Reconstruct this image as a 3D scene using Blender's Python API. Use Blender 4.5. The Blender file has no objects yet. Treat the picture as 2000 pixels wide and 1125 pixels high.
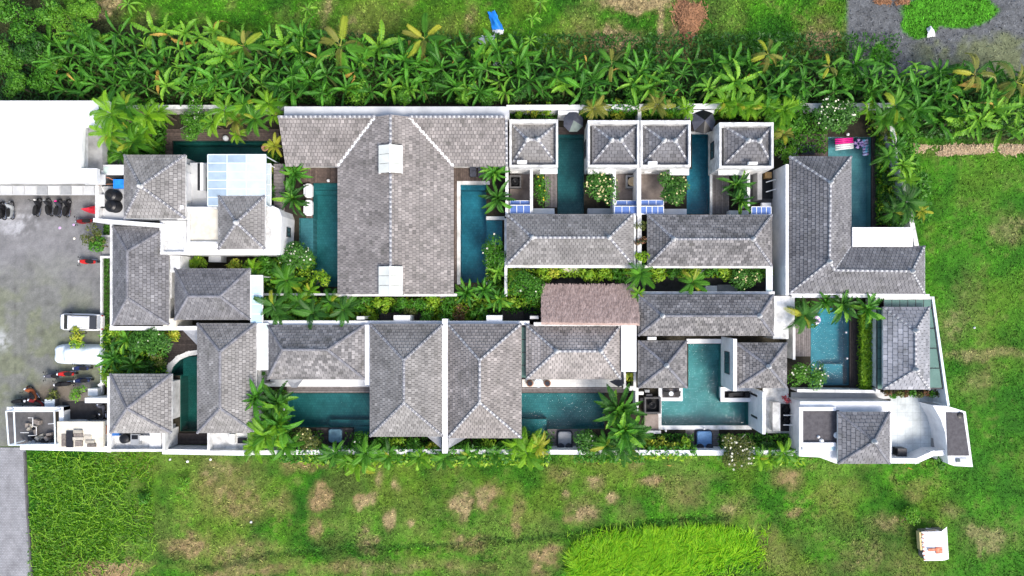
import bpy, bmesh, math, random
import numpy as np
from mathutils import Vector, Matrix
from mathutils.geometry import tessellate_polygon

random.seed(7)
RNG = np.random.default_rng(11)
SC = bpy.context.scene
COL = SC.collection
R = math.radians

# ------------------------------------------------------------------ camera, sky, sun
CAM_H = 66.7                       # flying height in metres; looks straight down
NX, NY, PPM = 1030.0, 580.0, 20.0  # survey grid: point under the camera, survey units per metre


def W(px, py, z=0.0):
    """survey coordinates measured at height z -> metres"""
    k = (CAM_H - z) / CAM_H / PPM
    return Vector(((px - NX) * k, (NY - py) * k, z))


cam_data = bpy.data.cameras.new('camera')
cam = bpy.data.objects.new('camera', cam_data)
COL.objects.link(cam)
cam.location = (0, 0, CAM_H)
cam_data.sensor_width = 36
cam_data.lens = 36 * CAM_H / 100.0
cam_data.shift_x = -0.015
cam_data.shift_y = 0.00875
cam_data.clip_end = 2000
SC.camera = cam

SUN_EL, SUN_AZ = R(52), R(140)
world = bpy.data.worlds.new('World')
SC.world = world
world.use_nodes = True
wn = world.node_tree.nodes
bg = wn['Background']
sky = wn.new('ShaderNodeTexSky')
sky.sky_type = 'NISHITA'
sky.sun_disc = False
sky.sun_elevation = SUN_EL
sky.sun_rotation = SUN_AZ
sky.dust_density = 3.0
world.node_tree.links.new(sky.outputs[0], bg.inputs[0])
bg.inputs[1].default_value = 0.15
sl = bpy.data.lights.new('sun', 'SUN')
sl.energy = 1.85
sl.angle = R(22)
sl.color = (1.0, 0.95, 0.88)
sun = bpy.data.objects.new('sun', sl)
COL.objects.link(sun)
tosun = Vector((math.cos(SUN_EL) * math.sin(SUN_AZ), math.cos(SUN_EL) * math.cos(SUN_AZ), math.sin(SUN_EL)))
sun.rotation_euler = tosun.to_track_quat('Z', 'Y').to_euler()
sun.location = tosun * 120
SC.view_settings.view_transform = 'Standard'
SC.view_settings.look = 'None'
SC.view_settings.gamma = 1
SC.view_settings.use_curve_mapping = False
SC.view_settings.exposure = 0.88
SC.render.engine = 'CYCLES'
SC.cycles.max_bounces = 6
SC.cycles.transparent_max_bounces = 10

# ------------------------------------------------------------------ materials
MATS = {}


def nt(name):
    m = bpy.data.materials.new(name)
    m.use_nodes = True
    t = m.node_tree
    b = t.nodes['Principled BSDF']
    MATS[name] = m
    return m, t, b


def mk(name, c, rough=0.7, var=0.15, scale=2.0, c2=None, metal=0.0, bump=0.0, island=0.0, detail=5.0, spec=0.3, objrand=0.0):
    """painted or mineral surface: two octaves of wear between c and c2"""
    m, t, b = nt(name)
    N, L = t.nodes, t.links
    geo = N.new('ShaderNodeNewGeometry')
    noi = N.new('ShaderNodeTexNoise')
    noi.inputs['Scale'].default_value = scale
    noi.inputs['Detail'].default_value = detail
    noi.inputs['Roughness'].default_value = 0.65
    L.new(geo.outputs['Position'], noi.inputs['Vector'])
    if c2 is None:
        c2 = tuple(v * (1 - 2 * var) for v in c)
    ramp = N.new('ShaderNodeValToRGB')
    ramp.color_ramp.elements[0].position = 0.34
    ramp.color_ramp.elements[1].position = 0.62
    ramp.color_ramp.elements[0].color = (*c2, 1)
    ramp.color_ramp.elements[1].color = (*c, 1)
    L.new(noi.outputs['Fac'], ramp.inputs['Fac'])
    out = ramp.outputs['Color']
    if island or objrand:
        hs = N.new('ShaderNodeHueSaturation')
        mr = N.new('ShaderNodeMapRange')
        amt = island or objrand
        mr.inputs['To Min'].default_value = 1 - amt
        mr.inputs['To Max'].default_value = 1 + amt
        if island:
            L.new(geo.outputs['Random Per Island'], mr.inputs['Value'])
        else:
            oi = N.new('ShaderNodeObjectInfo')
            L.new(oi.outputs['Random'], mr.inputs['Value'])
        L.new(mr.outputs['Result'], hs.inputs['Value'])
        L.new(out, hs.inputs['Color'])
        out = hs.outputs['Color']
    L.new(out, b.inputs['Base Color'])
    b.inputs['Roughness'].default_value = rough
    b.inputs['Metallic'].default_value = metal
    b.inputs['Specular IOR Level'].default_value = spec
    if bump:
        bn = N.new('ShaderNodeBump')
        n2 = N.new('ShaderNodeTexNoise')
        n2.inputs['Scale'].default_value = scale * 6
        n2.inputs['Detail'].default_value = 4
        L.new(geo.outputs['Position'], n2.inputs['Vector'])
        L.new(n2.outputs['Fac'], bn.inputs['Height'])
        bn.inputs['Strength'].default_value = bump
        bn.inputs['Distance'].default_value = 0.05
        L.new(bn.outputs['Normal'], b.inputs['Normal'])
    return m


def tilemat(name, lo, hi, odd=0.12):
    m, t, b = nt(name)
    N, L = t.nodes, t.links
    geo = N.new('ShaderNodeNewGeometry')
    ramp = N.new('ShaderNodeValToRGB')
    cr = ramp.color_ramp
    cr.elements[0].position = 0.0
    cr.elements[0].color = (*[v * 0.72 for v in lo], 1)
    cr.elements[1].position = 1.0
    cr.elements[1].color = (*[v * 1.25 for v in hi], 1)
    e = cr.elements.new(odd)
    e.color = (*lo, 1)
    e = cr.elements.new(0.9)
    e.color = (*hi, 1)
    L.new(geo.outputs['Random Per Island'], ramp.inputs['Fac'])
    n1 = N.new('ShaderNodeTexNoise')
    n1.inputs['Scale'].default_value = 0.4
    n1.inputs['Detail'].default_value = 6
    n1.inputs['Roughness'].default_value = 0.7
    L.new(geo.outputs['Position'], n1.inputs['Vector'])
    mr = N.new('ShaderNodeMapRange')
    mr.inputs['From Min'].default_value = 0.3
    mr.inputs['From Max'].default_value = 0.7
    mr.inputs['To Min'].default_value = 0.66
    mr.inputs['To Max'].default_value = 1.2
    L.new(n1.outputs['Fac'], mr.inputs['Value'])
    n2 = N.new('ShaderNodeTexNoise')
    n2.inputs['Scale'].default_value = 9
    n2.inputs['Detail'].default_value = 3
    L.new(geo.outputs['Position'], n2.inputs['Vector'])
    mr2 = N.new('ShaderNodeMapRange')
    mr2.inputs['To Min'].default_value = 0.75
    mr2.inputs['To Max'].default_value = 1.25
    L.new(n2.outputs['Fac'], mr2.inputs['Value'])
    mul = N.new('ShaderNodeMath')
    mul.operation = 'MULTIPLY'
    L.new(mr.outputs[0], mul.inputs[0])
    L.new(mr2.outputs[0], mul.inputs[1])
    hs = N.new('ShaderNodeHueSaturation')
    L.new(ramp.outputs['Color'], hs.inputs['Color'])
    oi = N.new('ShaderNodeObjectInfo')
    mo = N.new('ShaderNodeMapRange')
    mo.inputs['To Min'].default_value = 0.86
    mo.inputs['To Max'].default_value = 1.12
    L.new(oi.outputs['Random'], mo.inputs['Value'])
    mu2 = N.new('ShaderNodeMath')
    mu2.operation = 'MULTIPLY'
    L.new(mul.outputs[0], mu2.inputs[0])
    L.new(mo.outputs[0], mu2.inputs[1])
    L.new(mu2.outputs[0], hs.inputs['Value'])
    n3 = N.new('ShaderNodeTexNoise')
    n3.inputs['Scale'].default_value = 0.8
    n3.inputs['Detail'].default_value = 9
    n3.inputs['Roughness'].default_value = 0.75
    mp = N.new('ShaderNodeMapping')
    mp.inputs['Location'].default_value = (37, 11, 5)
    L.new(geo.outputs['Position'], mp.inputs['Vector'])
    L.new(mp.outputs[0], n3.inputs['Vector'])
    m3 = N.new('ShaderNodeMapRange')
    m3.inputs['From Min'].default_value = 0.52
    m3.inputs['From Max'].default_value = 0.68
    m3.inputs['To Max'].default_value = 0.5
    L.new(n3.outputs['Fac'], m3.inputs['Value'])
    mx = N.new('ShaderNodeMix')
    mx.data_type = 'RGBA'
    mx.inputs['B'].default_value = (0.085, 0.085, 0.07, 1)
    L.new(m3.outputs[0], mx.inputs['Factor'])
    L.new(hs.outputs['Color'], mx.inputs['A'])
    L.new(mx.outputs['Result'], b.inputs['Base Color'])
    b.inputs['Roughness'].default_value = 0.8
    b.inputs['Specular IOR Level'].default_value = 0.25
    return m


def leafmat(name, a, bcol, mode='object', trans=0.3, rough=0.5):
    m, t, b = nt(name)
    N, L = t.nodes, t.links
    out = N['Material Output']
    if mode == 'object':
        src = N.new('ShaderNodeObjectInfo').outputs['Random']
    else:
        src = N.new('ShaderNodeNewGeometry').outputs['Random Per Island']
    geo = N.new('ShaderNodeNewGeometry')
    noi = N.new('ShaderNodeTexNoise')
    noi.inputs['Scale'].default_value = 1.3
    noi.inputs['Detail'].default_value = 2
    L.new(geo.outputs['Position'], noi.inputs['Vector'])
    add = N.new('ShaderNodeMath')
    add.operation = 'MULTIPLY_ADD'
    L.new(noi.outputs['Fac'], add.inputs[0])
    add.inputs[1].default_value = 0.7
    L.new(src, add.inputs[2])
    mr = N.new('ShaderNodeMapRange')
    mr.inputs['From Min'].default_value = 0.25
    mr.inputs['From Max'].default_value = 1.45
    L.new(add.outputs[0], mr.inputs['Value'])
    mix = N.new('ShaderNodeMix')
    mix.data_type = 'RGBA'
    mix.inputs['A'].default_value = (*a, 1)
    mix.inputs['B'].default_value = (*bcol, 1)
    L.new(mr.outputs[0], mix.inputs['Factor'])
    L.new(mix.outputs['Result'], b.inputs['Base Color'])
    b.inputs['Roughness'].default_value = rough
    b.inputs['Specular IOR Level'].default_value = 0.35
    tr = N.new('ShaderNodeBsdfTranslucent')
    L.new(mix.outputs['Result'], tr.inputs['Color'])
    ms = N.new('ShaderNodeMixShader')
    ms.inputs[0].default_value = trans
    L.new(b.outputs[0], ms.inputs[1])
    L.new(tr.outputs[0], ms.inputs[2])
    L.new(ms.outputs[0], out.inputs['Surface'])
    return m


def attrmat(name, rough=0.9, bump=0.5, grain=0.35, scale=14):
    m, t, b = nt(name)
    N, L = t.nodes, t.links
    at = N.new('ShaderNodeVertexColor')
    at.layer_name = 'Col'
    geo = N.new('ShaderNodeNewGeometry')
    noi = N.new('ShaderNodeTexNoise')
    noi.inputs['Scale'].default_value = scale
    noi.inputs['Detail'].default_value = 3
    noi.inputs['Roughness'].default_value = 0.8
    L.new(geo.outputs['Position'], noi.inputs['Vector'])
    mr = N.new('ShaderNodeMapRange')
    mr.inputs['From Min'].default_value = 0.3
    mr.inputs['From Max'].default_value = 0.7
    mr.inputs['To Min'].default_value = 1 - grain
    mr.inputs['To Max'].default_value = 1 + grain
    L.new(noi.outputs['Fac'], mr.inputs['Value'])
    hs = N.new('ShaderNodeHueSaturation')
    L.new(at.outputs['Color'], hs.inputs['Color'])
    L.new(mr.outputs[0], hs.inputs['Value'])
    L.new(hs.outputs['Color'], b.inputs['Base Color'])
    b.inputs['Roughness'].default_value = rough
    b.inputs['Specular IOR Level'].default_value = 0.15
    if bump:
        bn = N.new('ShaderNodeBump')
        L.new(noi.outputs['Fac'], bn.inputs['Height'])
        bn.inputs['Strength'].default_value = bump
        bn.inputs['Distance'].default_value = 0.1
        L.new(bn.outputs['Normal'], b.inputs['Normal'])
    return m


def watermat(name, tint):
    m, t, b = nt(name)
    N, L = t.nodes, t.links
    out = N['Material Output']
    N.remove(b)
    geo = N.new('ShaderNodeNewGeometry')
    noi = N.new('ShaderNodeTexNoise')
    noi.inputs['Scale'].default_value = 3.5
    noi.inputs['Detail'].default_value = 3
    L.new(geo.outputs['Position'], noi.inputs['Vector'])
    bn = N.new('ShaderNodeBump')
    bn.inputs['Strength'].default_value = 0.35
    bn.inputs['Distance'].default_value = 0.06
    L.new(noi.outputs['Fac'], bn.inputs['Height'])
    tr = N.new('ShaderNodeBsdfTransparent')
    tr.inputs[0].default_value = (*tint, 1)
    gl = N.new('ShaderNodeBsdfGlossy')
    gl.inputs['Roughness'].default_value = 0.06
    L.new(bn.outputs[0], gl.inputs['Normal'])
    fr = N.new('ShaderNodeFresnel')
    fr.inputs[0].default_value = 1.33
    L.new(bn.outputs[0], fr.inputs['Normal'])
    bn.inputs['Strength'].default_value = 0.8
    noi.inputs['Scale'].default_value = 5
    ms = N.new('ShaderNodeMixShader')
    L.new(fr.outputs[0], ms.inputs[0])
    L.new(tr.outputs[0], ms.inputs[1])
    L.new(gl.outputs[0], ms.inputs[2])
    L.new(ms.outputs[0], out.inputs['Surface'])
    return m


def glassmat(name, col, opacity, rough=0.15):
    m, t, b = nt(name)
    N, L = t.nodes, t.links
    out = N['Material Output']
    b.inputs['Base Color'].default_value = (*col, 1)
    b.inputs['Roughness'].default_value = rough
    geo = N.new('ShaderNodeNewGeometry')
    noi = N.new('ShaderNodeTexNoise')
    noi.inputs['Scale'].default_value = 0.8
    noi.inputs['Detail'].default_value = 5
    L.new(geo.outputs['Position'], noi.inputs['Vector'])
    mr = N.new('ShaderNodeMapRange')
    mr.inputs['From Min'].default_value = 0.3
    mr.inputs['From Max'].default_value = 0.7
    mr.inputs['To Min'].default_value = max(0, opacity - 0.12)
    mr.inputs['To Max'].default_value = min(1, opacity + 0.12)
    L.new(noi.outputs['Fac'], mr.inputs['Value'])
    tr = N.new('ShaderNodeBsdfTransparent')
    tr.inputs[0].default_value = (*[min(1, 0.5 + 0.5 * c) for c in col], 1)
    ms = N.new('ShaderNodeMixShader')
    L.new(mr.outputs[0], ms.inputs[0])
    L.new(tr.outputs[0], ms.inputs[1])
    L.new(b.outputs[0], ms.inputs[2])
    L.new(ms.outputs[0], out.inputs['Surface'])
    return m


def brickmat(name, c1, c2, mortar, scale, bw=0.5, rh=0.25, rough=0.8, mort=0.02, offset=0.5, rot=0.0, stain=None, stc=None):
    m, t, b = nt(name)
    N, L = t.nodes, t.links
    geo = N.new('ShaderNodeNewGeometry')
    mp = N.new('ShaderNodeMapping')
    mp.inputs['Rotation'].default_value = (0, 0, rot)
    L.new(geo.outputs['Position'], mp.inputs['Vector'])
    br = N.new('ShaderNodeTexBrick')
    br.offset = offset
    br.inputs['Color1'].default_value = (*c1, 1)
    br.inputs['Color2'].default_value = (*c2, 1)
    br.inputs['Mortar'].default_value = (*mortar, 1)
    br.inputs['Scale'].default_value = scale
    br.inputs['Brick Width'].default_value = bw
    br.inputs['Row Height'].default_value = rh
    br.inputs['Mortar Size'].default_value = mort
    L.new(mp.outputs[0], br.inputs['Vector'])
    noi = N.new('ShaderNodeTexNoise')
    noi.inputs['Scale'].default_value = 0.6
    noi.inputs['Detail'].default_value = 7
    noi.inputs['Roughness'].default_value = 0.7
    L.new(geo.outputs['Position'], noi.inputs['Vector'])
    mr = N.new('ShaderNodeMapRange')
    mr.inputs['From Min'].default_value = 0.3
    mr.inputs['From Max'].default_value = 0.7
    mr.inputs['To Min'].default_value = 0.7
    mr.inputs['To Max'].default_value = 1.3
    L.new(noi.outputs['Fac'], mr.inputs['Value'])
    hs = N.new('ShaderNodeHueSaturation')
    L.new(br.outputs['Color'], hs.inputs['Color'])
    L.new(mr.outputs[0], hs.inputs['Value'])
    L.new(hs.outputs['Color'], b.inputs['Base Color'])
    b.inputs['Roughness'].default_value = rough
    b.inputs['Specular IOR Level'].default_value = 0.3
    return m


mk('white_paint', (0.78, 0.78, 0.77), 0.6, c2=(0.44, 0.44, 0.42), scale=0.9, detail=9)
mk('clean_white', (0.82, 0.82, 0.82), 0.5, c2=(0.62, 0.63, 0.64), scale=0.6, detail=8)
mk('stained_white', (0.78, 0.78, 0.76), 0.7, c2=(0.36, 0.36, 0.35), scale=1.3, detail=9)
mk('cream_concrete', (0.7, 0.66, 0.56), 0.8, c2=(0.5, 0.46, 0.38), scale=0.8)
mk('grey_concrete', (0.36, 0.36, 0.36), 0.85, c2=(0.2, 0.2, 0.2), scale=0.7, detail=8)
mk('pale_concrete', (0.56, 0.57, 0.57), 0.8, c2=(0.4, 0.41, 0.42), scale=0.5, detail=8)
mk('dark_concrete', (0.12, 0.115, 0.115), 0.85, c2=(0.07, 0.07, 0.07), scale=1.5, detail=8)
mk('brown_concrete', (0.3, 0.25, 0.22), 0.85, c2=(0.16, 0.13, 0.11), scale=0.8, detail=8)
mk('dark_felt', (0.1, 0.095, 0.1), 0.9, c2=(0.065, 0.06, 0.065), scale=3, bump=0.3)
mk('ridge_dark', (0.2, 0.2, 0.22), 0.8, var=0.2, scale=6, island=0.25)
mk('mortar_white', (0.56, 0.56, 0.55), 0.8, c2=(0.34, 0.34, 0.34), scale=5)
mk('mortar_grey', (0.3, 0.3, 0.31), 0.8, c2=(0.2, 0.2, 0.2), scale=5)
mk('roof_deck', (0.09, 0.088, 0.092), 0.9)
tilemat('roof_tile', (0.235, 0.225, 0.215), (0.29, 0.278, 0.266), 0.07)
tilemat('roof_tile_warm', (0.24, 0.22, 0.206), (0.318, 0.29, 0.272), 0.08)
tilemat('roof_tile_dark', (0.15, 0.148, 0.155), (0.2, 0.197, 0.203), 0.08)
tilemat('roof_tile_mixed', (0.18, 0.174, 0.173), (0.285, 0.273, 0.268), odd=0.2)
tilemat('roof_tile_pale', (0.27, 0.277, 0.3), (0.33, 0.333, 0.355), 0.07)
mk('deck_brown', (0.135, 0.1, 0.085), 0.75, c2=(0.075, 0.055, 0.048), scale=4, objrand=0.25)
mk('deck_grey', (0.2, 0.18, 0.175), 0.8, c2=(0.13, 0.115, 0.11), scale=4, objrand=0.22)
mk('deck_dark', (0.06, 0.048, 0.045), 0.7, c2=(0.03, 0.024, 0.022), scale=4, objrand=0.25)
mk('thatch', (0.4, 0.3, 0.265), 0.95, c2=(0.27, 0.195, 0.17), scale=3, island=0.3, detail=8)
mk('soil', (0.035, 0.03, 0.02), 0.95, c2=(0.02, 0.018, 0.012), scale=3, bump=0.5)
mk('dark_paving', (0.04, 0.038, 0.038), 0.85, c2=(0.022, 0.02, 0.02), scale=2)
mk('black_plastic', (0.012, 0.012, 0.014), 0.35, var=0.2)
mk('black_rubber', (0.015, 0.015, 0.015), 0.7, var=0.2)
mk('dark_metal', (0.05, 0.05, 0.055), 0.4, metal=0.6)
mk('chrome', (0.6, 0.6, 0.62), 0.2, metal=1.0, var=0.1)
mk('grey_fabric', (0.3, 0.31, 0.33), 0.85, c2=(0.24, 0.25, 0.27), scale=3)
mk('charcoal_fabric', (0.035, 0.038, 0.05), 0.85, var=0.15, scale=3)
mk('slate_fabric', (0.075, 0.08, 0.105), 0.85, var=0.15, scale=3)
mk('sage_fabric', (0.17, 0.21, 0.19), 0.85, var=0.15, scale=3)
mk('blue_fabric', (0.14, 0.28, 0.5), 0.8, var=0.1, scale=3)
mk('teal_fabric', (0.13, 0.24, 0.3), 0.8, var=0.15, scale=3)
mk('white_fabric', (0.8, 0.81, 0.83), 0.7, c2=(0.66, 0.68, 0.72), scale=2)
mk('cover_fabric', (0.72, 0.78, 0.82), 0.5, c2=(0.6, 0.68, 0.73), scale=1.5, bump=0.3)
mk('car_white', (0.82, 0.82, 0.82), 0.25, var=0.03, spec=0.6)
mk('car_glass', (0.01, 0.012, 0.014), 0.08, var=0.1, spec=0.8)
mk('car_silver', (0.35, 0.37, 0.38), 0.35, var=0.1)
mk('red_paint', (0.5, 0.02, 0.02), 0.35, var=0.1)
mk('orange_paint', (0.26, 0.075, 0.03), 0.4, var=0.1)
mk('maroon_paint', (0.2, 0.015, 0.02), 0.35, var=0.1)
mk('red_tarp', (0.75, 0.035, 0.06), 0.55, var=0.12, scale=3)
mk('blue_tarp', (0.02, 0.25, 0.75), 0.5, c2=(0.01, 0.16, 0.6), scale=2)
mk('blue_plastic', (0.03, 0.14, 0.42), 0.45, var=0.15)
mk('white_plastic', (0.78, 0.78, 0.76), 0.4, var=0.05)
mk('grey_plastic', (0.3, 0.31, 0.32), 0.5, var=0.1)
mk('pink_vinyl', (0.8, 0.03, 0.3), 0.3, var=0.05)
mk('cyan_vinyl', (0.15, 0.6, 0.8), 0.3, c2=(0.75, 0.1, 0.4), scale=2.2)
mk('navy_vinyl', (0.02, 0.03, 0.1), 0.3, var=0.05)
mk('lilac_vinyl', (0.6, 0.4, 0.75), 0.3, var=0.05)
mk('peach_vinyl', (0.75, 0.42, 0.25), 0.35, var=0.05)
mk('tan_wood', (0.5, 0.3, 0.12), 0.7, var=0.15, scale=6)
mk('old_wood', (0.24, 0.21, 0.18), 0.85, c2=(0.13, 0.11, 0.1), scale=4, objrand=0.3)
mk('pale_wood', (0.5, 0.46, 0.38), 0.85, c2=(0.36, 0.33, 0.27), scale=4, objrand=0.2)
mk('terracotta', (0.35, 0.17, 0.1), 0.8, var=0.2)
mk('bowl_cream', (0.72, 0.58, 0.38), 0.6, c2=(0.55, 0.4, 0.22), scale=3)
mk('rust', (0.5, 0.13, 0.06), 0.8, c2=(0.6, 0.3, 0.2), scale=5)
mk('sheet_white', (0.8, 0.8, 0.8), 0.4, c2=(0.68, 0.68, 0.7), scale=2)
mk('yellow_ply', (0.62, 0.5, 0.25), 0.7, var=0.1)
mk('bark', (0.17, 0.14, 0.1), 0.9, c2=(0.09, 0.07, 0.05), scale=7, bump=0.5)
mk('pale_bark', (0.4, 0.38, 0.33), 0.9, c2=(0.26, 0.24, 0.2), scale=7, bump=0.4)
mk('green_stem', (0.16, 0.22, 0.06), 0.7, c2=(0.1, 0.14, 0.04), scale=5)
mk('petal_white', (0.85, 0.82, 0.66), 0.6, var=0.05)
mk('petal_cream', (0.82, 0.7, 0.36), 0.6, var=0.1)
mk('petal_yellow', (0.75, 0.55, 0.03), 0.6, var=0.1)
mk('petal_orange', (0.75, 0.3, 0.04), 0.6, var=0.1)
mk('straw', (0.5, 0.4, 0.26), 0.95, c2=(0.4, 0.27, 0.17), scale=5, island=0.3)
mk('brushwood', (0.33, 0.17, 0.09), 0.95, c2=(0.2, 0.1, 0.05), scale=5, island=0.4)
mk('yard_grey', (0.25, 0.25, 0.25), 0.9, var=0.2, scale=1)
brickmat('road_block', (0.24, 0.24, 0.25), (0.3, 0.3, 0.31), (0.15, 0.15, 0.155), 3.2, 0.5, 0.5, mort=0.05)
brickmat('pool_tile', (0.12, 0.29, 0.285), (0.15, 0.35, 0.34), (0.08, 0.2, 0.2), 2.0, 0.5, 0.5, rough=0.4, mort=0.02)
brickmat('pool_tile_blue', (0.08, 0.28, 0.36), (0.11, 0.35, 0.43), (0.07, 0.22, 0.28), 2.0, 0.5, 0.5, rough=0.4, mort=0.02)
brickmat('pool_tile_green', (0.06, 0.2, 0.16), (0.075, 0.24, 0.19), (0.04, 0.14, 0.12), 2.0, 0.5, 0.5, rough=0.4, mort=0.02)
brickmat('pool_tile_slate', (0.26, 0.36, 0.38), (0.3, 0.4, 0.42), (0.2, 0.3, 0.3), 2.0, 0.5, 0.5, rough=0.4, mort=0.02)
brickmat('terrace_tile', (0.66, 0.64, 0.6), (0.7, 0.68, 0.64), (0.5, 0.48, 0.45), 1.0, 0.6, 0.6, mort=0.012, offset=0)
brickmat('porch_tile', (0.52, 0.56, 0.56), (0.56, 0.6, 0.6), (0.44, 0.48, 0.48), 0.8, 0.6, 0.6, mort=0.02, offset=0)
watermat('water_deep', (0.42, 0.7, 0.73))
watermat('water_dark', (0.37, 0.6, 0.62))
watermat('water_clear', (0.55, 0.84, 0.86))
glassmat('glass_white', (0.66, 0.74, 0.76), 0.66, 0.6)
glassmat('glass_blue', (0.5, 0.62, 0.72), 0.55, 0.5)
glassmat('glass_deepblue', (0.14, 0.24, 0.55), 0.72)
glassmat('glass_mint', (0.66, 0.8, 0.74), 0.8, 0.3)
glassmat('glass_cyan', (0.6, 0.8, 0.88), 0.78, 0.25)
glassmat('glass_green', (0.13, 0.25, 0.21), 0.72, 0.2)
glassmat('skylight', (0.72, 0.74, 0.68), 0.85, 0.75)
glassmat('window_glass', (0.05, 0.09, 0.1), 0.85, 0.05)
attrmat('field_grass', grain=.5, scale=9)
attrmat('grass_tuft', bump=0, grain=0.1, rough=0.8)
attrmat('yard', grain=0.16, scale=7, bump=0.2)

G1, G2 = (0.02, 0.1, 0.012), (0.1, 0.3, 0.045)
leafmat('banana_leaf', (0.012, 0.08, 0.005), (0.11, 0.36, 0.026), trans=0.32)
leafmat('banana_midrib', (0.1, 0.3, 0.04), (0.2, 0.48, 0.1))
leafmat('banana_lime', (0.1, 0.3, 0.02), (0.26, 0.5, 0.04), trans=0.35)
leafmat('dry_leaf', (0.35, 0.2, 0.04), (0.55, 0.38, 0.08), trans=0.2)
leafmat('palm_leaf', (0.02, 0.11, 0.006), (0.12, 0.34, 0.02))
leafmat('palm_dark', (0.014, 0.07, 0.008), (0.075, 0.23, 0.025))
leafmat('palm_lime', (0.05, 0.2, 0.008), (0.26, 0.5, 0.02), trans=0.35)
leafmat('palm_olive', (0.08, 0.11, 0.015), (0.3, 0.3, 0.05))
leafmat('palm_yellow', (0.2, 0.3, 0.015), (0.48, 0.46, 0.04))
leafmat('shrub_green', (0.015, 0.09, 0.005), (0.11, 0.34, 0.02), 'island')
leafmat('shrub_dark', (0.01, 0.055, 0.006), (0.06, 0.2, 0.02), 'island')
leafmat('shrub_lime', (0.1, 0.28, 0.012), (0.36, 0.52, 0.03), 'island')
leafmat('shrub_yellow', (0.12, 0.27, 0.01), (0.62, 0.6, 0.06), 'island')
leafmat('shrub_olive', (0.045, 0.09, 0.015), (0.22, 0.24, 0.05), 'island')
leafmat('shrub_red', (0.03, 0.09, 0.02), (0.3, 0.1, 0.06), 'island')
leafmat('red_leaf', (0.25, 0.02, 0.03), (0.5, 0.08, 0.1), 'island')
leafmat('tree_green', (0.02, 0.1, 0.006), (0.14, 0.38, 0.025), 'island')
leafmat('tree_bright', (0.06, 0.22, 0.012), (0.22, 0.46, 0.03), 'island')
leafmat('plumeria_leaf', (0.018, 0.085, 0.01), (0.11, 0.3, 0.035), 'island')
leafmat('hedge_lime', (0.09, 0.25, 0.01), (0.3, 0.5, 0.02), 'island')
leafmat('tall_grass_leaf', (0.16, 0.55, 0.015), (0.6, 0.92, 0.05), 'island', trans=0.5)
leafmat('creeper_leaf', (0.05, 0.22, 0.012), (0.24, 0.5, 0.02), 'island', trans=0.35)
leafmat('creeper_stem', (0.12, 0.34, 0.015), (0.34, 0.56, 0.04), 'island', trans=0.35)
leafmat('lawn_leaf', (0.03, 0.12, 0.008), (0.09, 0.26, 0.02), 'island')


def M(n):
    return MATS[n]


# ------------------------------------------------------------------ object helpers
OFF = {}


def link(o):
    COL.objects.link(o)
    return o


def thing(name, label, cat, loc=(0, 0, 0), group=None, rz=0.0):
    o = link(bpy.data.objects.new(name, None))
    o.empty_display_size = 0.3
    o.location = loc
    o.rotation_euler = (0, 0, rz)
    tag(o, label, cat, group)
    OFF[o.name] = Vector(loc)
    return o


def tag(o, label=None, cat=None, group=None, kind=None):
    if label:
        o['label'] = label
    if cat:
        o['category'] = cat
    if group:
        o['group'] = group
    if kind:
        o['kind'] = kind
    return o


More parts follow.
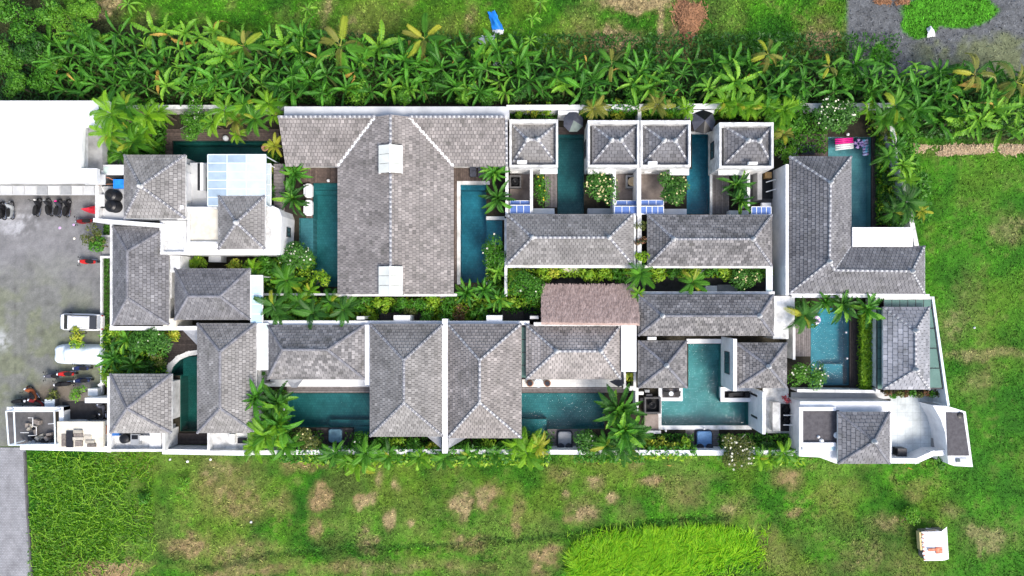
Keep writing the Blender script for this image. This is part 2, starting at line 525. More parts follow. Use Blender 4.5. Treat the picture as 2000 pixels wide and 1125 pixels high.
class MB:
    def __init__(s):
        s.v, s.f, s.m = [], [], []

    def poly(s, pts, m=0):
        i = len(s.v)
        s.v.extend(tuple(p) for p in pts)
        s.f.append(tuple(range(i, i + len(pts))))
        s.m.append(m)

    def box(s, x0, y0, z0, x1, y1, z1, m=0):
        if x0 > x1: x0, x1 = x1, x0
        if y0 > y1: y0, y1 = y1, y0
        i = len(s.v)
        s.v += [(x0, y0, z0), (x1, y0, z0), (x1, y1, z0), (x0, y1, z0), (x0, y0, z1), (x1, y0, z1), (x1, y1, z1), (x0, y1, z1)]
        for q in ((3, 2, 1, 0), (4, 5, 6, 7), (0, 1, 5, 4), (1, 2, 6, 5), (2, 3, 7, 6), (3, 0, 4, 7)):
            s.f.append(tuple(i + k for k in q))
            s.m.append(m)
        return s

    def obox(s, c, ax, ay, hx, hy, z0, z1, m=0):
        c, ax, ay = Vector(c), Vector(ax), Vector(ay)
        i = len(s.v)
        for z in (z0, z1):
            for a, b in ((-1, -1), (1, -1), (1, 1), (-1, 1)):
                p = c + ax * hx * a + ay * hy * b
                s.v.append((p.x, p.y, z))
        for q in ((3, 2, 1, 0), (4, 5, 6, 7), (0, 1, 5, 4), (1, 2, 6, 5), (2, 3, 7, 6), (3, 0, 4, 7)):
            s.f.append(tuple(i + k for k in q))
            s.m.append(m)
        return s

    def prism(s, pts, z0, z1, m=0, ms=None):
        """pts: xy world; top face triangulated"""
        pts = [(p[0], p[1]) for p in pts]
        area = sum(pts[k][0] * pts[(k + 1) % len(pts)][1] - pts[(k + 1) % len(pts)][0] * pts[k][1] for k in range(len(pts)))
        if area < 0:
            pts = pts[::-1]
        n = len(pts)
        i = len(s.v)
        s.v += [(x, y, z0) for x, y in pts] + [(x, y, z1) for x, y in pts]
        for t in tessellate_polygon([[Vector((x, y, 0)) for x, y in pts]]):
            a, b, c = t
            A = (pts[b][0] - pts[a][0]) * (pts[c][1] - pts[a][1]) - (pts[c][0] - pts[a][0]) * (pts[b][1] - pts[a][1])
            if A < 0:
                b, c = c, b
            s.f.append((i + n + a, i + n + b, i + n + c))
            s.m.append(m)
            s.f.append((i + a, i + c, i + b))
            s.m.append(m)
        for k in range(n):
            k2 = (k + 1) % n
            s.f.append((i + k, i + k2, i + n + k2, i + n + k))
            s.m.append(m if ms is None else ms)
        return s

    def cyl(s, x, y, z0, z1, r0, r1=None, n=16, m=0, cap=True):
        r1 = r0 if r1 is None else r1
        i = len(s.v)
        for z, r in ((z0, r0), (z1, r1)):
            for k in range(n):
                a = 2 * math.pi * k / n
                s.v.append((x + r * math.cos(a), y + r * math.sin(a), z))
        for k in range(n):
            k2 = (k + 1) % n
            s.f.append((i + k, i + k2, i + n + k2, i + n + k))
            s.m.append(m)
        if cap:
            s.f.append(tuple(i + n + k for k in range(n)))
            s.m.append(m)
            s.f.append(tuple(i + k for k in reversed(range(n))))
            s.m.append(m)
        return s

    def lathe(s, x, y, prof, n=20, m=0):
        i = len(s.v)
        for r, z in prof:
            for k in range(n):
                a = 2 * math.pi * k / n
                s.v.append((x + r * math.cos(a), y + r * math.sin(a), z))
        for j in range(len(prof) - 1):
            for k in range(n):
                k2 = (k + 1) % n
                s.f.append((i + j * n + k, i + j * n + k2, i + (j + 1) * n + k2, i + (j + 1) * n + k))
                s.m.append(m)
        return s

    def tube(s, pts, r, n=6, m=0, r2=None):
        pts = [Vector(p) for p in pts]
        r2 = r if r2 is None else r2
        i = len(s.v)
        N = len(pts)
        for j, p in enumerate(pts):
            d = (pts[min(j + 1, N - 1)] - pts[max(j - 1, 0)]).normalized()
            a = d.cross(Vector((0, 0, 1)))
            if a.length < 1e-3:
                a = Vector((1, 0, 0))
            a.normalize()
            b = d.cross(a)
            rr = r + (r2 - r) * j / max(1, N - 1)
            for k in range(n):
                t = 2 * math.pi * k / n
                q = p + a * rr * math.cos(t) + b * rr * math.sin(t)
                s.v.append(tuple(q))
        for j in range(N - 1):
            for k in range(n):
                k2 = (k + 1) % n
                s.f.append((i + j * n + k, i + (j + 1) * n + k, i + (j + 1) * n + k2, i + j * n + k2))
                s.m.append(m)
        s.f.append(tuple(i + k for k in range(n)))
        s.m.append(m)
        s.f.append(tuple(i + (N - 1) * n + k for k in reversed(range(n))))
        s.m.append(m)
        return s

    def build(s, name, mats, parent=None, smooth=False, bevel=0.0, local=False, kind=None):
        if isinstance(mats, str):
            mats = [mats]
        me = bpy.data.meshes.new(name)
        o3 = Vector((0, 0, 0))
        if parent is not None and not local:
            p = parent
            while p.parent is not None:
                p = p.parent
            o3 = OFF.get(p.name, Vector((0, 0, 0)))
        if s.v:
            vv = np.array(s.v, dtype=np.float64) - np.array(o3[:])
        else:
            vv = np.zeros((0, 3))
        me.from_pydata(vv.tolist(), [], s.f)
        for k in mats:
            me.materials.append(M(k))
        if len(mats) > 1:
            me.polygons.foreach_set('material_index', s.m)
        if smooth:
            me.polygons.foreach_set('use_smooth', [True] * len(me.polygons))
        if bevel:
            bm = bmesh.new()
            bm.from_mesh(me)
            bmesh.ops.bevel(bm, geom=[e for e in bm.edges], offset=bevel, segments=2, affect='EDGES', clamp_overlap=True)
            bm.to_mesh(me)
            bm.free()
        me.update()
        o = link(bpy.data.objects.new(name, me))
        o.parent = parent
        if kind:
            o['kind'] = kind
        return o


_eps = [0]
ORD = ['first', 'second', 'third', 'fourth', 'fifth', 'sixth', 'seventh', 'eighth', 'ninth', 'tenth', 'eleventh', 'twelfth', 'thirteenth', 'fourteenth', 'fifteenth', 'sixteenth', 'seventeenth', 'eighteenth', 'nineteenth', 'twentieth', 'twenty-first', 'twenty-second', 'twenty-third', 'twenty-fourth', 'twenty-fifth']


def eps():
    _eps[0] = (_eps[0] + 1) % 23
    return _eps[0] * 0.003


def bxw(rect, z):
    a, b = W(rect[0], rect[1], z), W(rect[2], rect[3], z)
    return min(a.x, b.x), min(a.y, b.y), max(a.x, b.x), max(a.y, b.y)


def slab_mb(rect, z0, z1, mb=None):
    mb = mb or MB()
    e = eps()
    x0, y0, x1, y1 = bxw(rect, z1)
    mb.box(x0 + e * .1, y0 + e * .1, z0, x1 - e * .1, y1 - e * .1, z1 + e)
    return mb


def slab(name, rect, z0, z1, mat, label, cat, group=None, bevel=0.0):
    """a solid standing on the ground or on another, outlined by the survey rectangle of its top"""
    o = slab_mb(rect, z0, z1).build(name, mat, bevel=bevel)
    return tag(o, label, cat, group)


def wallp(pts, z1, th, mat='white_paint', z0=0.0, mb=None, m=0):
    """wall along survey polyline at its top height"""
    mb = mb or MB()
    P = [W(x, y, z1) for x, y in pts]
    for k in range(len(P) - 1):
        a, b = P[k], P[k + 1]
        d = (b - a)
        d.z = 0
        L = d.length
        d.normalize()
        n = Vector((-d.y, d.x, 0))
        c = (a + b) / 2
        mb.obox((c.x, c.y, 0), d, n, L / 2 + (th / 2 if k == 0 or True else 0), th / 2, z0, z1 + eps() * .6, m)
    return mb


def wall(name, pts, z1, th, label, cat='wall', mat='white_paint', coping=True, group=None, z0=0.0):
    c = W(*pts[0], z1)
    t = thing(name, label, cat, (c.x, c.y, 0), group)
    wallp(pts, z1 - 0.08, th, z0=z0).build('wall_body', mat, t)
    if coping:
        wallp(pts, z1, th + 0.08, z0=z1 - 0.08).build('coping', mat, t)
    return t


# ------------------------------------------------------------------ noise for the ground colours
def vnoise(x, y, seed=0):
    xi, yi = np.floor(x).astype(np.int64), np.floor(y).astype(np.int64)
    xf, yf = x - xi, y - yi
    u, v = xf * xf * (3 - 2 * xf), yf * yf * (3 - 2 * yf)

    def h(a, b):
        n = (a * 374761393 + b * 668265263 + seed * 1442695041) & 0xffffffff
        n = ((n ^ (n >> 13)) * 1274126177) & 0xffffffff
        n = n ^ (n >> 16)
        return (n & 0xffff) / 65535.0
    return (h(xi, yi) * (1 - u) + h(xi + 1, yi) * u) * (1 - v) + (h(xi, yi + 1) * (1 - u) + h(xi + 1, yi + 1) * u) * v


def fbm(x, y, sc, oc=4, seed=0):
    t, a, s = 0, 0.5, 0
    for k in range(oc):
        t = t + a * vnoise(x * sc, y * sc, seed + k)
        s += a
        a *= 0.55
        sc *= 2.1
    return t / s


def sst(e0, e1, v):
    t = np.clip((v - e0) / (e1 - e0), 0, 1)
    return t * t * (3 - 2 * t)


DRY = [  # x, y, rx, ry, strength of worn or dried grass
    (635, 975, 26, 22, 1), (700, 988, 16, 18, 1), (728, 978, 22, 16, .9), (765, 1018, 14, 22, 1), (805, 1025, 13, 12, .9), (900, 985, 28, 48, .9),
    (955, 975, 26, 34, .9), (615, 1035, 14, 32, .8), (590, 905, 60, 24, .8), (480, 985, 48, 36, .7), (720, 1060, 24, 26, .7), (920, 1068, 48, 22, .7),
    (778, 950, 9, 22, .8), (745, 935, 12, 30, .7), (1145, 1000, 36, 36, .85), (1165, 942, 22, 16, .9), (1100, 928, 34, 16, .6), (1105, 960, 13, 12, .8),
    (1275, 942, 34, 12, .9), (1200, 970, 15, 15, .8), (1335, 950, 45, 42, .55), (1245, 905, 14, 16, .7), (1065, 1098, 48, 26, .9), (1180, 1053, 28, 9, .9),
    (1540, 932, 32, 18, .8), (1552, 1002, 16, 12, .8), (1430, 990, 34, 30, .65), (1010, 1015, 11, 50, .7), (430, 950, 80, 60, .65), (365, 1070, 48, 32, .8),
    (215, 1112, 75, 26, 1), (470, 1085, 80, 36, .65), (545, 985, 30, 22, .6), (760, 1115, 280, 18, .6), (470, 1112, 130, 16, .7), (830, 1045, 30, 22, .4),
    (1740, 1035, 48, 28, .6), (1680, 1085, 60, 40, .6), (1862, 1008, 20, 16, .7), (1935, 1045, 60, 34, 1), (1800, 955, 22, 20, .5), (1905, 745, 34, 42, .7),
    (1930, 690, 120, 12, .85), (1885, 585, 28, 70, .55), (1975, 440, 36, 36, .75), (1862, 640, 28, 38, .7), (1520, 1080, 30, 40, .5), (1560, 1110, 60, 20, .4),
    (1660, 960, 40, 30, .4), (1770, 1105, 60, 30, .5), (1830, 750, 20, 30, .3), (1375, 930, 40, 12, .4), (1230, 1000, 30, 20, .5),
    (1190, 78, 62, 26, .9), (1240, 8, 95, 20, 1), (1125, 55, 36, 50, .55), (1290, 60, 9, 100, .85), (1330, 90, 44, 40, .7), (1600, 88, 42, 44, .85), (1510, 110, 40, 18, .6),
    (1340, 50, 40, 50, .8), (640, 20, 14, 60, .7), (700, 60, 22, 44, .6), (918, 45, 12, 50, .6), (215, 18, 36, 26, .8), (60, 5, 40, 20, .3), (730, 30, 60, 30, .3),
    (860, 60, 40, 30, .3), (300, 30, 20, 20, .6), (560, 40, 30, 30, .3), (1430, 40, 30, 60, .3), (1100, 120, 80, 14, .4), (1820, 292, 190, 12, .35), (1745, 330, 26, 40, .4),
]
GREEN_IN_GRAVEL = [(1855, 18, 96, 34, 1), (1800, 40, 40, 34, 1), (1722, 112, 20, 27, 1)]


def to_px(X, Y):
    return X * PPM + NX, NY - Y * PPM


def field_color(X, Y):
    px, py = to_px(X, Y)
    wx = (fbm(X, Y, 0.3, 5, 5) - .5) * 62
    wy = (fbm(X, Y, 0.3, 5, 9) - .5) * 62
    wx = wx + (fbm(X, Y, 1.1, 3, 15) - .5) * 34
    wy = wy + (fbm(X, Y, 1.1, 3, 19) - .5) * 34
    qx, qy = px + wx, py + wy
    n1, n2, n3 = fbm(X, Y, 0.09, 4, 1), fbm(X, Y, 0.45, 4, 2), fbm(X, Y, 2.2, 3, 3)
    dg, lg, yg = np.array([.018, .085, .005]), np.array([.058, .2, .008]), np.array([.14, .2, .022])
    br, tan, rb = np.array([.14, .135, .045]), np.array([.27, .21, .105]), np.array([.2, .135, .06])
    t = sst(.3, .7, n1 * .35 + n2 * .65)[..., None]
    c = dg * (1 - t) + lg * t
    t = (sst(.48, .78, fbm(X, Y, 0.2, 4, 21)) * .5)[..., None]
    c = c * (1 - t) + yg * t
    d = np.zeros_like(px)
    for x, y, rx, ry, s in DRY:
        f = min(1.0, min(rx, ry) / 24)
        r = np.sqrt(((px + wx * f - x) / rx) ** 2 + ((py + wy * f - y) / ry) ** 2)
        d = np.maximum(d, s * sst(1.55, .35, r))
    d = np.clip(d * (.6 + .95 * n3), 0, 1)
    d = np.maximum(d, sst(.53, .7, n2 * .6 + n3 * .4) * .5)
    d = np.maximum(d, sst(.5, .66, fbm(X, Y, .13, 5, 61)) * .3 * (py > 860))
    dryc = br * (1 - sst(.55, .95, d)[..., None]) + tan * sst(.55, .95, d)[..., None]
    k = (sst(.5, .62, fbm(X, Y, .15, 3, 33)) * .5)[..., None]
    dryc = dryc * (1 - k) + rb * k
    d = d[..., None]
    c = c * (1 - d) + dryc * d
    # lighter mown stretch on the east side, lush patch south-west
    e = (sst(1800, 1860, px) * sst(280, 330, py) * .35)[..., None]
    c = c * (1 - e) + np.array([.035, .14, .012]) * e
    # shallow ditch line across the south field
    ly = np.interp(px, [380, 520, 700, 880, 1000, 1100, 1200, 1300, 1420], [1112, 1085, 1072, 1068, 1055, 1048, 1028, 1016, 1010])
    k = (np.exp(-((qy * .45 + py * .55 - ly) / 5) ** 2) * ((px > 380) & (px < 1425)) * (.25 + .6 * n2))[..., None]
    c = c * (1 - k) + np.array([.012, .055, .008]) * k
    # tangled undergrowth strip north of the compound: dark litter soil, plant shade painted in
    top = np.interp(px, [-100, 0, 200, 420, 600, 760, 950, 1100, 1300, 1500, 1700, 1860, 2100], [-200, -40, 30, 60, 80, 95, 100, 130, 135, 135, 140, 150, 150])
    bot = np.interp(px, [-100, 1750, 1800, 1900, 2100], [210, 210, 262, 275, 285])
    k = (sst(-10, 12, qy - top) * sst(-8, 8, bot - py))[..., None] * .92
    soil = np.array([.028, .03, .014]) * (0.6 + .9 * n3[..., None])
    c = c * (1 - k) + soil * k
    # gravel yard in the north-east corner
    k = sst(1650, 1660, px + wx * .12) * sst(158, 146, py + wy * .2) * sst(-420, -400, py) * sst(2500, 2480, px)
    g = np.zeros_like(px)
    for x, y, rx, ry, s in GREEN_IN_GRAVEL:
        r = np.sqrt(((qx * .3 + px * .7 - x) / rx) ** 2 + ((qy * .3 + py * .7 - y) / ry) ** 2)
        g = np.maximum(g, sst(1.06, .94, r))
    gv = np.array([.105, .11, .115]) * (.75 + .5 * n3[..., None])
    moss = (sst(.45, .62, fbm(X, Y, .3, 4, 44)) * sst(1760, 1830, px) * .75)[..., None]
    gv = gv * (1 - moss) + np.array([.13, .15, .065]) * moss
    gv = gv * (1 - g[..., None]) + np.array([.055, .21, .012]) * g[..., None] * (.8 + .4 * n3[..., None])
    k = k[..., None]
    c = c * (1 - k) + gv * k
    c = c * (.62 + .76 * fbm(X, Y, 3.1, 2, 91))[..., None]
    return np.clip(c, 0.004, 1), (k[..., 0] * (1 - g))


COMPOUND = [(188, 203), (1752, 203), (1722, 262), (1745, 330), (1752, 440), (1770, 480), (1776, 577), (1812, 765), (1858, 800), (1868, 893), (1720, 893), (1545, 872),
            (30, 864), (22, 798), (95, 798), (205, 780), (205, 432), (188, 425)]   # at ground level


def in_poly(px, py, poly):
    r = np.zeros(px.shape, bool)
    n = len(poly)
    j = n - 1
    for i in range(n):
        xi, yi = poly[i]
        xj, yj = poly[j]
        c = ((yi > py) != (yj > py)) & (px < (xj - xi) * (py - yi) / (yj - yi + 1e-9) + xi)
        r ^= c
        j = i
    return r


def set_col(me, cols):
    ca = me.color_attributes.new('Col', 'FLOAT_COLOR', 'POINT')
    a = np.ones((len(cols), 4), np.float32)
    a[:, :3] = cols
    ca.data.foreach_set('color', a.ravel())


def fast_mesh(name, v, faces_flat, nper, mat, kind=None, cols=None, parent=None):
    me = bpy.data.meshes.new(name)
    nf = len(faces_flat) // nper
    me.vertices.add(len(v))
    me.vertices.foreach_set('co', np.asarray(v, np.float32).ravel())
    me.loops.add(len(faces_flat))
    me.loops.foreach_set('vertex_index', np.asarray(faces_flat, np.int32))
    me.polygons.add(nf)
    me.polygons.foreach_set('loop_start', np.arange(0, nf * nper, nper, dtype=np.int32))
    me.update(calc_edges=True)
    me.validate()
    for k in ([mat] if isinstance(mat, str) else mat):
        me.materials.append(M(k))
    if cols is not None:
        set_col(me, cols)
    o = link(bpy.data.objects.new(name, me))
    if parent:
        o.parent = parent
    if kind:
        o['kind'] = kind
    return o


# ------------------------------------------------------------------ ground
def make_ground():
    fine = 0.22
    xs = np.concatenate([[-900, -600, -400, -250, -160], np.arange(-120, -58, 1.2), np.arange(-57.6, 54, fine), np.arange(54.3, 116, 1.2), [150, 250, 400, 900]])
    ys = np.concatenate([[-900, -400, -200, -130], np.arange(-95, -33, 1.2), np.arange(-32.8, 34, fine), np.arange(34.3, 96, 1.2), [130, 200, 400, 900]])
    X, Y = np.meshgrid(xs, ys)
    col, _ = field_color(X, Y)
    px, py = to_px(X, Y)
    inside = in_poly(px, py, COMPOUND)
    Z = (fbm(X, Y, .5, 3, 70) - .5) * .12
    Z = Z - 0.0
    ly = np.interp(px, [380, 520, 700, 880, 1000, 1100, 1200, 1300, 1420], [1112, 1085, 1072, 1068, 1055, 1048, 1028, 1016, 1010])
    Z = Z - .18 * np.exp(-((py - ly) / 6) ** 2) * ((px > 380) & (px < 1425))
    Z[py < 215] -= 0.05
    paved = (px < 215) & (py > 372)
    Z[paved] = np.minimum(Z[paved], -0.08)
    Z[inside] = -2.2
    nx, ny = len(xs), len(ys)
    v = np.stack([X.ravel(), Y.ravel(), Z.ravel()], 1)
    i = (np.arange(ny - 1)[:, None] * nx + np.arange(nx - 1)[None, :]).ravel()
    f = np.stack([i, i + 1, i + 1 + nx, i + nx], 1).ravel()
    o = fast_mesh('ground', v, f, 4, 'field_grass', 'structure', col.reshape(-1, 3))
    o['label'] = 'grass field with dry brown patches around the villa compound'


make_ground()


def make_tufts(n=270000):
    px = RNG.uniform(-40, 2040, n)
    py = RNG.uniform(-40, 1165, n)
    X, Y = (px - NX) / PPM, (NY - py) / PPM
    keep = ~in_poly(px, py, COMPOUND) & ~((px < 210) & (py > 372) & (py < 878)) & ~((px < 62) & (py > 870))
    keep &= ~((px < 190) & (py > 195) & (py < 400))
    X, Y, px, py = X[keep], Y[keep], px[keep], py[keep]
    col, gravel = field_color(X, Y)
    keep = gravel < RNG.uniform(0, 1, len(X)) * 1.2
    X, Y, col = X[keep], Y[keep], col[keep]
    n = len(X)
    a = RNG.uniform(0, 2 * np.pi, n)
    l = RNG.uniform(.1, .3, n)
    w = RNG.uniform(.03, .085, n)
    z = RNG.uniform(.02, .2, n)
    dx, dy = np.cos(a), np.sin(a)
    b = np.stack([X - dy * w, Y + dx * w, np.full(n, -.04)], 1)
    c = np.stack([X + dy * w, Y - dx * w, np.full(n, -.04)], 1)
    t = np.stack([X + dx * l, Y + dy * l, z], 1)
    v = np.stack([b, c, t], 1).reshape(-1, 3)
    k = (.45 + 1.75 * RNG.uniform(0, 1, n) ** 1.4)[:, None]
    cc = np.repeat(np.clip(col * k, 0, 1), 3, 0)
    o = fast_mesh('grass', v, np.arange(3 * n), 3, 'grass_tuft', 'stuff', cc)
    o['label'] = 'short uneven grass growing over the fields'


make_tufts()

# car park and road -------------------------------------------------
def make_yard():
    xs = np.arange(-62, -40.0, .25)
    x0, x1 = (-700 - NX) / PPM, (203 - NX) / PPM
    y1, y0 = (NY - 374) / PPM, (NY - 872) / PPM
    xs = np.concatenate([np.arange(x0, -53, 4), np.arange(-53, x1, .2), [x1]])
    ys = np.concatenate([np.arange(y0, y1, .2), [y1]])
    X, Y = np.meshgrid(xs, ys)
    px, py = to_px(X, Y)
    n1, n2, n3 = fbm(X, Y, .12, 4, 81), fbm(X, Y, .6, 4, 82), fbm(X, Y, 3, 3, 83)
    g = np.array([.17, .17, .175]) * (.45 + .75 * n2 + .5 * n3)[..., None]
    mossm = sst(480, 660, py + (n1 - .5) * 260) * (.35 + .65 * sst(.35, .6, n2))
    moss = np.array([.14, .155, .09]) * (.6 + .8 * n3)[..., None]
    c = g * (1 - mossm[..., None] * .8) + moss * mossm[..., None] * .8
    pale = np.maximum(sst(1.2, .3, np.hypot((px + (n2 - .5) * 60 - 40) / 42, (py - 440 + (n3 - .5) * 30) / 26)), sst(1.3, .2, np.hypot((px - 0) / 24, (py - 665) / 26))) * sst(.4, .62, n2 * .5 + n3 * .5)
    c = c * (1 - .6 * pale[..., None]) + np.array([.5, .51, .54]) * .6 * pale[..., None]
    dirt = sst(1.3, .5, np.hypot((px - 110 + (n2 - .5) * 30) / 62, (py - 775) / 30)) * .8
    c = c * (1 - dirt[..., None]) + np.array([.16, .13, .1]) * dirt[..., None]
    for ox, oy, orr in ((72, 425, 9), (96, 424, 7), (130, 428, 8), (60, 520, 12), (95, 590, 10), (30, 560, 7), (140, 560, 9), (50, 700, 11), (80, 650, 8)):
        k = (sst(1.3, .3, np.hypot(px - ox + (n3 - .5) * 12, py - oy + (n2 - .5) * 12) / orr) * .35)[..., None]
        c = c * (1 - k) + np.array([.05, .05, .05]) * k
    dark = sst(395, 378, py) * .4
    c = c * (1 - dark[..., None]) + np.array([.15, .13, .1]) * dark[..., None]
    # worn joints between the large cast bays
    j = np.minimum(np.abs((px + 7) % 74 - 37) , np.abs((py + 11) % 74 - 37)) < .9
    c[j] *= .92
    nx, ny = len(xs), len(ys)
    v = np.stack([X.ravel(), Y.ravel(), np.full(X.size, .012)], 1)
    i = (np.arange(ny - 1)[:, None] * nx + np.arange(nx - 1)[None, :]).ravel()
    f = np.stack([i, i + 1, i + 1 + nx, i + nx], 1).ravel()
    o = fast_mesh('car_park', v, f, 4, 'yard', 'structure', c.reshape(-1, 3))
    o['label'] = 'worn grey concrete car park with mossy stretches'


make_yard()
mb = MB()
a, b = W(-700, 874, 0), W(56, 1800, 0)
mb.poly([(a.x, b.y, .02), (W(66, 1800).x, b.y, .02), (W(62, 1125).x, W(0, 1125).y, .02), (W(50, 874).x, a.y, .02), (a.x, a.y, .02)])
mb.build('road', 'road_block', kind='structure')
mb = MB()
for (xa, ya), (xb, yb) in (((47, 885), (51, 980)), ((51, 982), (57, 1060)), ((57, 1062), (63, 1180))):
    wallp([(xa, ya), (xb, yb)], .15, .16, z0=-.1, mb=mb)
mb.build('kerb', 'dark_concrete', kind='structure')

# ------------------------------------------------------------------ courtyard floor with pool holes
POOLS = {
    'canopy': [(337, 276), (524, 276), (524, 402), (337, 402)],
    'curved': [(330, 733), (337, 717), (351, 704), (368, 696), (392, 692), (392, 842), (353, 842), (353, 733)],
    'west': [(611, 358), (666, 358), (666, 560), (611, 560), (611, 500), (585, 500), (585, 426), (611, 426)],
    'east': [(900, 361), (950, 361), (950, 430), (981, 430), (981, 478), (950, 478), (950, 552), (900, 552)],
    'south': [(563, 768), (726, 768), (726, 850), (688, 850), (688, 834), (563, 834)],
    'terrace': [(1014, 768), (1180, 768), (1180, 837), (1068, 837), (1068, 852), (1014, 852)],
    'parasol': [(1089, 262), (1140, 262), (1140, 418), (1089, 418)],
    'black_parasol': [(1351, 262), (1387, 262), (1387, 418), (1341, 418), (1341, 330), (1351, 330)],
    'tee': [(1344, 672), (1408, 672), (1408, 784), (1462, 784), (1462, 832), (1291, 832), (1291, 782), (1333, 782), (1333, 757), (1344, 757)],
    'float': [(1617, 268), (1701, 268), (1701, 446), (1617, 446)],
    'walled': [(1583, 602), (1658, 602), (1658, 752), (1583, 752)],
}


def make_courtyard():
    loops = [[Vector((*W(x, y).xy, 0.0)) for x, y in COMPOUND]]
    for p in POOLS.values():
        loops.append([Vector((*W(x, y).xy, 0.0)) for x, y in p])
    flat = [p for l in loops for p in l]
    tris = tessellate_polygon(loops)
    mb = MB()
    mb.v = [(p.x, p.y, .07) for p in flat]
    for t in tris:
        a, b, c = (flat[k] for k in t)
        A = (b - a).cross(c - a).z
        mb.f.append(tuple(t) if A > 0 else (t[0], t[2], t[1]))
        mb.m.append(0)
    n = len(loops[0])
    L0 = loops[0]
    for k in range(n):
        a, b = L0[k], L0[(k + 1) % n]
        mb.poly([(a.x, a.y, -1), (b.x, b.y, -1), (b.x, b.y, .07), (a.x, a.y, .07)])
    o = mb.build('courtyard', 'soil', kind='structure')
    o['label'] = 'dark planted soil between the villas'


make_courtyard()


def pool(key, label, floor='pool_tile', water='water_deep', depth=1.35, coping=None, cw=.35, shelves=(), copes=None, zc=.2):
    P = [W(x, y) for x, y in POOLS[key]]
    c = sum((p for p in P), Vector((0, 0, 0))) / len(P)
    t = thing('swimming_pool', label, 'swimming pool', (c.x, c.y, 0))
    n = len(P)
    area = sum(P[k].x * P[(k + 1) % n].y - P[(k + 1) % n].x * P[k].y for k in range(n))
    Q = P if area > 0 else P[::-1]
    mb = MB()
    for tr in tessellate_polygon([[Vector((p.x, p.y, 0)) for p in Q]]):
        a, b, c3 = (Q[k] for k in tr)
        if (b - a).cross(c3 - a).z < 0:
            b, c3 = c3, b
        mb.poly([(q.x, q.y, -depth) for q in (a, b, c3)])
    for k in range(n):
        a, b = Q[k], Q[(k + 1) % n]
        mb.poly([(a.x, a.y, .075), (b.x, b.y, .075), (b.x, b.y, -depth), (a.x, a.y, -depth)])
    mb.build('basin', floor, t)
    mb = MB()
    for tr in tessellate_polygon([[Vector((p.x, p.y, 0)) for p in Q]]):
        a, b, c3 = (Q[k] for k in tr)
        if (b - a).cross(c3 - a).z < 0:
            b, c3 = c3, b
        mb.poly([(q.x, q.y, -.03) for q in (a, b, c3)])
    mb.build('water', water, t)
    for r in shelves:
        x0, y0, x1, y1 = bxw(r[:4], 0)
        MB().box(x0 + .004, y0 + .004, -depth + .01, x1 - .004, y1 - .004, r[4]).build('step', r[5] if len(r) > 5 else floor, t)
    if coping:
        for seg in (copes or [POOLS[key] + [POOLS[key][0]]]):
            wallp(seg, zc, cw, z0=-.2).build('coping', coping, t)
    return t


pool('canopy', 'dark teal pool running under the glass canopy', 'pool_tile_green', 'water_dark', 1.6, shelves=[(337, 276, 524, 281, -.5)])
pool('curved', 'dark green pool with a curved white rim and step ledges', 'pool_tile_green', 'water_dark', 1.5,
     coping='white_paint', cw=.45, copes=[[(325, 733), (332, 714), (348, 699), (367, 691), (392, 687)]],
     shelves=[(354, 697, 392, 735, -.35), (366, 700, 372, 736, -.6), (380, 696, 392, 736, -.75)])
pool('west', 'long teal pool along the west side of the T-shaped villa', 'pool_tile', 'water_deep', 1.5,
     shelves=[(611, 358, 666, 370, -.35), (611, 370, 666, 378, -.7), (585, 426, 610, 500, -.3, 'pool_tile_slate')])
pool('east', 'blue-teal pool with white rim east of the T-shaped villa', 'pool_tile_blue', 'water_deep', 1.4, coping='white_paint', cw=.34,
     copes=[[(896, 552), (896, 357), (953, 357)], [(953, 426), (982, 426)], [(953, 480), (953, 552)]],
     shelves=[(900, 361, 950, 370, -.35), (950, 430, 981, 478, -.4, 'pool_tile_blue')])
pool('south', 'teal pool with grey-blue daybed below the villas', 'pool_tile', 'water_dark', 1.3, shelves=[(688, 834, 726, 850, -.35), (640, 822, 726, 834, -.6)])
pool('terrace', 'green-teal pool below the cream terrace with round table', 'pool_tile', 'water_deep', 1.3, shelves=[(1014, 820, 1068, 852, -.4, 'pool_tile')])
pool('parasol', 'narrow dark teal pool below the grey-green parasol', 'pool_tile', 'water_dark', 1.3, shelves=[(1089, 262, 1140, 267, -.4)])
pool('black_parasol', 'narrow blue-teal pool below the black and slate parasol', 'pool_tile_blue', 'water_deep', 1.4, coping='white_paint', cw=.22,
     copes=[[(1349, 259), (1389, 259), (1389, 420)]], shelves=[(1341, 335, 1351, 418, -.5)])
pool('tee', 'bright turquoise T-shaped pool with white rim between two square roofs', 'pool_tile', 'water_clear', 1.1, coping='white_paint', cw=.4,
     copes=[[(1288, 784), (1288, 835), (1464, 835)], [(1411, 781), (1464, 781)]], shelves=[(1344, 672, 1408, 704, -.6, 'pool_tile')])
pool('float', 'slate-bottomed pool with pink and ring floats beside L-shaped roof', 'pool_tile_slate', 'water_clear', .9,
     shelves=[])
pool('walled', 'blue pool between dark decks with a ring float', 'pool_tile_blue', 'water_clear', 1.2, shelves=[(1612, 712, 1650, 752, -.5)])


